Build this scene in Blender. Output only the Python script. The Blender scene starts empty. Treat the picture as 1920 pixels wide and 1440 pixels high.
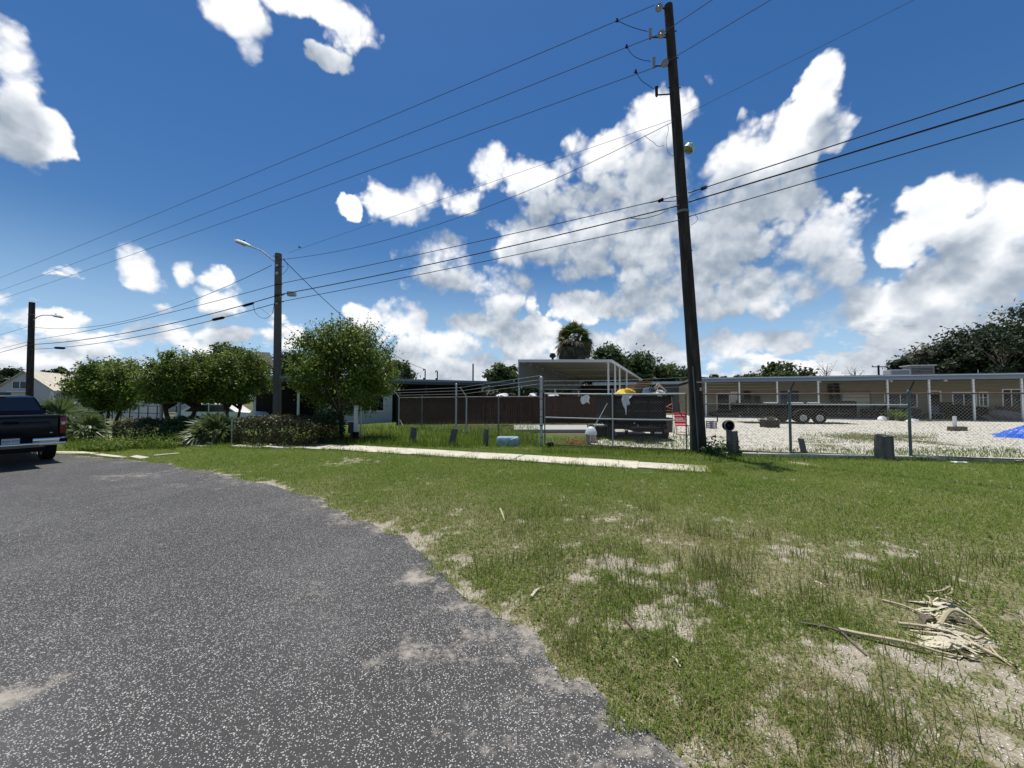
import bpy, bmesh, math, random
import numpy as np
from mathutils import Vector, Matrix

random.seed(7)
RNG = np.random.default_rng(11)
PI = math.pi
C = bpy.context.scene.collection
SC = bpy.context.scene

# ------------------------------------------------------------------ camera
PITCH = math.radians(2.1)
FPX = 720.0
EYE = 1.65
cam_d = bpy.data.cameras.new('camera')
cam = bpy.data.objects.new('camera', cam_d)
C.objects.link(cam)
cam.location = (0, 0, EYE)
cam.rotation_euler = (PI / 2 + PITCH, 0, 0)
cam_d.sensor_width = 36
cam_d.lens = FPX / 1920 * 36
cam_d.clip_start = 0.05
cam_d.clip_end = 5000
SC.camera = cam


def ray(px, py):
    cx = (px - 960) / FPX
    cy = (720 - py) / FPX
    c, s = math.cos(PITCH), math.sin(PITCH)
    return Vector((cx, c - cy * s, s + cy * c))


def at(px, py, Y):
    d = ray(px, py)
    return Vector((0, 0, EYE)) + d * (Y / d.y)


def gh(x):
    """height of the land: it falls away a little to the left"""
    t = min(1, max(0, (-x - 4.5) / 8.5))
    return -0.2 * t * t * (3 - 2 * t)


def ghv(x):
    t = np.clip((-x - 4.5) / 8.5, 0, 1)
    return -0.2 * t * t * (3 - 2 * t)


def gnd(px, py, h=0.0):
    d = ray(px, py)
    z = h
    for _ in range(5):
        t = (EYE - z) / max(1e-4, -d.z)
        p = Vector((0, 0, EYE)) + d * t
        z = gh(p.x) + h
    return p


# ------------------------------------------------------------------ sun, sky, exposure
SUN_EL = math.radians(77)
SUN_AZ = math.radians(-25)          # clockwise from +Y
sun_dir = Vector((math.sin(SUN_AZ) * math.cos(SUN_EL), math.cos(SUN_AZ) * math.cos(SUN_EL), math.sin(SUN_EL)))
sl = bpy.data.lights.new('sun', 'SUN')
sl.energy = 4.2
sl.angle = math.radians(0.5)
sl.color = (1.0, 0.96, 0.89)
sun = bpy.data.objects.new('sun', sl)
C.objects.link(sun)
sun.rotation_euler = sun_dir.to_track_quat('Z', 'Y').to_euler()
sun.location = (0, 0, 60)

SC.view_settings.view_transform = 'Standard'
SC.view_settings.look = 'None'
SC.view_settings.exposure = 0.25
SC.view_settings.gamma = 1.0
SC.view_settings.use_curve_mapping = False

world = bpy.data.worlds.new('World')
SC.world = world
world.use_nodes = True


class NT:
    """small helper to write node trees"""

    def __init__(s, tree):
        s.t = tree

    def n(s, typ, **kw):
        nd = s.t.nodes.new(typ)
        for k, v in kw.items():
            setattr(nd, k, v)
        return nd

    def set(s, sock, v):
        if isinstance(v, bpy.types.NodeSocket):
            s.t.links.new(v, sock)
        elif v is not None:
            if hasattr(sock, 'default_value') and isinstance(v, (tuple, list)) and len(v) == 3 and len(sock.default_value) == 4:
                v = (*v, 1)
            sock.default_value = v

    def m(s, op, a, b=None, c=None, clamp=False):
        nd = s.n('ShaderNodeMath', operation=op, use_clamp=clamp)
        for i, v in enumerate((a, b, c)):
            s.set(nd.inputs[i], v)
        return nd.outputs[0]

    def v(s, op, a, b=None, c=None):
        nd = s.n('ShaderNodeVectorMath', operation=op)
        s.set(nd.inputs[0], a)
        if op == 'SCALE':
            s.set(nd.inputs['Scale'], b)
        else:
            for i, q in ((1, b), (2, c)):
                s.set(nd.inputs[i], q)
        return nd.outputs['Value'] if op in ('DOT_PRODUCT', 'LENGTH') else nd.outputs[0]

    def mix(s, f, a, b):
        nd = s.n('ShaderNodeMix', data_type='RGBA')
        s.set(nd.inputs[0], f)
        s.set(nd.inputs[6], a)
        s.set(nd.inputs[7], b)
        return nd.outputs[2]

    def noise(s, vec, scale, detail=4, rough=0.5, out=0, dist=0.0):
        nd = s.n('ShaderNodeTexNoise')
        s.set(nd.inputs['Vector'], vec)
        nd.inputs['Scale'].default_value = scale
        nd.inputs['Detail'].default_value = detail
        nd.inputs['Roughness'].default_value = rough
        nd.inputs['Distortion'].default_value = dist
        return nd.outputs[out]

    def step(s, x, lo, hi, a=0.0, b=1.0):
        nd = s.n('ShaderNodeMapRange', interpolation_type='SMOOTHSTEP')
        s.set(nd.inputs[0], x)
        for i, q in enumerate((lo, hi, a, b)):
            s.set(nd.inputs[1 + i], q)
        return nd.outputs[0]


def sky_world():
    k = NT(world.node_tree)
    for nd in list(k.t.nodes):
        k.t.nodes.remove(nd)
    tc = k.n('ShaderNodeTexCoord')
    d = tc.outputs['Generated']
    sep = k.n('ShaderNodeSeparateXYZ')
    k.set(sep.inputs[0], d)
    dx, dy, dz = sep.outputs
    A = k.m('ARCTAN2', dx, dy)
    E = k.m('ARCSINE', dz)
    cb = k.n('ShaderNodeCombineXYZ')
    k.set(cb.inputs[0], A)
    k.set(cb.inputs[1], E)
    P = cb.outputs[0]

    def ang(px, py):
        r = ray(px, py).normalized()
        return math.atan2(r.x, r.y), math.asin(r.z)

    # cumulus clouds: (px, py, half width, half height) turned into azimuth / elevation
    blobs = [
        (5, 105, 95, 85), (25, 180, 70, 60), (75, 245, 100, 65), (-10, 270, 130, 60),
        (455, 35, 70, 70), (570, 0, 100, 60), (655, 50, 68, 70), (620, 115, 50, 24), (475, 100, 36, 36),
        (1235, 235, 100, 85), (1110, 300, 105, 70), (1215, 330, 150, 85), (1380, 300, 150, 85), (1510, 245, 110, 80), (1548, 150, 50, 55),
        (1010, 335, 95, 60), (915, 315, 50, 55), (840, 355, 85, 52), (745, 388, 80, 46), (655, 390, 30, 26),
        (1090, 430, 190, 95), (1340, 430, 250, 135), (1530, 450, 110, 100), (1200, 490, 170, 60), (1000, 465, 95, 55),
        (820, 470, 90, 58), (850, 520, 110, 45), (945, 555, 80, 60), (900, 605, 80, 32),
        (1760, 400, 95, 68), (1690, 450, 55, 55), (1870, 455, 140, 75), (1790, 530, 210, 75), (1890, 385, 55, 40),
        (1640, 575, 160, 60), (1760, 605, 200, 50), (1440, 545, 140, 60), (1250, 565, 170, 55), (1090, 580, 78, 44),
        (262, 508, 58, 48), (347, 512, 30, 34), (410, 520, 45, 26), (435, 566, 70, 40), (95, 598, 100, 20), (298, 570, 24, 13),
        (430, 632, 120, 22), (740, 600, 90, 45), (540, 640, 60, 26), (1000, 640, 90, 50), (1160, 640, 120, 40), (830, 640, 110, 36), (1380, 650, 110, 36), (1480, 640, 60, 26), (680, 585, 40, 24), (1560, 500, 60, 40), (1330, 520, 120, 50),
    ]
    pts = []
    for (px, py, rx, ry) in blobs:
        a0, e0 = ang(px, py)
        a1, _ = ang(px + rx, py)
        a2, _ = ang(px - rx, py)
        _, e1 = ang(px, py - ry)
        _, e2 = ang(px, py + ry)
        pts.append((a0, e0, (a1 - a2) / 2 * 1.12, abs(e1 - e2) / 2 * 1.12))

    # irregular outline: warp the chart with noise before testing the blobs
    w1 = k.v('SUBTRACT', k.noise(d, 3.2, 2, 0.5, out=1), (0.5, 0.5, 0.5))
    w2 = k.v('SUBTRACT', k.noise(d, 12.0, 5, 0.6, out=1), (0.5, 0.5, 0.5))
    P = k.v('ADD', P, k.v('SCALE', w1, 0.07))
    P = k.v('ADD', P, k.v('SCALE', w2, 0.048))

    def field(Q):
        f = None
        for (a0, e0, ra, re) in pts:
            q = k.v('MULTIPLY_ADD', Q, (1 / ra, 1 / re, 0), (-a0 / ra, -e0 / re, 0))
            m = k.v('DOT_PRODUCT', q, q)
            f = m if f is None else k.m('SMOOTH_MIN', f, m, 0.3)
        return k.m('MAXIMUM', k.m('SUBTRACT', 1.0, f), -2.0)

    UPV = 0.085
    F1 = field(P)
    # the sun stands high: a point is shaded by the cloud above it
    F2 = field(k.v('ADD', P, (-0.010, UPV, 0)))

    def billow(dd):
        n = k.noise(dd, 7.0, 9, 0.57)
        vo = k.n('ShaderNodeTexVoronoi', feature='SMOOTH_F1')
        k.set(vo.inputs['Vector'], dd)
        vo.inputs['Scale'].default_value = 12.0
        vo.inputs['Detail'].default_value = 3.0
        vo.inputs['Roughness'].default_value = 0.58
        vo.inputs['Smoothness'].default_value = 0.5
        return k.m('ADD', k.m('MULTIPLY', k.m('SUBTRACT', n, 0.5), 2.6), k.m('MULTIPLY', k.m('SUBTRACT', 0.54, vo.outputs['Distance']), 1.5))

    dw = k.v('ADD', d, k.v('SCALE', w2, 0.03))
    n1 = billow(dw)
    n2 = billow(k.v('ADD', dw, (-0.004, 0.0, 0.020)))
    # low cloud towards the horizon, all the way round
    st = k.v('MULTIPLY', dw, (1.0, 1.0, 2.0))
    h1 = k.noise(st, 6.5, 9, 0.57)
    h2 = k.noise(k.v('ADD', st, (0, 0, 0.07)), 6.5, 9, 0.57)
    band = k.m('ADD', k.step(E, 0.03, 0.20, 0.74, 0.05), k.step(E, 0.15, 0.42, 0.0, -1.5))
    H1 = k.m('MULTIPLY_ADD', k.m('SUBTRACT', h1, 0.5), 4.4, band)
    H2 = k.m('MULTIPLY_ADD', k.m('SUBTRACT', h2, 0.5), 4.4, band)
    D1 = k.m('SMOOTH_MAX', k.m('MULTIPLY_ADD', n1, 0.55, F1), k.m('MULTIPLY_ADD', n1, 0.35, H1), 0.1)
    D2 = k.m('SMOOTH_MAX', k.m('MULTIPLY_ADD', n2, 0.16, F2), k.m('MULTIPLY_ADD', n2, 0.30, H2), 0.1)
    soft = k.step(k.noise(d, 4.0, 3, 0.5), 0.35, 0.65, 0.20, 0.62)
    at_ = k.m('DIVIDE', k.m('ADD', D1, 0.04), soft, clamp=True)
    alpha = k.m('MULTIPLY', k.m('MULTIPLY', at_, at_), k.m('SUBTRACT', 3.0, k.m('MULTIPLY', at_, 2.0)))
    shade = k.step(D2, -0.12, 0.92)
    relief = k.m('MULTIPLY', k.m('SUBTRACT', n1, n2), 0.15)
    under = k.m('MULTIPLY', k.step(k.m('SUBTRACT', D2, D1), -0.1, 0.8), 0.14)
    lum = k.m('ADD', k.m('SUBTRACT', k.m('SUBTRACT', 1.0, k.m('MULTIPLY', shade, k.step(E, 0.0, 0.36, 0.38, 0.47))), under), relief, clamp=True)
    ramp = k.n('ShaderNodeValToRGB')
    k.set(ramp.inputs[0], lum)
    el = ramp.color_ramp.elements
    el[0].position = 0.15
    el[0].color = (0.20, 0.25, 0.33, 1)
    el[1].position = 1.0
    el[1].color = (0.98, 0.99, 1.0, 1)
    e = el.new(0.45)
    e.color = (0.40, 0.46, 0.54, 1)
    e = el.new(0.72)
    e.color = (0.68, 0.725, 0.78, 1)
    e = el.new(0.9)
    e.color = (0.90, 0.92, 0.95, 1)

    sky = k.n('ShaderNodeTexSky', sky_type='NISHITA')
    sky.sun_disc = False
    sky.sun_elevation = SUN_EL
    sky.sun_rotation = SUN_AZ
    sky.altitude = 10
    sky.air_density = 1.15
    sky.dust_density = 0.25
    sky.ozone_density = 2.4
    hs = k.n('ShaderNodeHueSaturation')
    hs.inputs['Saturation'].default_value = 1.34
    hs.inputs['Hue'].default_value = 0.506
    k.set(hs.inputs['Color'], sky.outputs[0])
    b1 = k.n('ShaderNodeBackground')
    k.set(b1.inputs[0], k.mix(k.m('MULTIPLY', k.step(E, 0.36, 0.0), 0.85), hs.outputs[0], (4.9, 7.6, 11.0, 1)))
    b1.inputs[1].default_value = 0.074
    b2 = k.n('ShaderNodeBackground')
    k.set(b2.inputs[0], ramp.outputs[0])
    b2.inputs[1].default_value = 0.89
    mx = k.n('ShaderNodeMixShader')
    up = k.step(E, -0.01, 0.02)
    k.set(mx.inputs[0], k.m('MULTIPLY', alpha, up))
    k.set(mx.inputs[1], b1.outputs[0])
    k.set(mx.inputs[2], b2.outputs[0])
    out = k.n('ShaderNodeOutputWorld')
    k.set(out.inputs[0], mx.outputs[0])


sky_world()
world.cycles.sampling_method = 'MANUAL'
world.cycles.sample_map_resolution = 512


# ------------------------------------------------------------------ naming
def tag(o, label=None, cat=None, group=None, kind=None):
    if label:
        o['label'] = label
    if cat:
        o['category'] = cat
    if group:
        o['group'] = group
    if kind:
        o['kind'] = kind
    return o


def thing(name, label, cat, loc=(0, 0, 0), rz=0.0, group=None):
    o = bpy.data.objects.new(name, None)
    C.objects.link(o)
    o.location = loc
    o.rotation_euler = (0, 0, rz)
    o.empty_display_size = 0.2
    return tag(o, label, cat, group)


# ------------------------------------------------------------------ mesh building
def link_mesh(name, me, mat, parent=None, smooth=False):
    o = bpy.data.objects.new(name, me)
    C.objects.link(o)
    if mat:
        me.materials.append(mat)
    if smooth:
        me.polygons.foreach_set('use_smooth', np.ones(len(me.polygons), bool))
    if parent is not None:
        o.parent = parent
    return o


def np_mesh(name, V, F):
    """V (n,3), F (m,k): fast mesh of k-gons"""
    V = np.asarray(V, np.float32)
    F = np.asarray(F, np.int32)
    me = bpy.data.meshes.new(name)
    me.vertices.add(len(V))
    me.vertices.foreach_set('co', V.ravel())
    k = F.shape[1]
    me.loops.add(F.size)
    me.loops.foreach_set('vertex_index', F.ravel())
    me.polygons.add(len(F))
    me.polygons.foreach_set('loop_start', np.arange(0, F.size, k, dtype=np.int32))
    me.polygons.foreach_set('loop_total', np.full(len(F), k, np.int32))
    me.update(calc_edges=True)
    return me


def attr(me, name, vals):
    a = me.attributes.new(name, 'FLOAT', 'POINT')
    a.data.foreach_set('value', np.asarray(vals, np.float32))


class MB:
    def __init__(s):
        s.v, s.f = [], []

    def add(s, vs, fs):
        b = len(s.v)
        s.v += [tuple(v) for v in vs]
        s.f += [tuple(i + b for i in f) for f in fs]
        return s

    def box(s, c, d, rz=0.0, M=None):
        x, y, z = d[0] / 2, d[1] / 2, d[2] / 2
        vs = [Vector(p) for p in ((-x, -y, -z), (x, -y, -z), (x, y, -z), (-x, y, -z), (-x, -y, z), (x, -y, z), (x, y, z), (-x, y, z))]
        R = M or Matrix.Rotation(rz, 3, 'Z')
        return s.add([R @ v + Vector(c) for v in vs], [(0, 3, 2, 1), (4, 5, 6, 7), (0, 1, 5, 4), (1, 2, 6, 5), (2, 3, 7, 6), (3, 0, 4, 7)])

    def rbox(s, c, d, r=0.02, seg=2, M=None, taper=None):
        bm = bmesh.new()
        bmesh.ops.create_cube(bm, size=1.0)
        for v in bm.verts:
            v.co = Vector((v.co.x * d[0], v.co.y * d[1], v.co.z * d[2]))
            if taper and v.co.z > 0:
                v.co.x *= taper[0]
                v.co.y *= taper[1]
        bmesh.ops.bevel(bm, geom=list(bm.edges), offset=r, segments=seg, profile=0.5, affect='EDGES')
        R = M or Matrix.Identity(3)
        bm.verts.index_update()
        s.add([R @ v.co + Vector(c) for v in bm.verts], [[v.index for v in f.verts] for f in bm.faces])
        bm.free()
        return s

    def tube(s, pts, rad, n=8, caps=True):
        pts = [Vector(p) for p in pts]
        if not isinstance(rad, (list, tuple)):
            rad = [rad] * len(pts)
        rings = []
        up = Vector((0, 0, 1))
        prev = None
        for i, p in enumerate(pts):
            t = (pts[min(i + 1, len(pts) - 1)] - pts[max(i - 1, 0)])
            t = t.normalized() if t.length > 1e-9 else Vector((0, 0, 1))
            if prev is None:
                a = up if abs(t.z) < 0.9 else Vector((1, 0, 0))
                x = (a - t * a.dot(t)).normalized()
            else:
                x = prev - t * prev.dot(t)
                x = x.normalized() if x.length > 1e-6 else t.orthogonal().normalized()
            prev = x
            y = t.cross(x)
            rings.append([p + (x * math.cos(2 * PI * k / n) + y * math.sin(2 * PI * k / n)) * rad[i] for k in range(n)])
        vs = [v for r in rings for v in r]
        fs = []
        for i in range(len(pts) - 1):
            for k in range(n):
                a, b = i * n + k, i * n + (k + 1) % n
                fs.append((a, b, b + n, a + n))
        if caps:
            fs.append(tuple(reversed(range(n))))
            fs.append(tuple((len(pts) - 1) * n + k for k in range(n)))
        return s.add(vs, fs)

    def lathe(s, prof, c=(0, 0, 0), n=16, M=None, cap=False):
        """prof [(r, z)] turned about z"""
        R = M or Matrix.Identity(3)
        vs, fs = [], []
        for (r, z) in prof:
            for k in range(n):
                a = 2 * PI * k / n
                vs.append(R @ Vector((r * math.cos(a), r * math.sin(a), z)) + Vector(c))
        for i in range(len(prof) - 1):
            for k in range(n):
                a, b = i * n + k, i * n + (k + 1) % n
                fs.append((a, b, b + n, a + n))
        if cap and prof[0][0] > 1e-4:
            fs.append(tuple(reversed(range(n))))
        if cap and prof[-1][0] > 1e-4:
            fs.append(tuple((len(prof) - 1) * n + k for k in range(n)))
        return s.add(vs, fs)

    def prism(s, poly, y0, y1, M=None, c=(0, 0, 0)):
        """poly in (x, z), extruded along y"""
        R = M or Matrix.Identity(3)
        n = len(poly)
        vs = [R @ Vector((p[0], y0, p[1])) + Vector(c) for p in poly] + [R @ Vector((p[0], y1, p[1])) + Vector(c) for p in poly]
        fs = [tuple(range(n)), tuple(reversed(range(n, 2 * n)))]
        for i in range(n):
            j = (i + 1) % n
            fs.append((i, i + n, j + n, j))
        return s.add(vs, fs)

    def grid(s, fn, nu, nv):
        vs = [fn(i / nu, j / nv) for j in range(nv + 1) for i in range(nu + 1)]
        fs = [(j * (nu + 1) + i, j * (nu + 1) + i + 1, (j + 1) * (nu + 1) + i + 1, (j + 1) * (nu + 1) + i) for j in range(nv) for i in range(nu)]
        return s.add(vs, fs)

    def build(s, name, mat, parent=None, smooth=False):
        me = bpy.data.meshes.new(name)
        me.from_pydata(s.v, [], s.f)
        bm = bmesh.new()
        bm.from_mesh(me)
        bmesh.ops.recalc_face_normals(bm, faces=bm.faces)
        bm.to_mesh(me)
        bm.free()
        o = link_mesh(name, me, mat, parent)
        if smooth:
            me.polygons.foreach_set('use_smooth', np.ones(len(me.polygons), bool))
            try:
                me.set_sharp_from_angle(angle=math.radians(40))
            except Exception:
                pass
        return o


# numpy value noise
def _hash(i, j, seed):
    h = (i.astype(np.int64) * 374761393 + j.astype(np.int64) * 668265263 + seed * 1274126177) & 0xFFFFFFFF
    h = ((h ^ (h >> 13)) * 1103515245) & 0xFFFFFFFF
    h = h ^ (h >> 16)
    return (h & 0xFFFF) / 65535.0


def vnoise(x, y, seed=0):
    i, j = np.floor(x), np.floor(y)
    u, w = x - i, y - j
    u, w = u * u * (3 - 2 * u), w * w * (3 - 2 * w)
    i, j = i.astype(np.int64), j.astype(np.int64)
    a, b, c, d = _hash(i, j, seed), _hash(i + 1, j, seed), _hash(i, j + 1, seed), _hash(i + 1, j + 1, seed)
    return (a * (1 - u) + b * u) * (1 - w) + (c * (1 - u) + d * u) * w


def fbm(x, y, seed=0, o=4):
    x, y = np.asarray(x, float), np.asarray(y, float)
    s, a, t = 0, 0.5, 0
    for k in range(o):
        s = s + a * vnoise(x, y, seed + k * 17)
        t += a
        a *= 0.55
        x, y = x * 2.03 + 5.1, y * 2.03 + 1.7
    return s / t


# ------------------------------------------------------------------ materials
MATS = {}


def mat(name, col, rough=0.7, metal=0.0, spec=0.4, var=0.0, vscale=6.0, bump=0.0, bscale=40.0, col2=None, c2amt=0.5, c2scale=3.0, streak=False, alpha=1.0):
    if name in MATS:
        return MATS[name]
    m = bpy.data.materials.new(name)
    m.use_nodes = True
    k = NT(m.node_tree)
    p = k.t.nodes['Principled BSDF']
    p.inputs['Roughness'].default_value = rough
    p.inputs['Metallic'].default_value = metal
    p.inputs['Specular IOR Level'].default_value = spec
    tc = k.n('ShaderNodeTexCoord')
    co = tc.outputs['Object']
    if streak:
        co = k.v('MULTIPLY', co, (1.0, 1.0, 0.12))
    c = (*col, 1)
    if col2:
        n = k.noise(co, c2scale, 6, 0.65)
        c = k.mix(k.step(n, 0.5 - 0.18 + (0.5 - c2amt) * 0.5, 0.5 + 0.18 + (0.5 - c2amt) * 0.5), c, (*col2, 1))
    if var > 0:
        n = k.noise(co, vscale, 5, 0.6)
        f = k.m('MULTIPLY_ADD', n, 2 * var, 1 - var)
        c = k.mix(1.0, (0, 0, 0, 1), c) if not isinstance(c, tuple) else c
        hv = k.n('ShaderNodeHueSaturation')
        k.set(hv.inputs['Color'], c)
        k.set(hv.inputs['Value'], f)
        c = hv.outputs[0]
    k.set(p.inputs['Base Color'], c)
    if bump > 0:
        b = k.n('ShaderNodeBump')
        b.inputs['Strength'].default_value = bump
        b.inputs['Distance'].default_value = 0.02
        k.set(b.inputs['Height'], k.noise(co, bscale, 4, 0.6))
        k.set(p.inputs['Normal'], b.outputs[0])
    MATS[name] = m
    return m


def leaf_mat(name, c1, c2, c3, rough=0.5, trans=0.3, nscale=0.9, spec=0.35):
    m = bpy.data.materials.new(name)
    m.use_nodes = True
    k = NT(m.node_tree)
    p = k.t.nodes['Principled BSDF']
    out = k.t.nodes['Material Output']
    g = k.n('ShaderNodeNewGeometry')
    tc = k.n('ShaderNodeTexCoord')
    r = g.outputs['Random Per Island']
    n = k.noise(tc.outputs['Object'], nscale, 3, 0.6)
    f = k.m('ADD', k.m('MULTIPLY', r, 0.6), k.m('MULTIPLY', k.m('SUBTRACT', n, 0.3), 0.9), clamp=True)
    ramp = k.n('ShaderNodeValToRGB')
    k.set(ramp.inputs[0], f)
    el = ramp.color_ramp.elements
    el[0].position, el[0].color = 0.05, (*c1, 1)
    el[1].position, el[1].color = 0.97, (*c3, 1)
    e = el.new(0.5)
    e.color = (*c2, 1)
    k.set(p.inputs['Base Color'], ramp.outputs[0])
    p.inputs['Roughness'].default_value = rough
    p.inputs['Specular IOR Level'].default_value = spec
    tr = k.n('ShaderNodeBsdfTranslucent')
    hs = k.n('ShaderNodeHueSaturation')
    hs.inputs['Value'].default_value = 1.3
    hs.inputs['Hue'].default_value = 0.485
    k.set(hs.inputs['Color'], ramp.outputs[0])
    k.set(tr.inputs[0], hs.outputs[0])
    mx = k.n('ShaderNodeMixShader')
    mx.inputs[0].default_value = trans
    k.set(mx.inputs[1], p.outputs[0])
    k.set(mx.inputs[2], tr.outputs[0])
    k.set(out.inputs[0], mx.outputs[0])
    return m


WHITE = mat('white paint', (0.74, 0.74, 0.70), 0.55, var=0.08, vscale=4)
DIRTY_WHITE = mat('dirty white', (0.62, 0.61, 0.56), 0.7, var=0.15, vscale=5)
GALV = mat('galvanised steel', (0.42, 0.44, 0.44), 0.5, metal=0.5, var=0.2, vscale=20)
GALV_DULL = mat('weathered pipe', (0.22, 0.23, 0.22), 0.6, metal=0.3, var=0.3, vscale=12, col2=(0.16, 0.10, 0.07), c2amt=0.35, c2scale=5)
GREEN_POST = mat('green grey post', (0.12, 0.16, 0.155), 0.5, metal=0.3, var=0.25, vscale=10)
RUST_PIPE = mat('brown rusty pipe', (0.16, 0.10, 0.07), 0.75, var=0.3, vscale=10)
WOOD_POLE = mat('dark creosote pole', (0.040, 0.031, 0.025), 0.9, spec=0.15, var=0.7, vscale=14, col2=(0.085, 0.07, 0.06), c2amt=0.35, c2scale=10, bump=0.6, bscale=16, streak=True)
WOOD_GREY = mat('weathered grey pole', (0.13, 0.115, 0.10), 0.9, spec=0.2, var=0.45, vscale=9, bump=0.5, bscale=18, streak=True)
STUMP_M = mat('weathered stump wood', (0.21, 0.185, 0.165), 0.95, spec=0.15, var=0.5, vscale=14, bump=0.9, bscale=26, streak=True, col2=(0.09, 0.077, 0.07), c2scale=7)
CABLE = mat('black cable', (0.012, 0.012, 0.014), 0.6)
CABLE_GREY = mat('bare grey wire', (0.10, 0.11, 0.13), 0.5, metal=0.4)
PORCELAIN = mat('grey porcelain', (0.30, 0.29, 0.29), 0.25, var=0.1)
DARK_METAL = mat('dark metal', (0.024, 0.025, 0.027), 0.6, spec=0.2, var=0.2)
CONC = mat('pale concrete', (0.60, 0.55, 0.44), 0.9, spec=0.2, var=0.16, vscale=5, bump=0.5, bscale=60, col2=(0.42, 0.38, 0.29), c2amt=0.35, c2scale=2.2)
CONC2 = mat('grey concrete', (0.42, 0.41, 0.38), 0.9, spec=0.2, var=0.2, vscale=5, bump=0.4, bscale=50)
BARK = mat('grey bark', (0.13, 0.105, 0.085), 0.95, spec=0.1, var=0.4, vscale=14, bump=0.8, bscale=30)
BARK_D = mat('dark bark', (0.06, 0.048, 0.04), 0.95, spec=0.1, var=0.4, vscale=14, bump=0.8, bscale=30)
PALM_BARK = mat('palm trunk', (0.17, 0.145, 0.12), 0.95, spec=0.1, var=0.4, vscale=10, bump=0.8, bscale=20)
BLACK = mat('black plastic', (0.008, 0.008, 0.009), 0.65, spec=0.06, var=0.2)
RUBBER = mat('tyre rubber', (0.012, 0.012, 0.012), 0.9, spec=0.1, var=0.2, bump=0.3, bscale=50)
RIM = mat('pale wheel rim', (0.55, 0.55, 0.53), 0.4, metal=0.3, var=0.15)
CHROME = mat('chrome bumper', (0.55, 0.57, 0.56), 0.22, metal=0.9)
NAVY = mat('dark navy car paint', (0.003, 0.006, 0.014), 0.22, spec=0.22)
GLASS_D = mat('dark tinted glass', (0.008, 0.010, 0.014), 0.06, spec=0.8)
WIN_DARK = mat('dark window glass', (0.010, 0.012, 0.015), 0.12, spec=0.5)
TAIL_RED = mat('red lamp lens', (0.16, 0.006, 0.008), 0.15, spec=0.6)
BEIGE = mat('beige stucco', (0.21, 0.19, 0.14), 0.9, spec=0.2, var=0.1, vscale=2.5, bump=0.3, bscale=60)
CREAM = mat('cream painted wall', (0.50, 0.50, 0.46), 0.85, spec=0.2, var=0.1, vscale=2.5)
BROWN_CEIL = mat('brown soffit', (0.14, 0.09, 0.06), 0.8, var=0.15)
ROOF_METAL = mat('blue grey roof metal', (0.17, 0.215, 0.26), 0.45, metal=0.35, var=0.12, vscale=3)
ROOF_TOP = mat('flat roof felt', (0.30, 0.30, 0.29), 0.95, var=0.2)
FASCIA_D = mat('dark blue fascia', (0.06, 0.075, 0.10), 0.6, var=0.15)
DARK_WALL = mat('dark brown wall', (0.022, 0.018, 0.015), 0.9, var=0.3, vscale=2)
BLUE_DOOR = mat('dark blue door', (0.03, 0.035, 0.09), 0.5, var=0.1)
CARPORT_M = mat('white carport metal', (0.60, 0.61, 0.59), 0.5, var=0.08, vscale=2)
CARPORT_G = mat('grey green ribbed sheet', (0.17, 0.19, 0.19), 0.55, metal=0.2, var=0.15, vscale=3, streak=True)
REDWOOD = mat('red brown fence board', (0.055, 0.021, 0.013), 0.85, spec=0.2, var=0.4, vscale=4, streak=True)
RED = mat('red plastic', (0.62, 0.03, 0.06), 0.45, var=0.08)
ORANGE_RED = mat('orange red webbing', (0.45, 0.10, 0.04), 0.6)
BLUE_TARP = mat('bright blue tarp', (0.012, 0.11, 0.55), 0.35, spec=0.5, var=0.2, vscale=8)
BLUE_TUB = mat('faded blue plastic', (0.17, 0.27, 0.36), 0.6, var=0.45, vscale=16, col2=(0.36, 0.46, 0.52), c2amt=0.4, c2scale=14)
BLUE_CRATE = mat('indigo plastic', (0.06, 0.06, 0.16), 0.5, var=0.1)
YELLOW = mat('yellow tarp', (0.72, 0.50, 0.02), 0.5, var=0.1)
CARDBOARD = mat('brown cardboard', (0.20, 0.12, 0.07), 0.9, var=0.2)
TAN = mat('tan sheet', (0.45, 0.37, 0.28), 0.8, var=0.1)
PLASTIC_W = mat('white plastic bag', (0.72, 0.72, 0.72), 0.4, var=0.1, vscale=10)
GREEN_PANEL = mat('dark green door', (0.01, 0.07, 0.045), 0.5)
HOUSE_W = mat('pale grey siding', (0.50, 0.50, 0.50), 0.8, var=0.06, vscale=2)
RUST_ROOF = mat('rusting pale roof sheet', (0.50, 0.45, 0.38), 0.7, var=0.2, vscale=2, col2=(0.62, 0.56, 0.40), c2scale=0.8, streak=False)
DRY_FROND = mat('dry palm stem', (0.45, 0.38, 0.24), 0.75, var=0.3, vscale=14)
DRY_FROND2 = mat('bleached frond strip', (0.60, 0.54, 0.40), 0.8, var=0.3, vscale=18)
TWIG = mat('grey twig', (0.14, 0.11, 0.085), 0.9, var=0.3)
BRICK_BROWN = mat('brown painted box', (0.07, 0.04, 0.035), 0.8, var=0.2)

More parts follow.
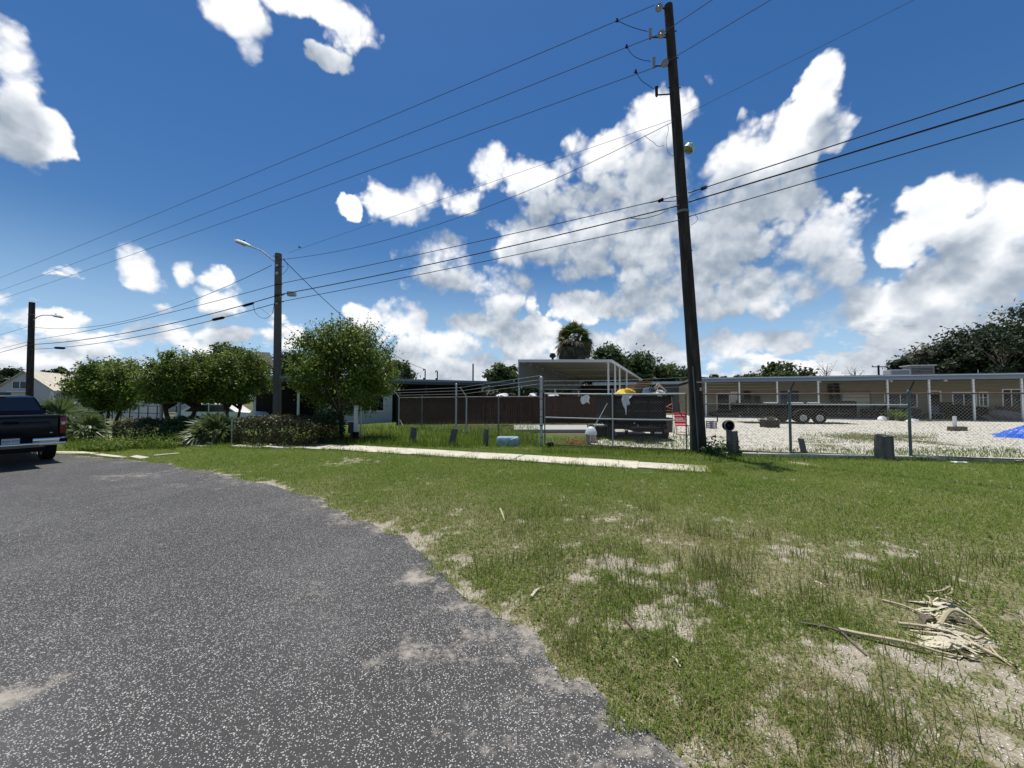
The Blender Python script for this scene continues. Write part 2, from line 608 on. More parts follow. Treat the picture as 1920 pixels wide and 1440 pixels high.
LEAF_CLIP = leaf_mat('clipped tree leaf', (0.034, 0.070, 0.009), (0.108, 0.168, 0.020), (0.240, 0.295, 0.050), 0.45, 0.45, 1.3)
LEAF_FAR = leaf_mat('far tree leaf', (0.020, 0.042, 0.014), (0.050, 0.085, 0.022), (0.105, 0.140, 0.038), 0.6, 0.35, 0.5)
LEAF_DARK = leaf_mat('dark oak leaf', (0.012, 0.024, 0.012), (0.030, 0.050, 0.020), (0.065, 0.085, 0.032), 0.6, 0.28, 0.5)
LEAF_FEATHER = leaf_mat('feathery grey leaf', (0.045, 0.058, 0.032), (0.10, 0.11, 0.065), (0.18, 0.17, 0.11), 0.7, 0.3, 0.7)
LEAF_HEDGE = leaf_mat('hedge leaf', (0.018, 0.028, 0.008), (0.055, 0.068, 0.016), (0.18, 0.115, 0.040), 0.5, 0.2, 2.0)
LEAF_SHRUB = leaf_mat('shrub leaf', (0.020, 0.040, 0.010), (0.055, 0.095, 0.020), (0.13, 0.18, 0.045), 0.5, 0.25, 2.0)
LEAF_PALM = leaf_mat('palmetto leaf', (0.045, 0.080, 0.025), (0.10, 0.145, 0.05), (0.24, 0.26, 0.13), 0.4, 0.25, 2.0)
LEAF_SABAL = leaf_mat('sabal leaf', (0.030, 0.050, 0.014), (0.080, 0.110, 0.030), (0.24, 0.23, 0.075), 0.5, 0.3, 0.6)
LEAF_DEAD = leaf_mat('dead palm skirt', (0.050, 0.046, 0.028), (0.110, 0.100, 0.055), (0.25, 0.22, 0.11), 0.8, 0.2, 0.8)
GRASS_M = leaf_mat('lawn blade', (0.075, 0.140, 0.018), (0.160, 0.235, 0.034), (0.320, 0.320, 0.105), 0.65, 0.38, 0.55, 0.12)
THATCH = leaf_mat('dry thatch', (0.16, 0.125, 0.06), (0.30, 0.25, 0.13), (0.46, 0.40, 0.25), 0.8, 0.2, 1.5, 0.1)
GRASS_TALL = leaf_mat('rank grass blade', (0.050, 0.105, 0.010), (0.100, 0.170, 0.018), (0.19, 0.225, 0.045), 0.6, 0.35, 0.8, 0.12)
WEED_M = leaf_mat('wiry weed', (0.060, 0.090, 0.020), (0.110, 0.145, 0.034), (0.21, 0.20, 0.08), 0.65, 0.35, 1.5, 0.12)
CLOVER_M = leaf_mat('broad lawn weed', (0.065, 0.125, 0.012), (0.12, 0.19, 0.02), (0.21, 0.26, 0.05), 0.55, 0.3, 0.8, 0.2)

# ------------------------------------------------------------------ the land: edge of the road, lawn, lot
edge_px = [(1350, 1440), (1225, 1350), (1085, 1270), (1000, 1190), (855, 1095), (815, 1045), (700, 985), (600, 935), (450, 895), (300, 868), (190, 857), (60, 850)]
edge_w = [(30, -18), (14, -8), (6, -3.4), (3.0, -0.9), (1.7, 0.7), (1.25, 1.2)] + [tuple(gnd(*p)[:2]) for p in edge_px]
last = edge_w[-1]
edge_w += [(last[0] - 6, last[1] + 2.2), (last[0] - 20, last[1] + 7), (last[0] - 90, last[1] + 30)]
W_DIR = np.array([0.62, 0.785])
C_DIR = np.array([-0.785, 0.62])
_e = np.array(edge_w)
_ec, _ew = _e @ C_DIR, _e @ W_DIR
_o = np.argsort(_ec)
_ec, _ew = _ec[_o], _ew[_o]
# smooth the polyline and make it ragged
_cs = np.concatenate([np.linspace(_ec[0], -4, 40), np.arange(-4, 26, 0.06), np.linspace(26.2, _ec[-1], 60)])
_ws = np.interp(_cs, _ec, _ew)
_kern = np.hanning(9)
_kern /= _kern.sum()
_wsm = np.convolve(np.pad(_ws, 4, 'edge'), _kern, 'valid')
_wsm = _wsm + (fbm(_cs * 1.1, _cs * 0 + 3, 5, 4) - 0.5) * 0.30 + (fbm(_cs * 5, _cs * 0 + 9, 8, 3) - 0.5) * 0.20


def road_dist(x, y):
    """metres beyond the road's edge (negative on the road)"""
    c = x * C_DIR[0] + y * C_DIR[1]
    w = x * W_DIR[0] + y * W_DIR[1]
    return w - np.interp(c, _cs, _wsm)


def patch_field(x, y, patches, fn=gnd):
    s = np.zeros_like(x)
    for (px, py, rx, ry, a) in patches:
        p = fn(px, py)
        ex = max(0.12, (fn(px + rx, py) - p).length)
        ey = max(0.12, abs((fn(px, py - ry) - p).length + (fn(px, min(py + ry, 1500)) - p).length) / 2)
        s = np.maximum(s, a * np.exp(-((x - p.x) / ex) ** 2 - ((y - p.y) / ey) ** 2))
    return s


BARE = [(1165, 1065, 75, 28, 1.0), (1235, 1130, 60, 25, 1.0), (1290, 1110, 60, 20, .8), (1090, 1085, 45, 22, .8), (1385, 1100, 60, 16, .9), (1300, 1180, 50, 22, .7),
        (1235, 1175, 60, 12, .8), (1220, 1020, 30, 8, .8), (1085, 985, 50, 8, .6), (1640, 1048, 40, 8, .8), (1740, 1030, 40, 8, .4), (1655, 1125, 40, 9, .8), (1470, 1040, 50, 8, .5),
        (1600, 1140, 60, 12, .6), (1760, 1160, 60, 25, .6), (1480, 1290, 25, 22, .9), (1560, 1280, 25, 25, .8), (1600, 1250, 35, 8, .6), (1420, 1260, 40, 15, .5),
        (1780, 1270, 50, 14, .8), (1880, 1295, 60, 14, .8), (1470, 1390, 50, 30, .6), (1320, 1400, 40, 60, 1.0), (1250, 1290, 40, 20, .5), (1050, 1150, 60, 15, .4),
        (845, 1000, 20, 10, .8), (770, 1005, 60, 12, .7), (870, 1045, 20, 10, .8), (650, 868, 55, 8, .7), (1500, 870, 20, 4, .6), (1690, 1330, 40, 20, .5), (1110, 1310, 40, 30, .5)]


def bare(x, y):
    n = fbm(x * 1.3, y * 1.3, 21, 4)
    f = fbm(x * 7, y * 7, 33, 3)
    d = np.hypot(x, y)
    b = patch_field(x + (fbm(x * 3, y * 3, 61, 3) - .5) * .5, y + (fbm(x * 3, y * 3, 62, 3) - .5) * .5, BARE) * 0.85
    g = fbm(x * 16, y * 16, 35, 3)
    b = b + (n - 0.50) * 2.2 * np.clip((8.5 - d) / 4.5, 0.0, 1) + (f - 0.5) * 1.7 + (g - 0.5) * 1.5 * np.clip((8.5 - d) / 5, 0, 1)
    rd = road_dist(x, y)
    b = b + 1.5 * np.clip(fbm(x * 1.5, y * 1.5, 65, 3) - 0.38, 0, 1) * 2.2 * np.exp(-np.maximum(rd, 0) / 0.20)
    return np.clip((b - 0.18) / 0.75, 0, 1)


# street frame
U = Vector((0.947, -0.322, 0))
Vv = Vector((0.322, 0.947, 0))
U_ANG = math.atan2(U.y, U.x)

# ground sheet out to the horizon
xs = np.concatenate([[-1500, -300, -60, -25], np.linspace(-14, -4, 14), [0, 60, 300, 1500]])
ys = np.array([-300, -40, 0, 20, 60, 200, 800, 3000.0])
X, Yg = np.meshgrid(xs, ys)
V = np.stack([X.ravel(), Yg.ravel(), ghv(X.ravel()) - 0.05], 1)
nx = len(xs)
F = [(j * nx + i, j * nx + i + 1, (j + 1) * nx + i + 1, (j + 1) * nx + i) for j in range(len(ys) - 1) for i in range(nx - 1)]
GROUND_M = mat('rough ground', (0.075, 0.085, 0.030), 0.95, spec=0.1, var=0.3, vscale=0.4, col2=(0.16, 0.14, 0.08), c2amt=0.4, c2scale=0.15)
tag(link_mesh('ground', np_mesh('ground', V, F), GROUND_M), kind='structure')


# lawn soil
def lawn_height(x, y):
    rd = road_dist(x, y)
    return ghv(x) + np.clip(rd / 1.5, 0, 1) * 0.05 * fbm(x * 0.8, y * 0.8, 3, 3) + np.clip(rd / 0.3, 0, 1) * 0.006


def soil_mat():
    m = bpy.data.materials.new('lawn soil')
    m.use_nodes = True
    k = NT(m.node_tree)
    p = k.t.nodes['Principled BSDF']
    p.inputs['Roughness'].default_value = 0.95
    p.inputs['Specular IOR Level'].default_value = 0.1
    co = k.n('ShaderNodeTexCoord').outputs['Object']
    a = k.n('ShaderNodeAttribute', attribute_name='bare').outputs['Fac']
    fine = k.noise(co, 55, 4, 0.7)
    mid = k.noise(co, 9, 5, 0.65)
    green = k.mix(mid, (0.120, 0.118, 0.050, 1), (0.250, 0.225, 0.130, 1))
    sand = k.mix(mid, (0.26, 0.22, 0.155, 1), (0.47, 0.42, 0.33, 1))
    vo = k.n('ShaderNodeTexVoronoi')
    k.set(vo.inputs['Vector'], co)
    vo.inputs['Scale'].default_value = 62
    peb = k.step(vo.outputs['Distance'], 0.42, 0.30)
    sv = k.n('ShaderNodeSeparateColor')
    k.set(sv.inputs[0], vo.outputs['Color'])
    peb = k.m('MULTIPLY', peb, k.step(sv.outputs[0], 0.55, 0.62))
    lu = k.n('ShaderNodeAttribute', attribute_name='lush').outputs['Fac']
    green = k.mix(lu, green, k.mix(mid, (0.055, 0.092, 0.018, 1), (0.125, 0.150, 0.040, 1)))
    hg = k.n('ShaderNodeHueSaturation')
    k.set(hg.inputs['Color'], green)
    k.set(hg.inputs['Value'], k.step(k.noise(co, 38, 5, 0.75), 0.3, 0.7, 0.35, 1.75))
    green = hg.outputs[0]
    sand = k.mix(peb, sand, (0.70, 0.67, 0.60, 1))
    dark = k.step(fine, 0.36, 0.5)
    sand = k.mix(dark, k.mix(0.5, sand, (0.13, 0.10, 0.065, 1)), sand)
    f = k.step(k.m('ADD', a, k.m('MULTIPLY', k.m('SUBTRACT', k.m('MULTIPLY_ADD', mid, 0.6, k.m('MULTIPLY', fine, 0.5)), 0.55), 1.8)), 0.22, 0.75)
    k.set(p.inputs['Base Color'], k.mix(f, green, sand))
    b = k.n('ShaderNodeBump')
    b.inputs['Strength'].default_value = 0.7
    b.inputs['Distance'].default_value = 0.015
    k.set(b.inputs['Height'], k.m('ADD', fine, peb))
    k.set(p.inputs['Normal'], b.outputs[0])
    return m


SOIL = soil_mat()


def sheet_grid(x0, x1, y0, y1, st, keep=None):
    xs = np.arange(x0, x1 + st / 2, st)
    ys = np.arange(y0, y1 + st / 2, st)
    X, Y = np.meshgrid(xs, ys)
    x, y = X.ravel(), Y.ravel()
    nx = len(xs)
    i, j = np.meshgrid(np.arange(nx - 1), np.arange(len(ys) - 1))
    a = (j * nx + i).ravel()
    F = np.stack([a, a + 1, a + 1 + nx, a + nx], 1)
    if keep is not None:
        cx, cy = x[F].mean(1), y[F].mean(1)
        F = F[keep(cx, cy)]
        used = np.unique(F)
        mp = np.full(len(x), -1)
        mp[used] = np.arange(len(used))
        x, y, F = x[used], y[used], mp[F]
    return x, y, F


x, y, F = sheet_grid(-30, 22, -3, 27, 0.06, lambda cx, cy: (road_dist(cx, cy) > -0.35) & (cy < 14 + np.clip(5 - cx, 0, 13)))
V = np.stack([x, y, lawn_height(x, y)], 1)
me = np_mesh('lawn', V, F)
attr(me, 'bare', bare(x, y))
attr(me, 'lush', np.clip((y + 0.12 * x - 4.6) / 3.2 + (fbm(x * .8, y * .8, 66, 4) - .5) * 1.8, 0, 1))
tag(link_mesh('lawn', me, SOIL, smooth=True), kind='structure')


# road
def asphalt_mat():
    m = bpy.data.materials.new('chip seal asphalt')
    m.use_nodes = True
    k = NT(m.node_tree)
    p = k.t.nodes['Principled BSDF']
    p.inputs['Roughness'].default_value = 0.85
    p.inputs['Specular IOR Level'].default_value = 0.3
    co = k.n('ShaderNodeTexCoord').outputs['Object']
    s = k.n('ShaderNodeAttribute', attribute_name='sand').outputs['Fac']
    big = k.noise(co, 0.9, 5, 0.6)
    fine = k.noise(co, 120, 3, 0.7)
    base = k.mix(fine, (0.028, 0.0272, 0.0262, 1), (0.090, 0.087, 0.083, 1))

    def chips(scale, thr, rad):
        vo = k.n('ShaderNodeTexVoronoi')
        k.set(vo.inputs['Vector'], co)
        vo.inputs['Scale'].default_value = scale
        vo.inputs['Randomness'].default_value = 1.0
        sv = k.n('ShaderNodeSeparateColor')
        k.set(sv.inputs[0], vo.outputs['Color'])
        pick = k.step(k.m('ADD', sv.outputs[0], k.m('MULTIPLY', k.m('SUBTRACT', big, 0.5), 0.45)), thr, thr + 0.04)
        r = k.m('MULTIPLY_ADD', sv.outputs[1], rad * 0.8, rad * 0.4)
        inn = k.step(k.m('SUBTRACT', vo.outputs['Distance'], r), 0.06, -0.06)
        return k.m('MULTIPLY', pick, inn), sv.outputs[2]
    c1, r1 = chips(138, 0.58, 0.50)
    c2, r2 = chips(84, 0.84, 0.36)
    grey = k.mix(r1, (0.20, 0.195, 0.18, 1), (0.66, 0.64, 0.60, 1))
    col = k.mix(c1, base, grey)
    col = k.mix(c2, col, k.mix(r2, (0.22, 0.21, 0.20, 1), (0.66, 0.64, 0.60, 1)))
    wear = k.step(big, 0.45, 0.75)
    col = k.mix(k.m('MULTIPLY', wear, 0.30), col, (0.15, 0.145, 0.14, 1))
    tone = k.noise(co, 0.33, 4, 0.6)
    hv = k.n('ShaderNodeHueSaturation')
    k.set(hv.inputs['Color'], col)
    k.set(hv.inputs['Value'], k.m('MULTIPLY_ADD', tone, 0.7, 0.65))
    col = hv.outputs[0]
    n = k.noise(co, 22, 5, 0.7)
    f = k.step(k.m('ADD', s, k.m('MULTIPLY', k.m('SUBTRACT', k.m('ADD', k.m('MULTIPLY', n, .7), k.m('MULTIPLY', k.noise(co, 5, 4, 0.6), .8)), 0.75), 2.4)), 0.25, 1.15)
    sand = k.mix(fine, (0.26, 0.225, 0.18, 1), (0.50, 0.45, 0.38, 1))
    col = k.mix(f, col, sand)
    k.set(p.inputs['Base Color'], col)
    b = k.n('ShaderNodeBump')
    b.inputs['Strength'].default_value = 0.8
    b.inputs['Distance'].default_value = 0.006
    k.set(b.inputs['Height'], k.m('ADD', k.m('ADD', c1, c2), fine))
    k.set(p.inputs['Normal'], b.outputs[0])
    return m


ROAD_SAND = [(800, 1228, 70, 26, .85), (900, 1195, 40, 14, .35), (690, 1250, 50, 14, .35), (785, 1082, 42, 20, .9), (830, 1098, 30, 8, .7), (665, 968, 55, 16, .75), (600, 940, 60, 8, .5), (715, 995, 25, 8, .6),
             (20, 1308, 60, 22, .95), (85, 1285, 40, 12, .5), (250, 893, 90, 5, .55), (330, 912, 60, 4, .4), (420, 920, 50, 5, .35), (1290, 1420, 50, 60, .8), (600, 1110, 30, 14, .3), (560, 1110, 30, 8, .35)]
offs = np.concatenate([np.arange(0, 3.2, 0.07), np.arange(3.3, 8, 0.35), [9, 11, 14, 20, 35, 70, 140]])
CC, OO = np.meshgrid(_cs, offs)
WW = np.interp(CC, _cs, _wsm) - OO
x = CC * C_DIR[0] + WW * W_DIR[0]
y = CC * C_DIR[1] + WW * W_DIR[1]
x, y, oo = x.ravel(), y.ravel(), OO.ravel()
sand = patch_field(x, y, ROAD_SAND)
_q = np.clip((fbm(x * 0.9, y * 0.9, 4, 3) - 0.36) * 4, 0, 1)
sand = np.maximum(sand, 0.85 * np.exp(-oo / (0.06 + 0.42 * _q)) * (0.40 + 0.40 * _q))
# fine sand is seen only in places along the edge
nx = len(_cs)
i, j = np.meshgrid(np.arange(nx - 1), np.arange(len(offs) - 1))
a = (j * nx + i).ravel()
F = np.stack([a, a + nx, a + 1 + nx, a + 1], 1)
V = np.stack([x, y, ghv(x) + 0.012 - 0.016 * np.exp(-oo / 0.05)], 1)
me = np_mesh('road', V, F)
attr(me, 'sand', sand)
ro = tag(link_mesh('road', me, asphalt_mat(), smooth=True), kind='structure')

# fence line and lot
PL = gnd(1015, 838)       # gate post, left
PR = gnd(1297, 849)       # gate post, right
PA = gnd(1483, 857)
PB = gnd(1708, 864)
PCc = PB + (PB - PA)
LOT = [(PL.x + 1.6, PL.y + 0.1), (PR.x, PR.y + 0.15), (PB.x, PB.y + 0.25), (PB.x + 6, PB.y - 1.6), (PB.x + 30, PB.y - 4), (60, 24), (40, 27.0), (14, 36), (9.5, 30), (5.6, 22)]


def in_poly(x, y, poly):
    r = np.zeros(x.shape, bool)
    n = len(poly)
    for i in range(n):
        x0, y0 = poly[i]
        x1, y1 = poly[(i + 1) % n]
        if y0 == y1:
            continue
        c = ((y0 > y) != (y1 > y)) & (x < (x1 - x0) * (y - y0) / (y1 - y0) + x0)
        r ^= c
    return r


def gravel_mat():
    m = bpy.data.materials.new('white shell gravel')
    m.use_nodes = True
    k = NT(m.node_tree)
    p = k.t.nodes['Principled BSDF']
    p.inputs['Roughness'].default_value = 0.95
    p.inputs['Specular IOR Level'].default_value = 0.1
    co = k.n('ShaderNodeTexCoord').outputs['Object']
    g = k.n('ShaderNodeAttribute', attribute_name='growth').outputs['Fac']
    n1 = k.noise(co, 1.6, 5, 0.65)
    n2 = k.noise(co, 24, 4, 0.7)
    c = k.mix(n1, (0.55, 0.51, 0.42, 1), (0.76, 0.72, 0.61, 1))
    c = k.mix(k.step(n2, 0.42, 0.58), k.mix(0.40, c, (0.15, 0.13, 0.095, 1)), c)
    f = k.step(k.m('ADD', g, k.m('MULTIPLY', k.m('SUBTRACT', n2, 0.5), 1.2)), 0.25, 0.7)
    c = k.mix(f, c, k.mix(n1, (0.10, 0.10, 0.03, 1), (0.20, 0.18, 0.08, 1)))
    k.set(p.inputs['Base Color'], c)
    b = k.n('ShaderNodeBump')
    b.inputs['Strength'].default_value = 0.9
    b.inputs['Distance'].default_value = 0.04
    k.set(b.inputs['Height'], n2)
    k.set(p.inputs['Normal'], b.outputs[0])
    return m


GROW = [(1620, 822, 110, 7, 1.0), (1560, 838, 60, 6, .8), (1750, 832, 70, 8, .7), (1850, 815, 40, 4, .2), (1420, 850, 60, 5, .6), (1360, 825, 30, 4, .5), (1250, 832, 60, 6, .5), (1160, 835, 50, 6, .7),
        (1280, 815, 20, 5, .7), (1720, 792, 60, 3, .8), (1850, 788, 80, 4, 1.0), (1340, 845, 30, 6, .8), (1480, 838, 60, 4, .4), (1100, 815, 60, 12, .9)]
LOT_M = gravel_mat()
x, y, F = sheet_grid(0, 60, 6, 38, 0.16, lambda cx, cy: in_poly(cx + (fbm(cx * 2, cy * 2, 2) - .5) * 1.0, cy + (fbm(cx * 2, cy * 2, 6) - .5) * 0.5, LOT))
me = np_mesh('gravel_lot', np.stack([x, y, 0.066 + 0.03 * fbm(x * 1.2, y * 1.2, 9)], 1), F)
attr(me, 'growth', patch_field(x, y, GROW) + (fbm(x * 0.9, y * 0.9, 77) - 0.62) * 1.4)
tag(link_mesh('gravel_lot', me, LOT_M, smooth=True), kind='structure')

# loose stones on the lot, too many to count
def stones(name, n, sampler, smin, smax, m, zf, seed):
    r = np.random.default_rng(seed)
    x, y = sampler(r, n)
    n = len(x)
    base = np.array([(1, 0, 0), (0, 1, 0), (-1, 0, 0), (0, -1, 0), (0, 0, .7), (0, 0, -.7)], float)
    fs = np.array([(0, 1, 4), (1, 2, 4), (2, 3, 4), (3, 0, 4), (1, 0, 5), (2, 1, 5), (3, 2, 5), (0, 3, 5)])
    sz = r.uniform(smin, smax, (n, 1, 1)) * 1.0 * r.uniform(.6, 1.2, (n, 1, 3))
    P = base[None] * sz * r.uniform(.7, 1.2, (n, 6, 1))
    a = r.uniform(0, 6.28, n)
    ca, sa = np.cos(a)[:, None], np.sin(a)[:, None]
    Q = P.copy()
    Q[:, :, 0] = P[:, :, 0] * ca - P[:, :, 1] * sa
    Q[:, :, 1] = P[:, :, 0] * sa + P[:, :, 1] * ca
    Q[:, :, 0] += x[:, None]
    Q[:, :, 1] += y[:, None]
    Q[:, :, 2] += (zf(x, y) + sz[:, 0, 2] * 0.2)[:, None]
    F = fs[None] + (np.arange(n) * 6)[:, None, None]
    me = np_mesh(name, Q.reshape(-1, 3), F.reshape(-1, 3))
    o = link_mesh(name, me, m)
    return tag(o, kind='stuff')


def lot_sample(r, n):
    x = r.uniform(1, 30, n * 3)
    y = r.uniform(9, 30, n * 3)
    k = in_poly(x, y, LOT) & (r.random(n * 3) < 12 / (y - 2))
    return x[k][:n], y[k][:n]


STONE_M = mat('shell stone', (0.60, 0.57, 0.50), 0.9, var=0.3, vscale=3)
o = stones('gravel_stones', 9000, lot_sample, 0.015, 0.05, STONE_M, lambda x, y: 0.066 + 0.03 * fbm(x * 1.2, y * 1.2, 9), 5)
tag(o, 'loose white shell stones scattered over the fenced gravel lot', 'gravel')


def edge_sample(r, n):
    x = r.uniform(-12, 8, n * 40)
    y = r.uniform(1, 12, n * 40)
    d = np.hypot(x, y)
    rd = road_dist(x, y)
    b = bare(x, y)
    p = np.where(rd < 0, 0.5 * np.exp(rd / 0.25), 0.12 + b * 0.8 * np.exp(-rd / 3)) * np.clip((2.6 / d) ** 1.3, 0, 1)
    k = (r.random(len(x)) < p) & (rd > -1.2)
    return x[k][:n], y[k][:n]


PEB_M = mat('pale pebble', (0.58, 0.55, 0.49), 0.85, var=0.3, vscale=9)
o = stones('verge_pebbles', 4500, edge_sample, 0.003, 0.010, PEB_M, lambda x, y: np.where(road_dist(x, y) < 0, ghv(x) + 0.012, lawn_height(x, y)), 15)
tag(o, 'small pale pebbles strewn along the ragged edge between road and grass', 'gravel')


def road_sample(r, n):
    x = r.uniform(-8, 2, n * 10)
    y = r.uniform(1.2, 9, n * 10)
    d = np.hypot(x, y)
    k = (road_dist(x, y) < -0.1) & (r.random(len(x)) < np.clip((2.2 / d) ** 1.5, 0, 1))
    return x[k][:n], y[k][:n]


o = stones('road_chips', 2200, road_sample, 0.003, 0.008, PEB_M, lambda x, y: ghv(x) + 0.012, 25)
tag(o, 'loose light stone chips lying on the dark chip seal road', 'gravel')

# ------------------------------------------------------------------ sidewalk of slabs
SWa = gnd(1330, 884.5)
SWb = gnd(520, 839)
sd = (SWb - SWa)
sd.z = 0
sdl = sd.length
sd.normalize()
sn = Vector((sd.y, -sd.x, 0))
if sn.y < 0:
    sn = -sn
sw = bpy.data.objects.new('sidewalk', None)
C.objects.link(sw)
tag(sw, 'pale broken concrete sidewalk running through the grass', kind='structure')
SW_SLABS = []
t = 0.0
k_ = 0
while t < sdl + 11:
    L = 1.52
    c = SWa + sd * (t + L / 2)
    z = gh(c.x)
    w = 1.02 if t > 0.1 else 0.8
    M = Matrix.Rotation(math.atan2(sd.y, sd.x) + random.uniform(-.008, .008), 3, 'Z') @ Matrix.Rotation(random.uniform(-.008, .008), 3, 'X') @ Matrix.Rotation(random.uniform(-.008, .008), 3, 'Y')
    b = MB().rbox((c.x, c.y, z + 0.015), (L - 0.014, w, 0.12), 0.012, 1, M)
    # worn, uneven edges
    b.v = [(v[0] + random.uniform(-.012, .012), v[1] + random.uniform(-.02, .02), v[2]) for v in b.v]
    if not (sdl + 0.6 < t < sdl + 2.4):
        b.build('slab', CONC, sw)
        SW_SLABS.append((c.x, c.y, L, w))
    t += L + random.choice([0.0, 0.0, 0.02])
    k_ += 1


def sidewalk_mask(x, y, grow=0.0):
    a = (x - SWa.x) * sd.x + (y - SWa.y) * sd.y
    b = (x - SWa.x) * sn.x + (y - SWa.y) * sn.y
    return (a > -grow) & (a < sdl + 0.5 + grow) & (np.abs(b) < 0.5 + grow)


# ------------------------------------------------------------------ grass
def blades(name, x, y, z, L, Wd, tilt, m, seed, label, segs=2):
    r = np.random.default_rng(seed)
    n = len(x)
    az = r.uniform(0, 2 * PI, n)
    dirx, diry = np.cos(az), np.sin(az)
    px, py = -diry, dirx
    lean = tilt * r.uniform(0.35, 1.3, n)
    P = np.zeros((n, 5, 3), np.float32)
    hm, ht = L * 0.55, L
    for k, (h, out, wf) in enumerate(((0, 0, 1), (0.55, 0.35, .8), (1.0, 1.0, 0))):
        ox = dirx * L * out * np.sin(lean)
        oy = diry * L * out * np.sin(lean)
        oz = L * h * np.cos(lean * (0.6 + 0.4 * h))
        if k < 2:
            P[:, 2 * k, 0] = x + ox - px * Wd * wf / 2
            P[:, 2 * k, 1] = y + oy - py * Wd * wf / 2
            P[:, 2 * k + 1, 0] = x + ox + px * Wd * wf / 2
            P[:, 2 * k + 1, 1] = y + oy + py * Wd * wf / 2
            P[:, 2 * k, 2] = z + oz
            P[:, 2 * k + 1, 2] = z + oz
        else:
            P[:, 4, 0] = x + ox
            P[:, 4, 1] = y + oy
            P[:, 4, 2] = z + oz
    b = (np.arange(n) * 5)[:, None]
    F = np.concatenate([b + np.array([0, 1, 3]), b + np.array([0, 3, 2]), b + np.array([2, 3, 4])], 0)
    me = np_mesh(name, P.reshape(-1, 3), F)
    o = link_mesh(name, me, m)
    return tag(o, label, 'grass', kind='stuff')


def sample_lawn(n_target, x0, x1, y0, y1, rho_max, rho_c, seed, power=2.0):
    r = np.random.default_rng(seed)
    area = (x1 - x0) * (y1 - y0)
    n = int(area * rho_max)
    out = []
    done = 0
    while done < n:
        c = min(2_000_000, n - done)
        done += c
        x = r.uniform(x0, x1, c)
        y = r.uniform(y0, y1, c)
        d2 = np.maximum(x * x + y * y, 1.0)
        k = r.random(c) < np.minimum(1, rho_c / d2 ** (power / 2) / rho_max)
        k &= np.abs(x) < y * 1.5 + 0.6
        out.append(np.stack([x[k], y[k]], 1))
    P = np.concatenate(out)
    return P[:, 0], P[:, 1], r


LAWN_BACK = lambda x, y: y < np.where(x > PR.x, PB.y + (PB.x - x) * 0.28 + 0.25, np.where(x > PL.x, PL.y + (x - PL.x) * (PR.y - PL.y) / (PR.x - PL.x) + 0.3, 18.5))
zone_n = [(-2, 6.8, 1.2, 4.2, 12000, 100000, 1), (-9, 15, 4.2, 9.5, 5600, 112000, 2), (-20, 15, 9.5, 18.5, 1600, 125000, 3)]
GX, GY = [], []
for (x0, x1, y0, y1, rm, rc, sdn) in zone_n:
    x, y, r = sample_lawn(0, x0, x1, y0, y1, rm, rc, 100 + sdn)
    k = (road_dist(x, y) > 0.10 - 0.34 * fbm(x * 4, y * 4, 58, 3)) & LAWN_BACK(x, y)
    x, y = x[k], y[k]
    k = r.random(len(x)) > np.minimum(1, bare(x, y) * (0.55 + 0.75 * fbm(x * 5, y * 5, 55, 3)))
    k &= r.random(len(x)) < np.clip(0.30 + 2.2 * (fbm(x * 1.7, y * 1.7, 57, 4) - 0.42) + 0.12 + np.clip((np.hypot(x, y) - 4.5) / 4.5, 0, 1), 0.2, 1)
    x, y = x[k], y[k]
    k = ~sidewalk_mask(x, y, 0.03) | (r.random(len(x)) < 0.015)
    x, y = x[k], y[k]
    GX.append(x)
    GY.append(y)
x, y = np.concatenate(GX), np.concatenate(GY)
d = np.hypot(x, y)
r = np.random.default_rng(4)
lush = fbm(x * 0.6, y * 0.6, 41, 3)
L = r.uniform(0.022, 0.058, len(x)) * (0.75 + 0.6 * lush) * (1 + np.clip((d - 4) / 12, 0, .6))
Wd = r.uniform(0.0022, 0.0042, len(x)) * (1 + d * 0.16)
print('lawn blades', len(x))
blades('lawn_grass', x, y, np.where(road_dist(x, y) < 0, ghv(x) + .006, lawn_height(x, y) - 0.004), L, Wd, 0.95, GRASS_M, 9, 'short sunlit green lawn grass between the road and the chain link fence')

TX, TY = [], []
for (x0, x1, y0, y1, rm, rc, sdn) in ((-2, 6.8, 1.2, 4.2, 2600, 18000, 1), (-9, 15, 4.2, 9.5, 900, 18000, 2)):
    x, y, r = sample_lawn(0, x0, x1, y0, y1, rm, rc, 140 + sdn)
    k = (road_dist(x, y) > 0.02) & LAWN_BACK(x, y) & ~sidewalk_mask(x, y, .03)
    k &= r.random(len(x)) < np.clip(3.0 * (fbm(x * 1.1, y * 1.1, 59, 4) - 0.36), 0.06, 1)
    TX.append(x[k])
    TY.append(y[k])
x, y = np.concatenate(TX), np.concatenate(TY)
r = np.random.default_rng(45)
blades('dry_thatch', x, y, lawn_height(x, y) + r.uniform(.002, .02, len(x)), r.uniform(.03, .085, len(x)), r.uniform(.0016, .003, len(x)) * (1 + np.hypot(x, y) * .14), 1.45, THATCH, 46, 'straw coloured dry thatch lying between the green lawn blades')

# rank grass: behind the sidewalk, at the fence foot, left by the trees and in the lot
def rank(n, boxpx, hmin, hmax, seed):
    r = np.random.default_rng(seed)
    X, Y, H = [], [], []
    for (px0, px1, py0, py1, share, hs) in boxpx:
        c = int(n * share)
        px = r.uniform(px0, px1, c)
        py = r.uniform(py0, py1, c)
        P = np.array([tuple(gnd(a, b)[:2]) for a, b in zip(px, py)]) if c else np.zeros((0, 2))
        X.append(P[:, 0])
        Y.append(P[:, 1])
        H.append(r.uniform(hmin, hmax, c) * hs)
    return np.concatenate(X), np.concatenate(Y), np.concatenate(H)


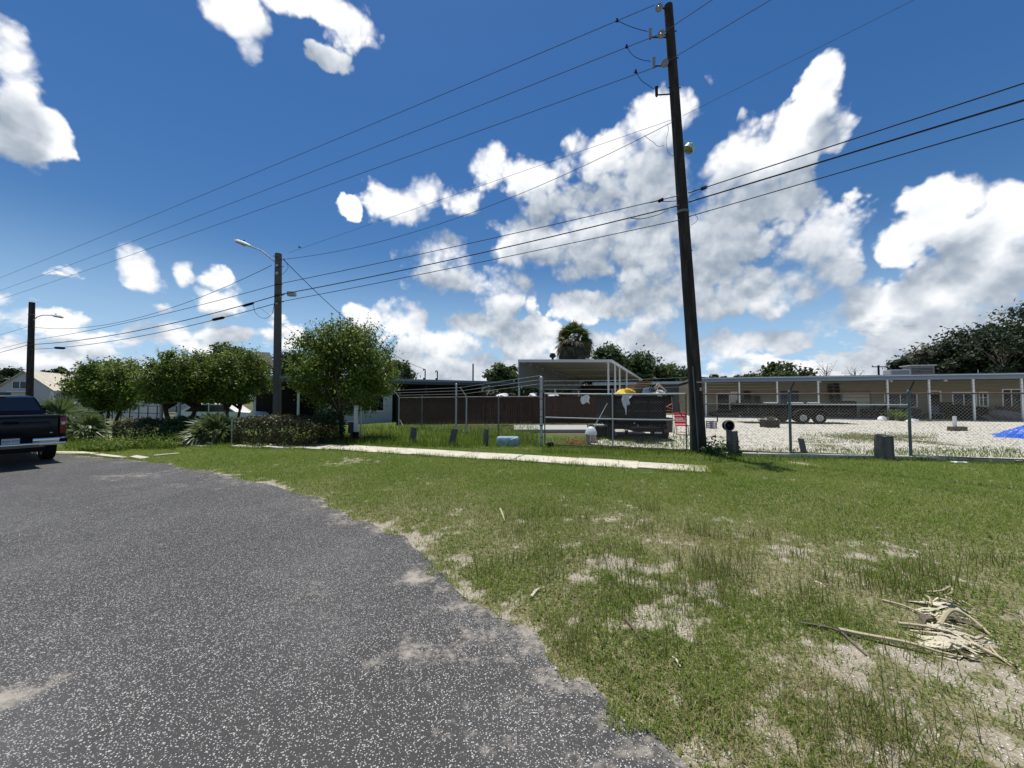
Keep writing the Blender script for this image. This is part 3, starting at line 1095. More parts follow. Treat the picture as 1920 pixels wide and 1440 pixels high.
x, y, H = rank(21000, [(560, 1010, 803, 842, .40, 1.3), (1015, 1310, 822, 856, .14, .8), (120, 330, 815, 846, .14, 1.2), (330, 640, 826, 842, .08, .9), (1320, 1920, 848, 868, .12, .7), (1500, 1760, 815, 836, .10, .45), (1320, 1900, 840, 856, .04, .45), (1700, 1920, 786, 793, .05, 1.1), (660, 1000, 797, 812, .05, 1.6)], 0.10, 0.24, 61)
k = ~sidewalk_mask(x, y, 0.02)
x, y, H = x[k], y[k], H[k]
r = np.random.default_rng(6)
zz = np.where(in_poly(x, y, LOT), 0.07, np.where((y < 26), lawn_height(x, y), ghv(x)))
blades('rank_grass', x, y, zz, H, r.uniform(0.010, 0.022, len(x)), 0.6, GRASS_TALL, 10, 'longer unmown grass growing around the fence feet and behind the sidewalk')

r = np.random.default_rng(71)
n = 9000
a_ = r.uniform(-.3, sdl + 3, n)
b_ = np.where(r.random(n) < .6, -1, 1) * (0.5 + r.normal(0.02, .05, n))
k = r.random(n) < 0.04
b_[k] = r.uniform(-.5, .5, k.sum())
a_[:1500] = np.abs(r.normal(0, .45, 1500)) - .25
b_[:1500] = r.uniform(-.5, .5, 1500)
x = SWa.x + sd.x * a_ + sn.x * b_
y = SWa.y + sd.y * a_ + sn.y * b_
k = fbm(x * 1.4, y * 1.4, 81, 3) > .40
x, y = x[k], y[k]
blades('slab_edge_grass', x, y, ghv(x) + .02, r.uniform(.06, .19, len(x)), r.uniform(.008, .014, len(x)), .9, GRASS_M, 72, 'grass creeping over the edges of the pale sidewalk slabs')

# wiry tufts standing out of the mown grass
tufts = [(995, 975, .28), (1045, 972, .22), (1205, 1000, .32), (1215, 960, .2), (1300, 1005, .3), (1350, 1015, .26), (1340, 1075, .34), (1160, 1110, .30), (1265, 1110, .30), (1310, 1130, .28), (1240, 1130, .22), (1060, 1060, .2),
         (1100, 1215, .34), (1235, 1220, .26), (1180, 1040, .2), (1375, 1090, .25), (1555, 1170, .30), (1545, 1100, .25), (1655, 1120, .32), (1690, 1115, .26), (1790, 1120, .45), (1640, 1395, .38), (1680, 1380, .32), (1730, 1250, .2), (1490, 1050, .2),
         (970, 1060, .18), (1010, 1045, .25), (1030, 1090, .28), (985, 1000, .2), (1130, 1060, .26), (1190, 1075, .24), (1280, 1060, .22), (1330, 1105, .3), (1255, 1150, .25), (1400, 1060, .2), (1520, 1130, .24), (1600, 1075, .22), (1720, 1085, .34), (1150, 1150, .22), (1070, 1225, .26), (900, 1075, .22), (1320, 1330, .16), (1850, 1060, .2), (1420, 1010, .15), (1095, 980, .16), (960, 1010, .14), (1610, 1420, .3)]
X, Y, H = [], [], []
r = np.random.default_rng(8)
for (px, py, h) in tufts:
    p = gnd(px, py)
    n = int(r.integers(40, 75))
    s = 0.08 + 0.17 * h
    X.append(r.normal(p.x, s, n))
    Y.append(r.normal(p.y, s * 0.8, n))
    H.append(h * r.uniform(0.4, 1.05, n))
x, y, H = map(np.concatenate, (X, Y, H))
k = road_dist(x, y) > 0.02
x, y, H = x[k], y[k], H[k]
d = np.hypot(x, y)
blades('tall_weeds', x, y, lawn_height(x, y), H, 0.0020 + 0.0007 * d, 0.62, WEED_M, 12, 'thin dark wiry weed tufts standing above the mown grass')

# flat broad leaves in the lawn
xs_, ys_, r = sample_lawn(0, -6, 15, 1.6, 12, 900, 16000, 300)
k = (road_dist(xs_, ys_) > 0.1) & LAWN_BACK(xs_, ys_) & ~sidewalk_mask(xs_, ys_, 0.02)
k &= (fbm(xs_ * 0.5, ys_ * 0.5, 90) > 0.45) & (r.random(len(xs_)) > bare(xs_, ys_))
xs_, ys_ = xs_[k], ys_[k]


def quads(c, nrm, size, r, aspect=0.55):
    """leaf shaped quads at c facing nrm"""
    n = len(c)
    nrm = nrm / np.maximum(np.linalg.norm(nrm, axis=1, keepdims=True), 1e-6)
    ref = r.normal(size=(n, 3))
    a = np.cross(nrm, ref)
    a /= np.maximum(np.linalg.norm(a, axis=1, keepdims=True), 1e-6)
    b = np.cross(nrm, a)
    s = size[:, None]
    P = np.stack([c - a * s, c - b * s * aspect + nrm * s * .12, c + a * s, c + b * s * aspect + nrm * s * .12], 1)
    F = (np.arange(n) * 4)[:, None] + np.arange(4)
    return P.reshape(-1, 3), F


n = len(xs_)
c = np.stack([xs_, ys_, lawn_height(xs_, ys_) + r.uniform(0.015, 0.05, n)], 1)
nr = np.stack([r.normal(0, .5, n), r.normal(0, .5, n), np.ones(n)], 1)
sz = r.uniform(0.005, 0.010, n) * (1 + np.hypot(xs_, ys_) * 0.09)
V, F = quads(c, nr, sz, r, 0.8)
tag(link_mesh('lawn_weeds', np_mesh('lawn_weeds', V, F), CLOVER_M), 'low broad leaved weeds spread through the sunlit lawn', 'weeds', kind='stuff')
print('broad', n)


# ------------------------------------------------------------------ plants
def crown_points(r, n, radii, clumps, spread, shell=0.55, flat_bottom=None, boxy=2.0, gap=0.0):
    """leaf positions in a crown: clumps spread through the outer part of an ellipsoid"""
    cs = []
    while len(cs) < clumps:
        v = r.normal(size=3)
        v /= (np.abs(v) ** boxy).sum() ** (1 / boxy)
        rad = r.uniform(shell, 1.0) ** 0.6
        p = v * rad
        if flat_bottom is not None and p[2] < flat_bottom:
            p[2] = flat_bottom + r.uniform(0, 0.15)
        cs.append(p)
    cs = np.array(cs)
    w = r.uniform(0.5, 1.5, clumps)
    idx = r.choice(clumps, n, p=w / w.sum())
    sp = (spread * r.uniform(0.6, 1.3, clumps))[idx]
    off = r.normal(size=(n, 3)) * sp[:, None]
    p = cs[idx] + off
    if flat_bottom is not None:
        lo = p[:, 2] < flat_bottom - 0.05
        p[lo, 2] = flat_bottom + r.uniform(-0.08, 0.12, lo.sum())
    return p * np.array(radii), cs * np.array(radii)


def limbs(mb, base, tips, r0, seed, n=6):
    rr = random.Random(seed)
    for tp in tips:
        tp = Vector(tp)
        b = Vector(base)
        mid = b.lerp(tp, 0.5) + Vector((rr.uniform(-.1, .1), rr.uniform(-.1, .1), rr.uniform(0, .15))) * (tp - b).length
        rs = r0 * rr.uniform(0.5, 0.9)
        mb.tube([b, b.lerp(mid, .5), mid, tp], [rs, rs * .8, rs * .55, rs * .18], n)


def tree(name, label, loc, trunk_h, trunk_r, ccz, radii, nleaf, leaf, lm, bm_, seed, cat='tree', group=None, clumps=60, spread=0.16, flat=None, boxy=2.0, stems=1, shell=0.55, sprigs=0, lean=(0, 0), nlimb=10, aspect=0.55):
    r = np.random.default_rng(seed)
    rr = random.Random(seed)
    t = thing(name, label, cat, loc, 0, group)
    mb = MB()
    tops = []
    for s in range(stems):
        a = 2 * PI * s / max(stems, 1) + 0.5
        b0 = Vector((math.cos(a) * trunk_r * 1.6, math.sin(a) * trunk_r * 1.6, -0.05)) if stems > 1 else Vector((0, 0, -0.05))
        top = Vector((b0.x * 2.2 + lean[0], b0.y * 2.2 + lean[1], trunk_h))
        pts = [b0, b0.lerp(top, 0.33) + Vector((rr.uniform(-.04, .04), rr.uniform(-.04, .04), 0)), b0.lerp(top, 0.7) + Vector((rr.uniform(-.05, .05), rr.uniform(-.05, .05), 0)), top]
        k = trunk_r if stems == 1 else trunk_r * 0.6
        mb.tube(pts, [k * 1.25, k, k * .9, k * .75], 9)
        tops.append(top)
    P, cs = crown_points(r, nleaf, radii, clumps, spread, shell, flat, boxy)
    P[:, 2] += ccz
    cs = cs + np.array([0, 0, ccz])
    for tp in tops:
        sel = [Vector(cs[i]) * 0.85 + Vector((0, 0, 0.15 * ccz)) for i in r.choice(len(cs), min(nlimb, len(cs)), replace=False)]
        limbs(mb, tp - Vector((0, 0, trunk_h * .12)), sel, trunk_r * (0.75 if stems == 1 else .5), seed)
    if sprigs:
        S = []
        for _ in range(sprigs):
            a = r.uniform(0, 2 * PI)
            e = r.uniform(0.15, 1.2)
            v = np.array([math.cos(a) * math.cos(e), math.sin(a) * math.cos(e), math.sin(e)])
            b0 = v * np.array(radii) * r.uniform(.85, .95) + np.array([0, 0, ccz])
            d = v + np.array([0, 0, 0.6])
            d /= np.linalg.norm(d)
            l = r.uniform(0.22, 0.7)
            q = b0[None] + d[None] * (np.linspace(0, 1, 12)[:, None] * l) + r.normal(size=(12, 3)) * 0.035
            S.append(q)
            mb.tube([b0 - d * .1, b0 + d * l], [0.008, 0.003], 4)
        P = np.concatenate([P] + S)
    mb.build('trunk', bm_, t, smooth=True)
    n = len(P)
    nr = r.normal(size=(n, 3)) * 0.8 + (P - np.array([0, 0, ccz])) / np.array(radii) * 0.7 + np.array([0, 0, 0.5])
    sz = leaf * r.uniform(0.6, 1.3, n)
    V, F = quads(P, nr, sz, r, aspect)
    link_mesh('crown', np_mesh('crown', V, F), lm, t)
    return t


def px_tree(px, base_y, Y, top_y, bot_y, wpx, **kw):
    """real size of a tree standing Y metres off"""
    p = at(px, base_y, Y)
    top = at(px, top_y, Y).z
    bot = at(px, bot_y, Y).z
    w = wpx / FPX * Y * kw.get('k', 1.0)
    return Vector((p.x, Y, gh(p.x))), (top + bot) / 2 - gh(p.x), (w / 2, w / 2, (top - bot) / 2)


# the four clipped trees beside the sidewalk
p = gnd(648, 826)
loc, cz, rad = px_tree(648, 826, p.y, 608, 768, 186, k=.96)
tree('round_tree', 'big round clipped tree beside the middle of the sidewalk', loc, 1.25, 0.13, cz, rad, 36000, 0.055, LEAF_CLIP, BARK, 1, clumps=170, spread=0.11, stems=3, sprigs=130, shell=0.25, group='clipped trees along the street')
loc, cz, rad = px_tree(338, 820, 17.2, 664, 757, 118, k=.94)
tree('clipped_tree', 'clipped tree with flat underside left of the grey fan palmetto', loc, 1.5, 0.16, cz, rad, 27000, 0.056, LEAF_CLIP, BARK_D, 2, clumps=190, spread=0.12, flat=-0.92, boxy=3.4, stems=2, sprigs=70, shell=0.2, group='clipped trees along the street')
loc, cz, rad = px_tree(432, 820, 17.6, 661, 758, 122, k=.94)
tree('clipped_tree', 'clipped tree with flat underside next to the wooden lamp pole', loc, 1.5, 0.1, cz, rad, 27000, 0.056, LEAF_CLIP, BARK_D, 3, clumps=190, spread=0.12, flat=-0.92, boxy=3.4, stems=3, sprigs=70, shell=0.2, group='clipped trees along the street')
loc, cz, rad = px_tree(205, 790, 25, 676, 770, 134, k=.92)
tree('clipped_tree', 'dark round topped tree standing before the white wall beyond the pickup', loc, 1.2, 0.16, cz, rad, 25000, 0.08, LEAF_CLIP, BARK_D, 4, clumps=170, spread=0.12, boxy=2.4, stems=3, sprigs=70, shell=0.2, group='clipped trees along the street')


def fan(mb, c, az, el, pet, rad, nl, r, droop=0.25, w=0.03, arc=2.6, roll=1.1):
    """one fan leaf: petiole and a half circle of narrow leaflets"""
    d = Vector((math.cos(az) * math.cos(el), math.sin(az) * math.cos(el), math.sin(el)))
    side = Vector((-math.sin(az), math.cos(az), 0))
    side = Matrix.Rotation(r.uniform(-roll, roll), 3, d) @ side
    nrm = d.cross(side).normalized()
    hub = Vector(c) + d * pet
    mb.tube([c, hub], [0.012, 0.008], 4)
    for k in range(nl):
        a = (k / (nl - 1) - 0.5) * arc
        v = d * math.cos(a) + side * math.sin(a)
        L = rad * (0.75 + 0.25 * math.cos(a)) * r.uniform(.85, 1.1)
        t = v.cross(nrm).normalized()
        p1 = hub + v * L * .55 + nrm * r.uniform(-.02, .02) - Vector((0, 0, droop * .15 * L))
        p2 = hub + v * L - Vector((0, 0, droop * L * r.uniform(.6, 1.4)))
        b = len(mb.v)
        mb.v += [tuple(hub - t * w * .25), tuple(hub + t * w * .25), tuple(p1 + t * w * .5), tuple(p1 - t * w * .5), tuple(p2)]
        mb.f += [(b, b + 1, b + 2, b + 3), (b + 3, b + 2, b + 4)]


def palmetto(px, py, wid, h, nf, seed, label, w=0.045, Y=None):
    rr = random.Random(seed)
    p = gnd(px, py) if Y is None else Vector((at(px, py, Y).x, Y, gh(at(px, py, Y).x)))
    t = thing('palmetto', label, 'palmetto', p, 0, 'fan palmettos along the street')
    st = MB().tube([(0, 0, -.05), (0, 0, h * .28)], [0.13, 0.10], 8)
    st.build('trunk', PALM_BARK, t)
    mb = MB()
    for k in range(nf):
        az = rr.uniform(0, 2 * PI)
        el = rr.uniform(-0.15, 1.35)
        fan(mb, (0, 0, h * .22), az, el, wid * rr.uniform(.22, .42), wid * rr.uniform(.5, .68), 11, rr, w=w * 1.5, arc=2.3)
    mb.build('fronds', LEAF_PALM, t)
    return t


palmetto(403, 833, 1.25, 1.6, 46, 21, 'grey green fan palmetto in front of the long hedge', 0.055)
palmetto(155, 826, 1.35, 1.5, 24, 22, 'loose fan palmetto standing in weeds just right of the pickup', 0.05)
palmetto(108, 800, 1.9, 2.6, 32, 23, 'fan palmetto showing behind the pickup tailgate', 0.07, Y=18)


def hedge(name, label, a, b, h, depth, n, seed, lm, leaf=0.045, cat='hedge', ragged=0.12):
    r = np.random.default_rng(seed)
    a, b = Vector(a), Vector(b)
    L = (b - a).length
    ang = math.atan2(b.y - a.y, b.x - a.x)
    t = thing(name, label, cat, (a + b) / 2, ang)
    # dark inner twigs
    mb = MB()
    for k in range(int(L * 9)):
        x0 = random.uniform(-L / 2, L / 2)
        y0 = random.uniform(-depth * .2, depth * .2)
        mb.tube([(x0, y0, -.03), (x0 + random.uniform(-.15, .15), y0 + random.uniform(-.25, .25) * depth, h * random.uniform(.5, .85))], [0.016, 0.006], 4)
    mb.build('stems', BARK_D, t)['kind'] = 'stuff'
    u = r.uniform(-1, 1, n)
    v = r.uniform(-1, 1, n)
    w = r.uniform(0, 1, n)
    f = r.integers(0, 10, n)
    v = np.where(f < 3, -1 + r.exponential(.12, n), np.where(f < 5, 1 - r.exponential(.12, n), v))
    w = np.where(f >= 5, 1 - r.exponential(.10, n), w)
    w = np.clip(w, 0.03, 1)
    rnd = (1 - np.abs(u) ** 6 * 0.25)
    x = u * L / 2
    y = v * depth / 2 * rnd * (0.8 + 0.2 * np.sin(np.clip(w, 0, 1) * PI)) + r.normal(0, .03, n)
    z = w * h * rnd * (0.9 + 0.25 * (fbm(x * 1.6 + 9, y * 1.6, seed) - .3)) + r.normal(0, ragged * .3, n) * (w > .8)
    z = np.maximum(z, 0.02)
    P = np.stack([x, y, z], 1)
    nr = np.stack([r.normal(0, .7, n), v + r.normal(0, .7, n), w * 1.2 + r.normal(0, .6, n)], 1)
    V, F = quads(P, nr, leaf * r.uniform(.6, 1.3, n), r)
    link_mesh('foliage', np_mesh('foliage', V, F), lm, t)
    return t


hedge('hedge', 'long clipped hedge with rusty brown top behind the sidewalk', gnd(422, 838) + sn * .75, gnd(578, 844) + sn * .75, 1.12, 1.3, 9000, 31, LEAF_HEDGE)
hedge('hedge', 'short rounded hedge left of the pale trunks', gnd(192, 829) + sn * .7, gnd(270, 831) + sn * .7, 0.98, 1.2, 5200, 32, LEAF_HEDGE)
hedge('shrub', 'dark leafy shrub under the left clipped tree', gnd(268, 832) + sn * .9, gnd(326, 833) + sn * .9, 0.95, 1.1, 3000, 33, LEAF_SHRUB, 0.07, 'shrub', 0.3)
hedge('shrub', 'loose green shrub left of the big round tree trunk', gnd(528, 841) + sn * 1.6, gnd(560, 842) + sn * 1.6, 1.15, 1.0, 2200, 34, LEAF_SHRUB, 0.055, 'shrub', 0.4)
hedge('weed_clump', 'low weedy clump on the verge right of the pickup', gnd(150, 846) + sn * .4, gnd(240, 845) + sn * .3, 0.26, 1.5, 2600, 35, CLOVER_M, 0.035, 'weeds', 0.4)
hedge('weed_clump', 'weedy clump at the foot of the short rounded hedge', gnd(240, 842) + sn * .2, gnd(330, 841) + sn * .2, 0.3, 0.9, 1800, 36, CLOVER_M, 0.035, 'weeds', 0.4)
hedge('weed_clump', 'leafy weeds around the foot of the big utility pole', gnd(1322, 856) + Vector((0, .25, 0)), gnd(1395, 858) + Vector((0, .15, 0)), 0.28, 0.5, 700, 37, LEAF_SHRUB, 0.05, 'weeds', 0.4)

# trees beyond the buildings
far = [
    # px, Y, top, bottom, width, label, leaf mat, n, seed
    (945, 52, 684, 730, 62, 'small dense tree beyond the flat roof left of the carport', LEAF_FAR, 2600, 41),
    (1040, 64, 710, 752, 190, 'low dark thicket seen under the carport roof', LEAF_DARK, 2600, 58),
    (925, 60, 721, 752, 120, 'low dark thicket seen under the long flat roof', LEAF_DARK, 1800, 59),
    (1140, 58, 654, 740, 95, 'green tree just right of the tall palm', LEAF_FAR, 3800, 42),
    (1195, 62, 664, 740, 110, 'highest spreading tree behind the carport right edge', LEAF_FAR, 4200, 43),
    (1255, 64, 688, 745, 80, 'low green tree left of the big utility pole', LEAF_FAR, 3200, 44),
    (1470, 56, 684, 735, 92, 'round tree over the middle of the motel roof', LEAF_FAR, 3200, 45),
    (1405, 60, 700, 735, 48, 'low treetop above the motel roof right of the utility pole', LEAF_FAR, 1500, 46),
    (1340, 66, 704, 735, 60, 'very low dark treetop beside the utility pole', LEAF_DARK, 1400, 47),
    (1690, 54, 676, 725, 34, 'small dark tree behind the rooftop air conditioners', LEAF_DARK, 1500, 48),
    (1760, 56, 648, 725, 120, 'feathery grey green tree behind the motel roof', LEAF_FEATHER, 3200, 49),
    (1808, 52, 640, 725, 85, 'dark tree at the left foot of the huge oak', LEAF_DARK, 2600, 50),
    (1918, 50, 584, 722, 205, 'huge dark oak at the right end of the motel', LEAF_DARK, 7000, 51),
    (1865, 53, 612, 722, 90, 'dark shoulder tree on the left side of the huge oak', LEAF_DARK, 2800, 60),
    (432, 40, 645, 720, 80, 'taller tree peeping over the clipped trees', LEAF_FAR, 2600, 53),
    (545, 38, 664, 720, 70, 'loose tree behind the wooden lamp pole', LEAF_FAR, 2200, 54),
    (745, 48, 678, 725, 62, 'tree peeping out right of the big round tree', LEAF_FAR, 1800, 55),
    (18, 88, 692, 740, 62, 'dark tree behind the gable of the pale house', LEAF_DARK, 1800, 56),
    (112, 92, 692, 735, 50, 'treetops above the pale house roof', LEAF_DARK, 1500, 57),
]
for (px, Y, ty, by, w, lab, lm, n, sdn) in far:
    loc, cz, rad = px_tree(px, by, Y, ty, by, w)
    loc.z = gh(loc.x)
    lf = 0.0052 * Y
    tree('background_tree', lab, loc, max(1.0, cz - rad[2] * .6), 0.22, cz, rad, int(n * 2.4), lf * .95, lm, BARK_D, sdn, clumps=70 if n < 7000 else 150, spread=0.14 if n < 7000 else .10, boxy=2.0 if n < 7000 else 3.4, shell=0.15, group='trees beyond the buildings', nlimb=12)


def bare_tree(px, Y, ty, by, w, seed, label):
    rr = random.Random(seed)
    loc, cz, rad = px_tree(px, by, Y, ty, by, w)
    t = thing('bare_tree', label, 'tree', loc, 0, 'thin bare trees behind the motel')
    mb = MB()
    H = cz + rad[2]
    mb.tube([(0, 0, 0), (0.1, 0, H * .5), (0, 0, H * .8)], [0.12, 0.09, 0.04], 6)
    tips = []
    for k in range(16):
        b = Vector((0, 0, H * rr.uniform(.5, .8)))
        tp = Vector((rr.uniform(-1, 1) * rad[0], rr.uniform(-1, 1) * rad[0], H * rr.uniform(.8, 1.03)))
        mb.tube([b, b.lerp(tp, .5) + Vector((0, 0, .1)), tp], [0.04, 0.025, 0.012], 4)
        tips.append(tp)
    mb.build('trunk', TWIG, t)
    r = np.random.default_rng(seed)
    P = np.concatenate([np.array(tp)[None] + r.normal(size=(14, 3)) * 0.25 for tp in tips])
    V, F = quads(P, r.normal(size=P.shape), r.uniform(.03, .07, len(P)), r)
    link_mesh('crown', np_mesh('crown', V, F), LEAF_FEATHER, t)


bare_tree(1550, 58, 678, 725, 34, 61, 'thin bare twiggy tree above the motel roof left of the pair')
bare_tree(1604, 58, 686, 725, 34, 62, 'shorter bare twiggy tree above the motel roof near the crossarm pole')
bare_tree(1885, 47, 640, 725, 60, 63, 'pale grey bare tree in front of the huge dark oak')

# tall sabal palm with its dead skirt
def sabal():
    Y = 47
    p = at(1077, 700, Y)
    top = at(1077, 640, Y).z
    t = thing('sabal_palm', 'tall cabbage palm with a shaggy dead skirt behind the carport', 'palm tree', (p.x, Y, 0))
    MB().tube([(0, 0, 0), (0.1, 0, top * .5), (0, 0, top)], [0.32, 0.24, 0.22], 9).build('trunk', PALM_BARK, t, smooth=True)
    rr = random.Random(5)
    mb = MB()
    for k in range(60):
        fan(mb, (0, 0, top + .35), rr.uniform(0, 2 * PI), rr.uniform(-0.35, 1.3), rr.uniform(.9, 1.25), rr.uniform(1.1, 1.4), 15, rr, 0.25, 0.17)
    mb.build('crown', LEAF_SABAL, t)
    mb = MB()
    for k in range(150):
        az = rr.uniform(0, 2 * PI)
        el = rr.uniform(-1.45, -0.05)
        fan(mb, (0, 0, top + rr.uniform(-0.7, .2)), az, el, rr.uniform(.8, 1.5), rr.uniform(1.0, 1.4), 12, rr, 0.55, 0.15, 2.0)
    mb.build('dead_skirt', LEAF_DEAD, t)


sabal()


# ------------------------------------------------------------------ buildings
def plane_x(px, O, u, off=0.0, vdir=None):
    """distance along the line O + s*u (moved off along vdir) seen in pixel column px"""
    k = (px - 960) / FPX / math.cos(PITCH)
    o = Vector(O) + (Vector(vdir) * off if vdir is not None else Vector((0, 0, 0)))
    # X = k*Y
    return (k * o.y - o.x) / (u[0] - k * u[1])


class Wall:
    """things on a wall plane, in a building's local frame"""


def motel():
    O = Vector((26.7, 27.9, 0))
    t = thing('motel_building', 'long low beige building with a porch behind the white gravel lot', 'building', O, U_ANG)
    X = lambda px, off=0.0: plane_x(px, O, U, off, Vv)
    EZ = 3.2
    x0, x1 = X(1296), X(1920) + 9
    L = x1 - x0
    cx = (x0 + x1) / 2
    PD = 2.3
    # roof: sheet, folded metal edge, soffit
    MB().box((cx, 5.8, EZ + 0.06), (L - .02, 11.5, 0.10)).build('roof', ROOF_TOP, t)
    f = MB()
    f.prism([(-.02, EZ + .13), (-.10, EZ + .12), (-.14, EZ - .10), (-.12, EZ - .26), (-.02, EZ - .26)], 0, 1)
    fa = MB()
    fa.v = [(x0 - .05 + v[1] * (L + .1), v[0], v[2]) for v in f.v]
    fa.f = f.f
    fa.build('fascia', ROOF_METAL, t)
    MB().box((cx, -.155, EZ + .06), (L + .1, .03, .035)).build('drip_edge', WHITE, t)
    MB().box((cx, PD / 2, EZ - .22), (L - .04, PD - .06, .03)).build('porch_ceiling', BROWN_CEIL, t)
    # floor slab
    MB().box((cx, PD / 2 + .1, 0.05), (L, PD + .2, .16)).build('porch_floor', CONC2, t)
    # wall with openings
    ops = [(1343, 1368, 0.1, 2.1, 'screen_door'), (1369, 1382, 0.1, 2.2, 'door'), (1463, 1497, 0.1, 2.25, 'double_door'), (1577, 1633, 0.1, 2.2, 'garage_door'), (1657, 1719, 0.95, 2.05, 'window'),
           (1738, 1764, 0.1, 2.2, 'doorway'), (1784, 1830, 0.5, 2.1, 'window'), (1834, 1852, 1.05, 2.1, 'window'), (1878, 1915, 0.5, 2.3, 'window')]
    wy = PD
    xs = [x0]
    w = MB()
    cur = x0
    for (a, b, z0, z1, _) in ops:
        xa, xb = X(a, wy), X(b, wy)
        w.box(((cur + xa) / 2, wy + .1, 1.52), (xa - cur, .2, 2.9))
        if z0 > 0.15:
            w.box(((xa + xb) / 2, wy + .1, (z0 + .07) / 2), (xb - xa, .2, z0 - .07))
        w.box(((xa + xb) / 2, wy + .1, (z1 + 2.97) / 2), (xb - xa, .2, 2.97 - z1))
        cur = xb
    w.box(((cur + x1) / 2, wy + .1, 1.52), (x1 - cur, .2, 2.9))
    w.box((x0 + .1, wy + 4.8, 1.5), (.2, 9.1, 2.9))
    w.box((x1 - .1, wy + 4.8, 1.5), (.2, 9.1, 2.9))
    w.box((cx, wy + 9.2, 1.5), (L - .4, .2, 2.9))
    w.build('wall', BEIGE, t)
    for (a, b, z0, z1, nm) in ops:
        xa, xb = X(a, wy), X(b, wy)
        c, wd = (xa + xb) / 2, xb - xa
        fr = MB()
        th = .06
        for sx in (-1, 1):
            fr.box((c + sx * (wd / 2 - th / 2), wy + .03, (z0 + z1) / 2), (th, .1, z1 - z0 - .004))
        fr.box((c, wy + .03, z1 - th / 2 - .002), (wd - 2 * th, .1, th))
        if nm in ('window',):
            o = fr
            o.box((c, wy + .0, z0 + .03), (wd - 2 * th - .002, .14, .06))
            wo = o.build('window', WHITE, t)
            g = MB().box((c, wy + .08, (z0 + z1) / 2), (wd - 2 * th, .02, z1 - z0 - .05))
            g.build('pane', WIN_DARK, wo)
            m_ = MB().box((c, wy + .05, (z0 + z1) / 2), (.05, .04, z1 - z0 - .14))
            if wd < .9:
                m_.box((c, wy + .045, (z0 + z1) / 2 + .1), (wd - .13, .04, .05))
            m_.build('mullion', WHITE, wo)
        elif nm == 'garage_door':
            d = fr.build('garage_door', BEIGE, t)
            n = 5
            for q in range(n):
                hh = (z1 - z0 - .1) / n
                MB().rbox((c, wy + .09, z0 + hh * (q + .5)), (wd - 2 * th - .01, .05, hh - .015), .01, 1).build('panel', mat('tan garage panel', (0.40, 0.38, 0.31), .7, var=.08), d)
        elif nm == 'doorway':
            d = fr.build('doorway', WHITE, t)
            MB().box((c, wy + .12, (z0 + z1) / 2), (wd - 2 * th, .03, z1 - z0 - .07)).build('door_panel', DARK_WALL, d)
        else:
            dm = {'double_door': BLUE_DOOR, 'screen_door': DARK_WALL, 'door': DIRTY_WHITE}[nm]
            d = fr.build('door', WHITE if nm != 'double_door' else BLUE_DOOR, t)
            if nm == 'double_door':
                for sx in (-1, 1):
                    MB().box((c + sx * (wd - .12) / 4, wy + .1, (z0 + z1) / 2), ((wd - .14) / 2, .04, z1 - z0 - .07)).build('door_panel', dm, d)
            else:
                MB().box((c, wy + .1, (z0 + z1) / 2), (wd - .12, .04, z1 - z0 - .07)).build('door_panel', dm, d)
            MB().lathe([(.001, 0), (.03, .01), (.03, .05), (.001, .06)], (c + wd * .2, wy - .02, 1.05), 8, Matrix.Rotation(PI / 2, 3, 'X')).build('handle', GALV, d)
    # porch posts
    cols = [1323, 1386, 1457, 1534, 1664, 1742, 1825, 1916]
    for px in cols + [2010]:
        xx = X(px)
        MB().box((xx, 0.02, 1.52), (.095, .095, 2.84)).build('porch_post', WHITE, t)
    # small things under the eave
    for px in (1537, 1671, 1773):
        xx = X(px, .35)
        MB().lathe([(.001, -.02), (.09, 0), (.10, .08), (.05, .12), (.001, .12)], (xx, .35, EZ - .36), 10).build('porch_lamp', DIRTY_WHITE, t)
    # roof units
    xx = X(1682, 5)
    a = MB().rbox((xx, 5, EZ + .45), (1.35, 1.0, .62), .04, 2)
    a = a.build('rooftop_unit', GALV, t)
    s = MB()
    for q in range(6):
        s.box((xx, 4.49, EZ + .25 + q * .08), (1.1, .025, .03))
    s.build('louvre', DARK_METAL, a)
    xx = X(1722, 5.2)
    a = MB().rbox((xx, 5.2, EZ + .62), (1.5, 1.1, .85), .03, 1).build('rooftop_unit', GALV_DULL, t)
    MB().rbox((xx, 5.2, EZ + 1.07), (1.75, 1.3, .07), .02, 1).build('lid', GALV, a)
    s = MB()
    for q in range(5):
        s.box((xx, 4.64, EZ + .35 + q * .12), (1.3, .025, .04))
    s.build('louvre', DARK_METAL, a)
    xx = X(1835, 3)
    MB().tube([(xx, 3, EZ + .1), (xx, 3, EZ + .55)], .025, 6).build('vent_pipe', GALV, t)
    xx = X(1908, 3)
    m_ = MB().tube([(xx - 3, 3, EZ + .22), (xx + 3, 3, EZ + .22)], .03, 6)
    for q in range(5):
        m_.box((xx - 2.6 + q * 1.3, 3, EZ + .15), (.08, .2, .12))
    m_.build('gas_pipe', GALV_DULL, t)
    return O, X, PD


MO, MX, MPD = motel()


def mloc(px, off, z=0.13):
    s = MX(px, off)
    q = MO + U * s + Vv * off
    return Vector((q.x, q.y, z))


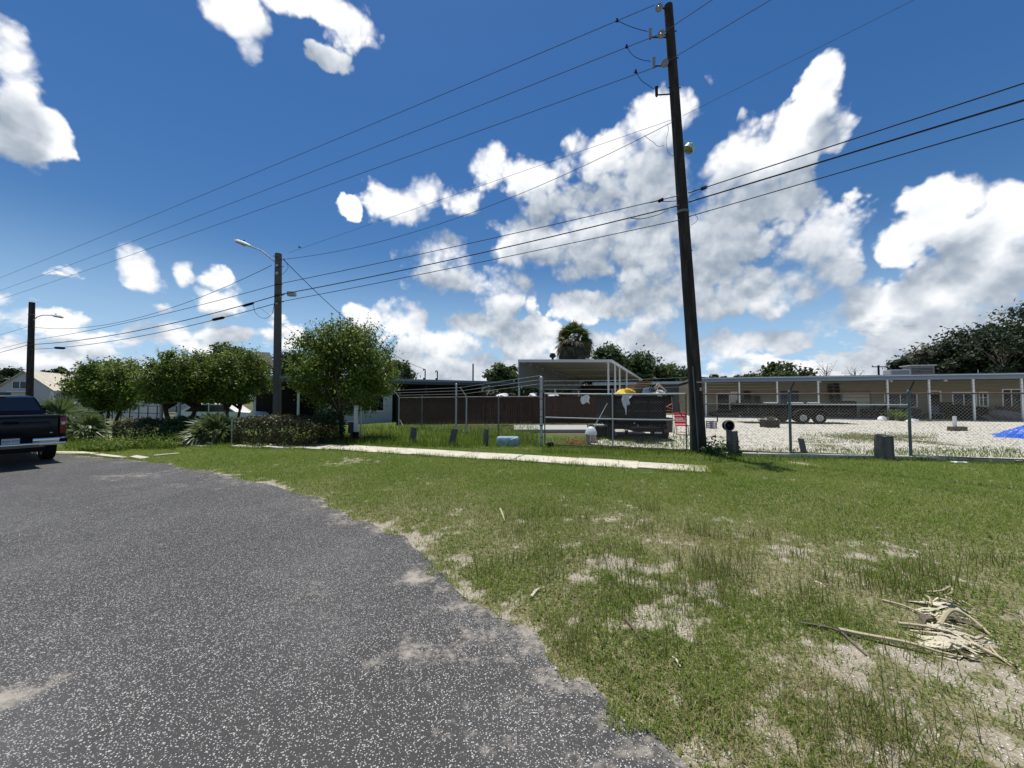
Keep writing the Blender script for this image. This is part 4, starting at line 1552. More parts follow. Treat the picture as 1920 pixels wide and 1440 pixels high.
def annex():
    off = 12.5
    O = MO + Vv * off
    t = thing('annex_building', 'low grey annex with a pale roof edge left of the big utility pole', 'building', O, U_ANG)
    X = lambda px, o=0.0: plane_x(px, O, U, o, Vv)
    x0, x1 = X(1112), X(1318)
    L, cx = x1 - x0, (x0 + x1) / 2
    EZ = 3.45
    MB().box((cx, 3, EZ), (L, 6.2, .12)).build('roof', ROOF_TOP, t)
    MB().box((cx, -.14, EZ - .06), (L + .1, .06, .32)).build('fascia', CARPORT_M, t)
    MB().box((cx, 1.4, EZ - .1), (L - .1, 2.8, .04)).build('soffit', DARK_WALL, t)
    w = MB()
    xa, xb = X(1205, 1.2), X(1262, 1.2)
    w.box(((x0 + xa) / 2, 1.3, 1.65), (xa - x0, .2, 3.3))
    w.box(((xb + x1) / 2, 1.3, 1.65), (x1 - xb, .2, 3.3))
    w.box(((xa + xb) / 2, 1.3, 2.8), (xb - xa, .2, 1.0))
    w.build('wall', mat('grey block wall', (0.30, 0.30, 0.29), .9, var=.12), t)
    MB().box(((xa + xb) / 2, 1.42, 1.15), (xb - xa, .06, 2.28)).build('garage_door', DARK_WALL, t)
    aw = MB()
    xa, xb = X(1252, -.4), X(1312, -.4)
    aw.box(((xa + xb) / 2, .5, 2.28), (xb - xa, 1.5, .06))
    aw.build('awning', CARPORT_M, t)


annex()

# long flat roofed building on the left
A0 = Vector((-15.9, 23.4, 0))
A1 = Vector((0.8, 33.5, 0))
AD = (A1 - A0).normalized()
AN = Vector((-AD.y, AD.x, 0))


def left_building():
    O = A0.copy()
    O.z = gh(A0.x)
    ang = math.atan2(AD.y, AD.x)
    t = thing('flat_roofed_building', 'long flat roofed building with dark open bays behind the clipped trees', 'building', O, ang)
    X = lambda px, o=0.0: plane_x(px, A0, AD, o, AN)
    L = (A1 - A0).length
    z = 0.2
    EZ = 3.0 + z
    MB().box((L / 2, 4.2, EZ - .02), (L - .02, 8.3, .10)).build('roof', ROOF_TOP, t)
    MB().box((L / 2, -.06, EZ - .03), (L + .1, .10, .17)).build('fascia', ROOF_METAL, t)
    MB().box((L / 2, .02, EZ - .22), (L, .08, .20)).build('fascia_board', FASCIA_D, t)
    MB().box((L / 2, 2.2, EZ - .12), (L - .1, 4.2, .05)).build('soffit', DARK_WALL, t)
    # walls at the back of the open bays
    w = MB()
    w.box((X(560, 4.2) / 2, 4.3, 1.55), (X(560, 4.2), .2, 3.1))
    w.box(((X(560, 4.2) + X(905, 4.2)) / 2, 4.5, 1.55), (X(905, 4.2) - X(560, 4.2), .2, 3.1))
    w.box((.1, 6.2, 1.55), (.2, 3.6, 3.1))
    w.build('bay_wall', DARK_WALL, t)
    # front room under the big tree
    xa, xb = X(600), X(737)
    wa, wb = X(674), X(722)
    w = MB()
    w.box(((xa + wa) / 2, .25, 1.45), (wa - xa, .16, 2.9))
    w.box(((wb + xb) / 2, .25, 1.45), (xb - wb, .16, 2.9))
    w.box(((wa + wb) / 2, .25, .45), (wb - wa, .16, .88))
    w.box(((wa + wb) / 2, .25, 2.6), (wb - wa, .16, .6))
    w.box((xb - .08, 2.3, 1.45), (.16, 3.9, 2.9))
    w.build('front_wall', CREAM, t)
    f = MB()
    f.box(((wa + wb) / 2, .16, .92), (wb - wa + .2, .16, .09))
    for q in (wa + .03, wb - .03, wa * .55 + wb * .45):
        f.box((q, .2, 1.62), (.06, .08, 1.3))
    fo = f.build('window', DIRTY_WHITE, t)
    MB().box(((wa + wb) / 2, .27, 1.62), (wb - wa, .03, 1.34)).build('pane', WIN_DARK, fo)
    for px in (478, 560, 745, 800, 900, 985):
        MB().box((X(px), .06, 1.42), (.14 if px < 600 else .09, .12, 2.85)).build('post', DIRTY_WHITE if px < 600 else DARK_METAL, t)
    # dark box unit, masts
    c = X(746, 1.2)
    a = MB().rbox((c, 1.2, EZ + .33), (.75, .7, .6), .03, 1).build('rooftop_unit', DARK_METAL, t)
    MB().box((c - .42, .9, EZ + .33), (.06, .06, .62)).build('stand', WHITE, a)
    for (px, h) in ((797, .95), (820, .85)):
        c = X(px, 2.0)
        m_ = MB().tube([(c, 2, EZ), (c, 2, EZ + h)], .05, 6)
        m_.tube([(c, 2, EZ + h), (c - .12, 2, EZ + h + .05), (c - .16, 2, EZ + h - .08)], .05, 6)
        m_.box((c - .1, 2, EZ + .2), (.12, .1, .18))
        m_.build('service_mast', DARK_METAL, t)
    # beige flared chimney
    c = X(494, 4.0)
    m_ = MB().box((c + .15, 4, EZ + .5), (.5, .6, 1.0))
    ch = m_.build('chimney', DARK_WALL, t)
    cp = MB()
    cp.v = [(c - .75, 3.3, EZ + 1.0), (c + .62, 3.3, EZ + 1.0), (c + .62, 4.7, EZ + 1.0), (c - .75, 4.7, EZ + 1.0), (c - .5, 3.55, EZ + 1.85), (c + .35, 3.55, EZ + 1.85), (c + .35, 4.45, EZ + 1.85), (c - .5, 4.45, EZ + 1.85)]
    cp.f = [(0, 3, 2, 1), (4, 5, 6, 7), (0, 1, 5, 4), (1, 2, 6, 5), (2, 3, 7, 6), (3, 0, 4, 7)]
    cp.build('chimney_cap', TAN, ch)


left_building()


def carport():
    y0, y1 = 28.0, 42.0
    zf = at(1060, 676, y0).z
    zb = at(1203, 712, y1).z
    xl, xr = at(973, 700, y0).x, at(1145, 700, y0).x
    dx = at(1203, 712, y1).x - xr
    t = thing('carport', 'tall white metal carport with a ribbed side wall behind the brown fence', 'carport', (xl, y0, 0))
    W = xr - xl
    D = y1 - y0
    P = lambda u, s, z=0.0: (u * W + s * dx, s * D, zf + (zb - zf) * s + z)
    th = .07
    # roof panels laid side by side
    n = 9
    r = MB()
    for i in range(n):
        a, b = i / n + .001, (i + 1) / n - .001
        r.v += [P(a, 0, -.03), P(b, 0, -.03), P(b, 1, -.03), P(a, 1, -.03), P(a, 0, .03), P(b, 0, .03), P(b, 1, .03), P(a, 1, .03)]
        q = i * 8
        r.f += [tuple(q + e for e in f) for f in ((0, 3, 2, 1), (4, 5, 6, 7), (0, 1, 5, 4), (1, 2, 6, 5), (2, 3, 7, 6), (3, 0, 4, 7))]
    r.build('roof', mat('shade darkened carport sheet', (0.25, 0.25, 0.235), .6, var=.12, vscale=2), t)  # white carport metal darkened in colour to stand for the shade underneath

    def rail(a, b, h, o):
        a, b = Vector(a), Vector(b)
        d = (b - a).normalized()
        s = Vector((d.y, -d.x, 0)).normalized() * o
        m_ = MB()
        m_.v = [tuple(a), tuple(b), tuple(b + s), tuple(a + s)]
        m_.v += [(v[0], v[1], v[2] - h) for v in m_.v]
        m_.f = [(0, 1, 2, 3), (7, 6, 5, 4), (0, 4, 5, 1), (1, 5, 6, 2), (2, 6, 7, 3), (3, 7, 4, 0)]
        return m_
    rail(P(-.01, 0, .07), P(1.01, 0, .07), .20, .10).build('gutter', CARPORT_M, t)
    rail(P(1, 0, .07), P(1, 1, .07), .20, .10).build('side_trim', CARPORT_M, t)
    # soffit beams
    b = MB()
    for s in (.33, .66, .97):
        m_ = rail(P(.02, s, -.035), P(.98, s, -.035), .12, .08)
        b.add(m_.v, m_.f)
    b.build('soffit_beams', MATS['shade darkened carport sheet'], t)['kind'] = 'stuff'
    # ribbed wall on the left
    w = MB()
    nr = 26
    for i in range(nr):
        s0, s1 = i / nr, (i + 1) / nr
        o = .0 if i % 2 else .03
        a, c = Vector(P(0, s0, -.04)), Vector(P(0, s1, -.04))
        zlo = 2.55 - .1
        q = len(w.v)
        w.v += [(a.x + .02 + o, a.y, zlo), (c.x + .02 + o, c.y, zlo), tuple(c + Vector((.02 + o, 0, 0))), tuple(a + Vector((.02 + o, 0, 0))),
                (a.x - .02 + o, a.y, zlo), (c.x - .02 + o, c.y, zlo), tuple(c + Vector((-.02 + o, 0, 0))), tuple(a + Vector((-.02 + o, 0, 0)))]
        w.f += [tuple(q + e for e in f) for f in ((0, 1, 2, 3), (7, 6, 5, 4), (0, 4, 5, 1), (1, 5, 6, 2), (2, 6, 7, 3), (3, 7, 4, 0))]
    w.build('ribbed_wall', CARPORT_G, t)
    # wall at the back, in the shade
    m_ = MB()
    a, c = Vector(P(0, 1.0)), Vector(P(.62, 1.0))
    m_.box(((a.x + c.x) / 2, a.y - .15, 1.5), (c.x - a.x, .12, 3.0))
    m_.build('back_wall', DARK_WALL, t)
    for (u, s) in ((0.965, .005), (1.0, .085), (1.0, .2), (1.0, .40), (1.0, .9), (.0, .01), (.0, .5), (.0, .97)):
        a = P(u, s)
        h = a[2] - .04
        MB().box((a[0] + (.05 if u > .5 else -.06), a[1] + .06, h / 2), (.13, .13, h)).build('post', CARPORT_M, t)
    # ventilator on the roof
    c = P(.27, .12, .0)
    v = MB().tube([(c[0], c[1], c[2]), (c[0], c[1], c[2] + .55)], .09, 10)
    v.lathe([(.10, .45), (.24, .52), (.25, .68), (.17, .72), (.22, .80), (.001, .84)], c, 14)
    v.build('roof_vent', DARK_METAL, t, smooth=True)


carport()


def wood_fence():
    a = Vector((at(744, 760, 23.4).x, 23.4, 0))
    b = Vector((at(1146, 760, 24.6).x, 24.6, 0))
    d = (b - a)
    L = d.length
    t = thing('board_fence', 'red brown board fence behind the chain link left of the junk trailer', 'fence', a, math.atan2(d.y, d.x))
    m_ = MB()
    n = int(L / .145)
    for i in range(n):
        h = 1.74 + random.uniform(-.03, .03)
        m_.box(((i + .5) * L / n, random.uniform(-.008, .008), h / 2 + .04), (L / n - .005, .02, h))
    o = m_.build('boards', REDWOOD, t)
    o['kind'] = 'stuff'
    for z in (.4, 1.4):
        MB().box((L / 2, .05, z), (L, .05, .09)).build('rail', REDWOOD, t)
    for i in range(6):
        MB().box((i * L / 5, .12, .95), (.09, .09, 1.9)).build('post', DARK_METAL, t)
    return a, d.normalized(), L


WFa, WFd, WFL = wood_fence()

# ------------------------------------------------------------------ far left house, wall, parked car
def pale_house():
    Y = 66
    c = at(44, 740, Y)
    r = Vector((0.94, 0.341, 0))
    ang = math.atan2(r.y, r.x)
    t = thing('pale_house', 'pale grey gabled house with a rusting roof beyond the pickup', 'house', (c.x, Y, gh(c.x)), ang)
    X = lambda px, off=0: plane_x(px, (c.x, Y, 0), r)
    zz = lambda py: at(44, py, Y).z - gh(c.x)
    xl, xr, xa = X(-8), X(100), X(46)
    eave, apex = zz(731), zz(697)
    D = 13
    m_ = MB()
    m_.prism([(xl, 0), (xr, 0), (xr, eave), (xa, apex), (xl, eave)], 0, D)
    m_.build('wall', HOUSE_W, t)
    rf = MB()
    for (xe) in (xl - .35, xr + .35):
        s = (apex - eave) / (abs(xe - xa) - .35)
        ze = eave - s * .35
        rf.v += [(xa, -.4, apex + .06), (xe, -.4, ze + .06), (xe, D + .3, ze + .06), (xa, D + .3, apex + .06), (xa, -.4, apex + .18), (xe, -.4, ze + .18), (xe, D + .3, ze + .18), (xa, D + .3, apex + .18)]
        q = len(rf.v) - 8
        rf.f += [tuple(q + e for e in f) for f in ((0, 3, 2, 1), (4, 5, 6, 7), (0, 1, 5, 4), (1, 2, 6, 5), (2, 3, 7, 6), (3, 0, 4, 7))]
    rf.build('roof', RUST_ROOF, t)
    wa, wb = X(24), X(52)
    z0, z1 = zz(729), zz(715)
    f = MB()
    f.box(((wa + wb) / 2, -.05, z1), (wb - wa, .1, .1)).box(((wa + wb) / 2, -.05, z0), (wb - wa, .1, .1))
    for q in (wa, (wa + wb) / 2, wb):
        f.box((q, -.05, (z0 + z1) / 2), (.09, .1, z1 - z0))
    w = f.build('window', WHITE, t)
    MB().box(((wa + wb) / 2, -.02, (z0 + z1) / 2), (wb - wa, .03, z1 - z0)).build('pane', WIN_DARK, w)
    MB().box(((wa + wb) / 2 + .2, -.5, zz(734)), (wb - wa + .5, 1.0, .14)).build('awning', WHITE, t)
    ga, gb = X(-6), X(21)
    MB().box(((ga + gb) / 2, -.05, zz(743)), (gb - ga, .1, zz(736) - zz(750))).build('garage_door', GREEN_PANEL, t)
    # porch brackets at the corner
    b = MB()
    b.tube([(xr - .1, -.1, eave - .1), (xr - .6, -.1, 0)], .12, 6)
    b.tube([(xr - .1, -.1, eave - .1), (xr + .35, -.1, .4)], .12, 6)
    b.build('bracket', WHITE, t)
    # side wing with its own roof edge
    MB().box((xr + 1.3, D * .55, eave * .45), (2.2, D * .8, eave * .9)).build('wing', HOUSE_W, t)


pale_house()


def white_wall():
    a = at(160, 790, 38)
    b = at(300, 790, 36)
    a.z = gh(a.x)
    d = b - a
    d.z = 0
    L = d.length
    t = thing('block_wall', 'low white block wall behind the dark round topped tree', 'wall', a, math.atan2(d.y, d.x))
    MB().box((L / 2, 0, .72), (L, .2, 1.44)).build('wall', DIRTY_WHITE, t)
    MB().box((L / 2, 0, 1.48), (L + .1, .28, .08)).build('coping', WHITE, t)
    # iron railing in front
    a2 = at(210, 790, 33)
    b2 = at(330, 790, 31)
    a2.z = gh(a2.x)
    d = b2 - a2
    d.z = 0
    L = d.length
    t = thing('railing', 'thin dark metal railing in front of the low white block wall', 'railing', a2, math.atan2(d.y, d.x))
    MB().tube([(0, 0, 1.2), (L, 0, 1.2)], .035, 6).build('top_rail', DARK_METAL, t)
    MB().tube([(0, 0, .6), (L, 0, .6)], .03, 6).build('rail', DARK_METAL, t)
    for i in range(8):
        MB().tube([(L * i / 7, 0, 0), (L * i / 7, 0, 1.22)], .035, 6).build('post', DARK_METAL, t)
    # long white shed beyond
    a3 = at(236, 760, 52)
    a3.z = gh(a3.x)
    t = thing('white_shed', 'long low white shed with a bright roof edge between the left trees', 'shed', a3, .55)
    MB().box((3.5, 2, 1.0), (7.5, 4, 2.0)).build('wall', HOUSE_W, t)
    MB().box((3.5, 1.8, 2.1), (8.2, 5.2, .16)).build('roof', WHITE, t)


white_wall()


def white_car():
    p = at(420, 800, 24)
    t = thing('white_car', 'white parked car half hidden behind the long clipped hedge', 'car', (p.x, 24, gh(p.x)), 0.12)
    # side profile (x along the car)
    prof = [(-2.2, .35), (2.2, .35), (2.25, .75), (2.05, .95), (1.1, 1.02), (.45, 1.48), (-1.2, 1.5), (-2.0, 1.05), (-2.25, .95)]
    MB().prism(prof, -.85, .85).build('body', WHITE, t)
    gl = [(1.0, 1.03), (.42, 1.42), (-.35, 1.44), (-.35, 1.03)]
    g = MB().prism(gl, -.865, -.845)
    g.prism([(-.42, 1.03), (-.42, 1.44), (-1.15, 1.44), (-1.7, 1.05)], -.865, -.845)
    g.build('side_window', GLASS_D, t)
    for x in (-1.4, 1.4):
        for y in (-.8, .8):
            w = MB().lathe([(.2, -.1), (.31, -.09), (.33, -.05), (.33, .05), (.31, .09), (.2, .1)], (x, y, .33), 18, Matrix.Rotation(PI / 2, 3, 'X')).build('tyre', RUBBER, t, smooth=True)
            MB().lathe([(.001, -.07), (.19, -.08), (.2, .08), (.001, .07)], (x, y, .33), 14, Matrix.Rotation(PI / 2, 3, 'X')).build('rim', RIM, w)


white_car()


# ------------------------------------------------------------------ chain link fences
def chain(mb, a, b, z0, z1, pitch=0.075, rad=0.0026, org=Vector((0, 0, 0))):
    """diagonal wires between a and b (plan points)"""
    a, b = Vector(a), Vector(b)
    d = (b - a)
    d.z = 0
    L = d.length
    d.normalize()
    H = z1 - z0
    nrm = Vector((d.y, -d.x, 0))
    k = -H
    while k < L:
        for sgn in (1, -1):
            s0, s1 = max(k, 0), min(k + H, L)
            if s1 - s0 > .02:
                h0, h1 = s0 - k, s1 - k
                if sgn < 0:
                    h0, h1 = H - h0, H - h1
                off = nrm * (.002 * sgn)
                p0 = a + d * s0 + Vector((0, 0, z0 + h0)) + off - org
                p1 = a + d * s1 + Vector((0, 0, z0 + h1)) + off - org
                t = (p1 - p0).normalized()
                u = nrm * rad
                v = t.cross(nrm) * rad
                q = len(mb.v)
                for pp in (p0, p1):
                    mb.v += [tuple(pp + u), tuple(pp - u * .5 + v * .87), tuple(pp - u * .5 - v * .87)]
                mb.f += [(q, q + 1, q + 4, q + 3), (q + 1, q + 2, q + 5, q + 4), (q + 2, q, q + 3, q + 5)]
        k += pitch


MESH_WIRE = mat('chain link wire', (0.13, 0.125, 0.115), 0.6)
MESH_WIRE_L = mat('pale chain link wire', (0.30, 0.285, 0.24), 0.6)


def mesh_part(a, b, z0, z1, parent, org, m_, pitch=.075, rad=.0026):
    mb = MB()
    chain(mb, a, b, z0, z1, pitch, rad, org)
    me = bpy.data.meshes.new('chain_mesh')
    me.from_pydata(mb.v, [], mb.f)
    o = link_mesh('chain_mesh', me, m_, parent)
    o['kind'] = 'stuff'
    return o


def post(parent, p, org, h, r, m_, cap=True, z=None):
    z0 = gh(p.x) if z is None else z
    q = Vector((p.x, p.y, 0)) - Vector((org.x, org.y, 0))
    mb = MB().tube([(q.x, q.y, z0 - org.z - .05), (q.x, q.y, z0 - org.z + h)], r, 10)
    if cap:
        mb.lathe([(r * 1.15, 0), (r * 1.15, .03), (r * .7, .06), (.001, .075)], (q.x, q.y, z0 - org.z + h - .02), 10)
    return mb.build('post', m_, parent, smooth=True)


def arm(parent, p, org, h, d, m_, r=.014):
    q = Vector((p.x - org.x, p.y - org.y, gh(p.x) + h - org.z))
    MB().tube([q, q + Vector(d)], [r * 1.2, r], 6).build('barb_arm', m_, parent)
    return q + Vector(d) + Vector((org.x, org.y, org.z))


def rail(parent, a, b, org, r, m_, name='rail', sag=0):
    a, b = Vector(a) - org, Vector(b) - org
    pts = [a.lerp(b, i / 6) - Vector((0, 0, sag * 4 * (i / 6) * (1 - i / 6))) for i in range(7)]
    return MB().tube(pts, r, 8).build(name, m_, parent, smooth=True)


# right hand run, from the gate to beyond the frame
org = Vector((PR.x, PR.y, 0))
tf = thing('chain_link_fence', 'chain link fence with grey green posts right of the big utility pole', 'fence', org)
FH = 1.80
up = lambda p, z: Vector((p.x, p.y, gh(p.x) + z))
PD_ = PCc + (PCc - PB)
for q in (PA, PB, PCc, PD_):
    post(tf, q, org, FH + .02, .034, GREEN_POST)
    arm(tf, q, org, FH, (.10, -.06, .30), DARK_METAL, .016)
prev = PR
for q in (PA, PB, PCc, PD_):
    rail(tf, up(prev, FH - .03), up(q, FH - .03), org, .021, RUST_PIPE, 'top_rail')
    rail(tf, up(prev, 1.47), up(q, 1.47), org, .017, GALV_DULL if prev is PR else DIRTY_WHITE, 'mid_rail') if q in (PA, PB) else None
    rail(tf, up(prev, .14), up(q, .11), org, .017, GALV_DULL, 'bottom_rail')
    mesh_part(prev, q, .06, FH - .03, tf, org, MESH_WIRE_L, .085, .0023)
    for (z, o) in ((FH + .10, .04), (FH + .19, .07), (FH + .28, .10)):
        MB().tube([up(prev, z) + Vector((o, -o * .6, 0)) - org, up(q, z) + Vector((o, -o * .6, 0)) - org], .0035, 4).build('barbed_wire', CABLE_GREY, tf)
    prev = q

# gate between the two tall posts
org = Vector((PL.x, PL.y, 0))
tg = thing('chain_link_gate', 'wide chain link double gate in front of the junk trailer', 'gate', org)
post(tg, PL, org, 2.34, .05, GALV)
o = post(tg, PR, org, 2.45, .05, GREEN_POST)
tie = MB()
for z in (.3, .7, 1.0, 1.25, 1.6, 1.85):
    tie.lathe([(.058, 0), (.062, .02), (.058, .04)], (0, 0, z), 10)
    tie.lathe([(.058, 0), (.062, .02), (.058, .04)], (PR.x - org.x, PR.y - org.y, z + .1), 10)
tie.build('tie_band', GALV_DULL, tg)
gd = (PR - PL)
gl = gd.length
gd.normalize()
g0, g1 = PL + gd * .12, PR - gd * .14
gm = Vector((at(1148, 800, 1).x, 1, 0))
kk = plane_x(1148, (PL.x, PL.y, 0), (gd.x, gd.y))
gm = PL + gd * kk
GT, GM, GB = 1.80, 1.00, .10
for (a, b, z, m_, r, nm) in ((g0, g1, GT, GALV, .024, 'top_rail'), (g0, g1, GM, GALV, .022, 'mid_rail'), (g0, g1, GB, RUST_PIPE, .022, 'bottom_rail')):
    rail(tg, up(a, z), up(b, z - .02), org, r, m_, nm, .015)
for (a, m_) in ((g0, GALV_DULL), (gm, GALV), (g1, GALV_DULL)):
    rail(tg, up(a, GB), up(a, GT + (.12 if a is gm else .0)), org, .022, m_, 'upright')
mesh_part(g0, gm, GB, GT, tg, org, MESH_WIRE, .085, .0021)
mesh_part(gm, g1, GB, GT, tg, org, MESH_WIRE, .085, .0021)
MB().tube([(PR.x - org.x - .25, PR.y - org.y, 1.55), (PR.x - org.x - .36, PR.y - org.y, 1.5), (PR.x - org.x - .34, PR.y - org.y, 1.2), (PR.x - org.x - .2, PR.y - org.y, 1.0)], .012, 6).build('chain', DARK_METAL, tg)
for i in range(3):
    MB().tube([up(PL, 1.95 + i * .14) - org, up(PL + gd * 2.2, 1.93 + i * .14) - org, up(PR, 2.0 + i * .14) - org], .0035, 4).build('barbed_wire', CABLE_GREY, tg)
MB().lathe([(.09, 0), (.10, .05), (.10, .2), (.05, .22)], (.2, -.05, .05), 10, Matrix.Rotation(1.4, 3, 'Y')).build('gate_roller', RUBBER, tg)

# left run going back to the building
Pm = Vector((-2.05, 17.3, 0))
Pe = Vector((-6.55, 22.3, 0))
org = Vector((Pe.x, Pe.y, 0))
tl = thing('barbed_chain_link_fence', 'chain link fence with slanted barbed wire arms before the brown boards', 'fence', org)
LH = 1.72
tipsL = []
for q in (Pm, Pe):
    post(tl, q, org, LH, .036, GALV, cap=False)
    tipsL.append(arm(tl, q, org, LH, (-.28, -.12, .42), GALV, .018))
mid = Pm + (Pe - Pm) * .123
post(tl, mid, org, 2.28, .045, GALV)
mids = [Pm + (PL - Pm) * .5, Pm + (Pe - Pm) * .6]
for q in mids:
    post(tl, q, org, LH, .028, GALV_DULL)
for (a, b) in ((PL, Pm), (Pm, Pe)):
    rail(tl, up(a, LH - .02), up(b, LH - .02), org, .021, GALV_DULL, 'top_rail')
    rail(tl, up(a, .1), up(b, .1), org, .012, GALV_DULL, 'bottom_wire')
    mesh_part(a, b, .06, LH - .03, tl, org, MESH_WIRE, .095, .0019)
    for i in range(3):
        z = LH + .12 + i * .14
        o = Vector((-.09 - .09 * i, -.04 * i - .03, 0))
        MB().tube([up(a, z + (.3 if a is PL else 0)) - org + (o if a is not PL else Vector((0, 0, 0))), up(b, z) - org + o], .006, 4).build('barbed_wire', GALV, tl)
br = MB().tube([up(Pe, .5) - org, up(Pe, .05) - org + Vector((.35, -.25, 0))], .016, 6)
br.build('brace', GALV, tl)

# concrete kerb strip at the foot of the right fence
a, b = gnd(1345, 857), gnd(1960, 871)
d = b - a
kb = thing('concrete_kerb', 'narrow white concrete kerb along the foot of the right chain link fence', 'kerb', a, math.atan2(d.y, d.x))
L = d.length
n = 7
for i in range(n):
    m_ = MB().rbox(((i + .5) * L / n, .12 + random.uniform(-.01, .01), .05), (L / n - .03, .14, .16), .015, 1)
    m_.build('kerb_block', CONC2 if i == 3 else CONC, kb)

# ------------------------------------------------------------------ poles
def wood_pole(mb, base, top, r0, r1, n=14, segs=14):
    pts = [Vector(base).lerp(Vector(top), i / segs) for i in range(segs + 1)]
    rr = [(r0 + (r1 - r0) * i / segs) * random.uniform(.975, 1.025) for i in range(segs + 1)]
    return mb.tube(pts, rr, n)


UB = gnd(1313, 853)
UY = UB.y + .2
UB = Vector((at(1313, 853, UY).x, UY, 0.02))
UT = at(1253, 11, UY)
PAX = lambda py: (lambda f: at(1313 + (1253 - 1313) * f, py, UY))((853 - py) / 842)   # a point on the pole's axis


def big_pole():
    t = thing('utility_pole', 'tall dark leaning wooden utility pole at the gate corner', 'utility pole', UB)
    o = UB
    wood_pole(MB(), (0, 0, -.05), UT - o, .195, .125).build('shaft', WOOD_POLE, t, smooth=True)
    # three horizontal post insulators with their cut-out brackets
    for (iy, ix, by, bx) in ((14, 1236, None, None), (64, 1240, 68, 1219), (118, 1247, 122, 1226)):
        p = at(ix, iy, UY - .05) - o
        d = Vector((-.30, -.62, -.72)).normalized()
        q = d.to_track_quat('Z', 'Y').to_matrix()
        m_ = MB()
        prof = [(.001, -.12), (.05, -.11), (.05, -.06)]
        for i in range(4):
            prof += [(.10, -.05 + i * .055), (.105, -.035 + i * .055), (.06, -.02 + i * .055)]
        prof += [(.055, .2), (.03, .24), (.001, .25)]
        m_.lathe(prof, p, 16, q)
        ins = m_.build('insulator', PORCELAIN, t, smooth=True)
        # bolt into the pole
        a = PAX(iy + 4) - o
        MB().tube([p - d * .1, a], .022, 6).build('bolt', DARK_METAL, ins)
    for (py, lx, ly) in ((70, 1221, 70), (123, 1228, 124), (176, 1233, 178)):
        a = PAX(py) - o
        b = at(lx, ly, UY) - o
        m_ = MB().tube([a, b], .022, 6)
        br = m_.build('bracket', DARK_METAL, t)
        m_ = MB()
        prof = [(.03, -.05), (.045, 0), (.045, .20), (.055, .21), (.055, .25), (.02, .28), (.001, .28)]
        m_.lathe(prof, b + Vector((-.03, 0, 0)), 10)
        m_.build('fuse_holder', PORCELAIN if py < 160 else DARK_METAL, br, smooth=True)
    # shade lamp on the right
    p = at(1292, 275, UY) - o
    m_ = MB().tube([PAX(272) - o, at(1290, 268, UY) - o], .03, 6)
    m_.lathe([(.03, .12), (.05, .10), (.06, .04), (.15, .0), (.17, -.12), (.155, -.13), (.14, -.02), (.001, .01)], p + Vector((.03, 0, 0)), 16, Matrix.Rotation(.55, 3, 'Y'))
    m_.build('area_lamp', mat('pale green enamel', (0.50, 0.56, 0.48), .4), t, smooth=True)
    # conduit and straps on the lower left face
    m_ = MB()
    a, b = PAX(848) - o, PAX(688) - o
    off = Vector((-.13, -.19, 0))
    m_.tube([a + off, a.lerp(b, .5) + off * .98, b + off * .95], .018, 6)
    m_.build('conduit', mat('grey plastic conduit', (.16, .155, .15), .6), t)
    p = PAX(717) - o + Vector((.02, -.21, 0))
    MB().box(p, (.16, .012, .03)).build('strap', GALV, t)
    p = PAX(730) - o + Vector((.05, -.205, 0))
    MB().box(p, (.055, .012, .10)).build('tag', GALV, t)
    for py in (398,):
        p = PAX(py) - o
        MB().lathe([(.168, -.04), (.175, -.03), (.175, .03), (.168, .04)], p, 14).build('cable_band', GALV_DULL, t)
    b = MB()
    for py, sx in ((166, 1), (166, -1), (110, 1), (60, 1), (470, 1)):
        p = PAX(py) - o
        MB().tube([p + Vector((sx * .10, -.02, 0)), p + Vector((sx * .19, -.03, 0))], .016, 6).build('bolt', DARK_METAL, t)


big_pole()

MY = 17.2
MBs = at(519, 816, MY)
MBs.z = gh(MBs.x)
MT = at(522, 476, MY)


def cobra(t, p, tip, m_):
    """street lamp head at p pointing to tip"""
    d = (tip - p)
    L = d.length
    d.normalize()
    M = d.to_track_quat('X', 'Z').to_matrix()
    b = MB()
    prof = [(0, .05), (.15, .075), (.45, .11), (.8, .10), (1.0, .03)]
    n = 12
    vs, fs = [], []
    for (s, h) in prof:
        for k in range(n):
            a = 2 * PI * k / n
            z = math.sin(a) * h * (1.0 if math.sin(a) > 0 else .55)
            vs.append(M @ Vector((s * L, math.cos(a) * h * 1.35, z)) + p)
    for i in range(len(prof) - 1):
        for k in range(n):
            a_, b_ = i * n + k, i * n + (k + 1) % n
            fs.append((a_, b_, b_ + n, a_ + n))
    fs += [tuple(range(n)), tuple((len(prof) - 1) * n + k for k in range(n))]
    b.add(vs, fs)
    h = b.build('lamp_head', m_, t, smooth=True)
    c = p + d * L * .62
    g = MB().rbox((0, 0, 0), (L * .5, .20, .07), .03, 2, M)
    g.v = [(v[0] + c.x, v[1] + c.y, v[2] + c.z - .05) for v in g.v]
    g.build('lens', mat('grey lens', (.25, .26, .25), .2), h, smooth=True)
    MB().lathe([(.035, 0), (.035, .07), (.001, .08)], p + d * L * .42 + Vector((0, 0, .1)), 8).build('photocell', DARK_METAL, h)


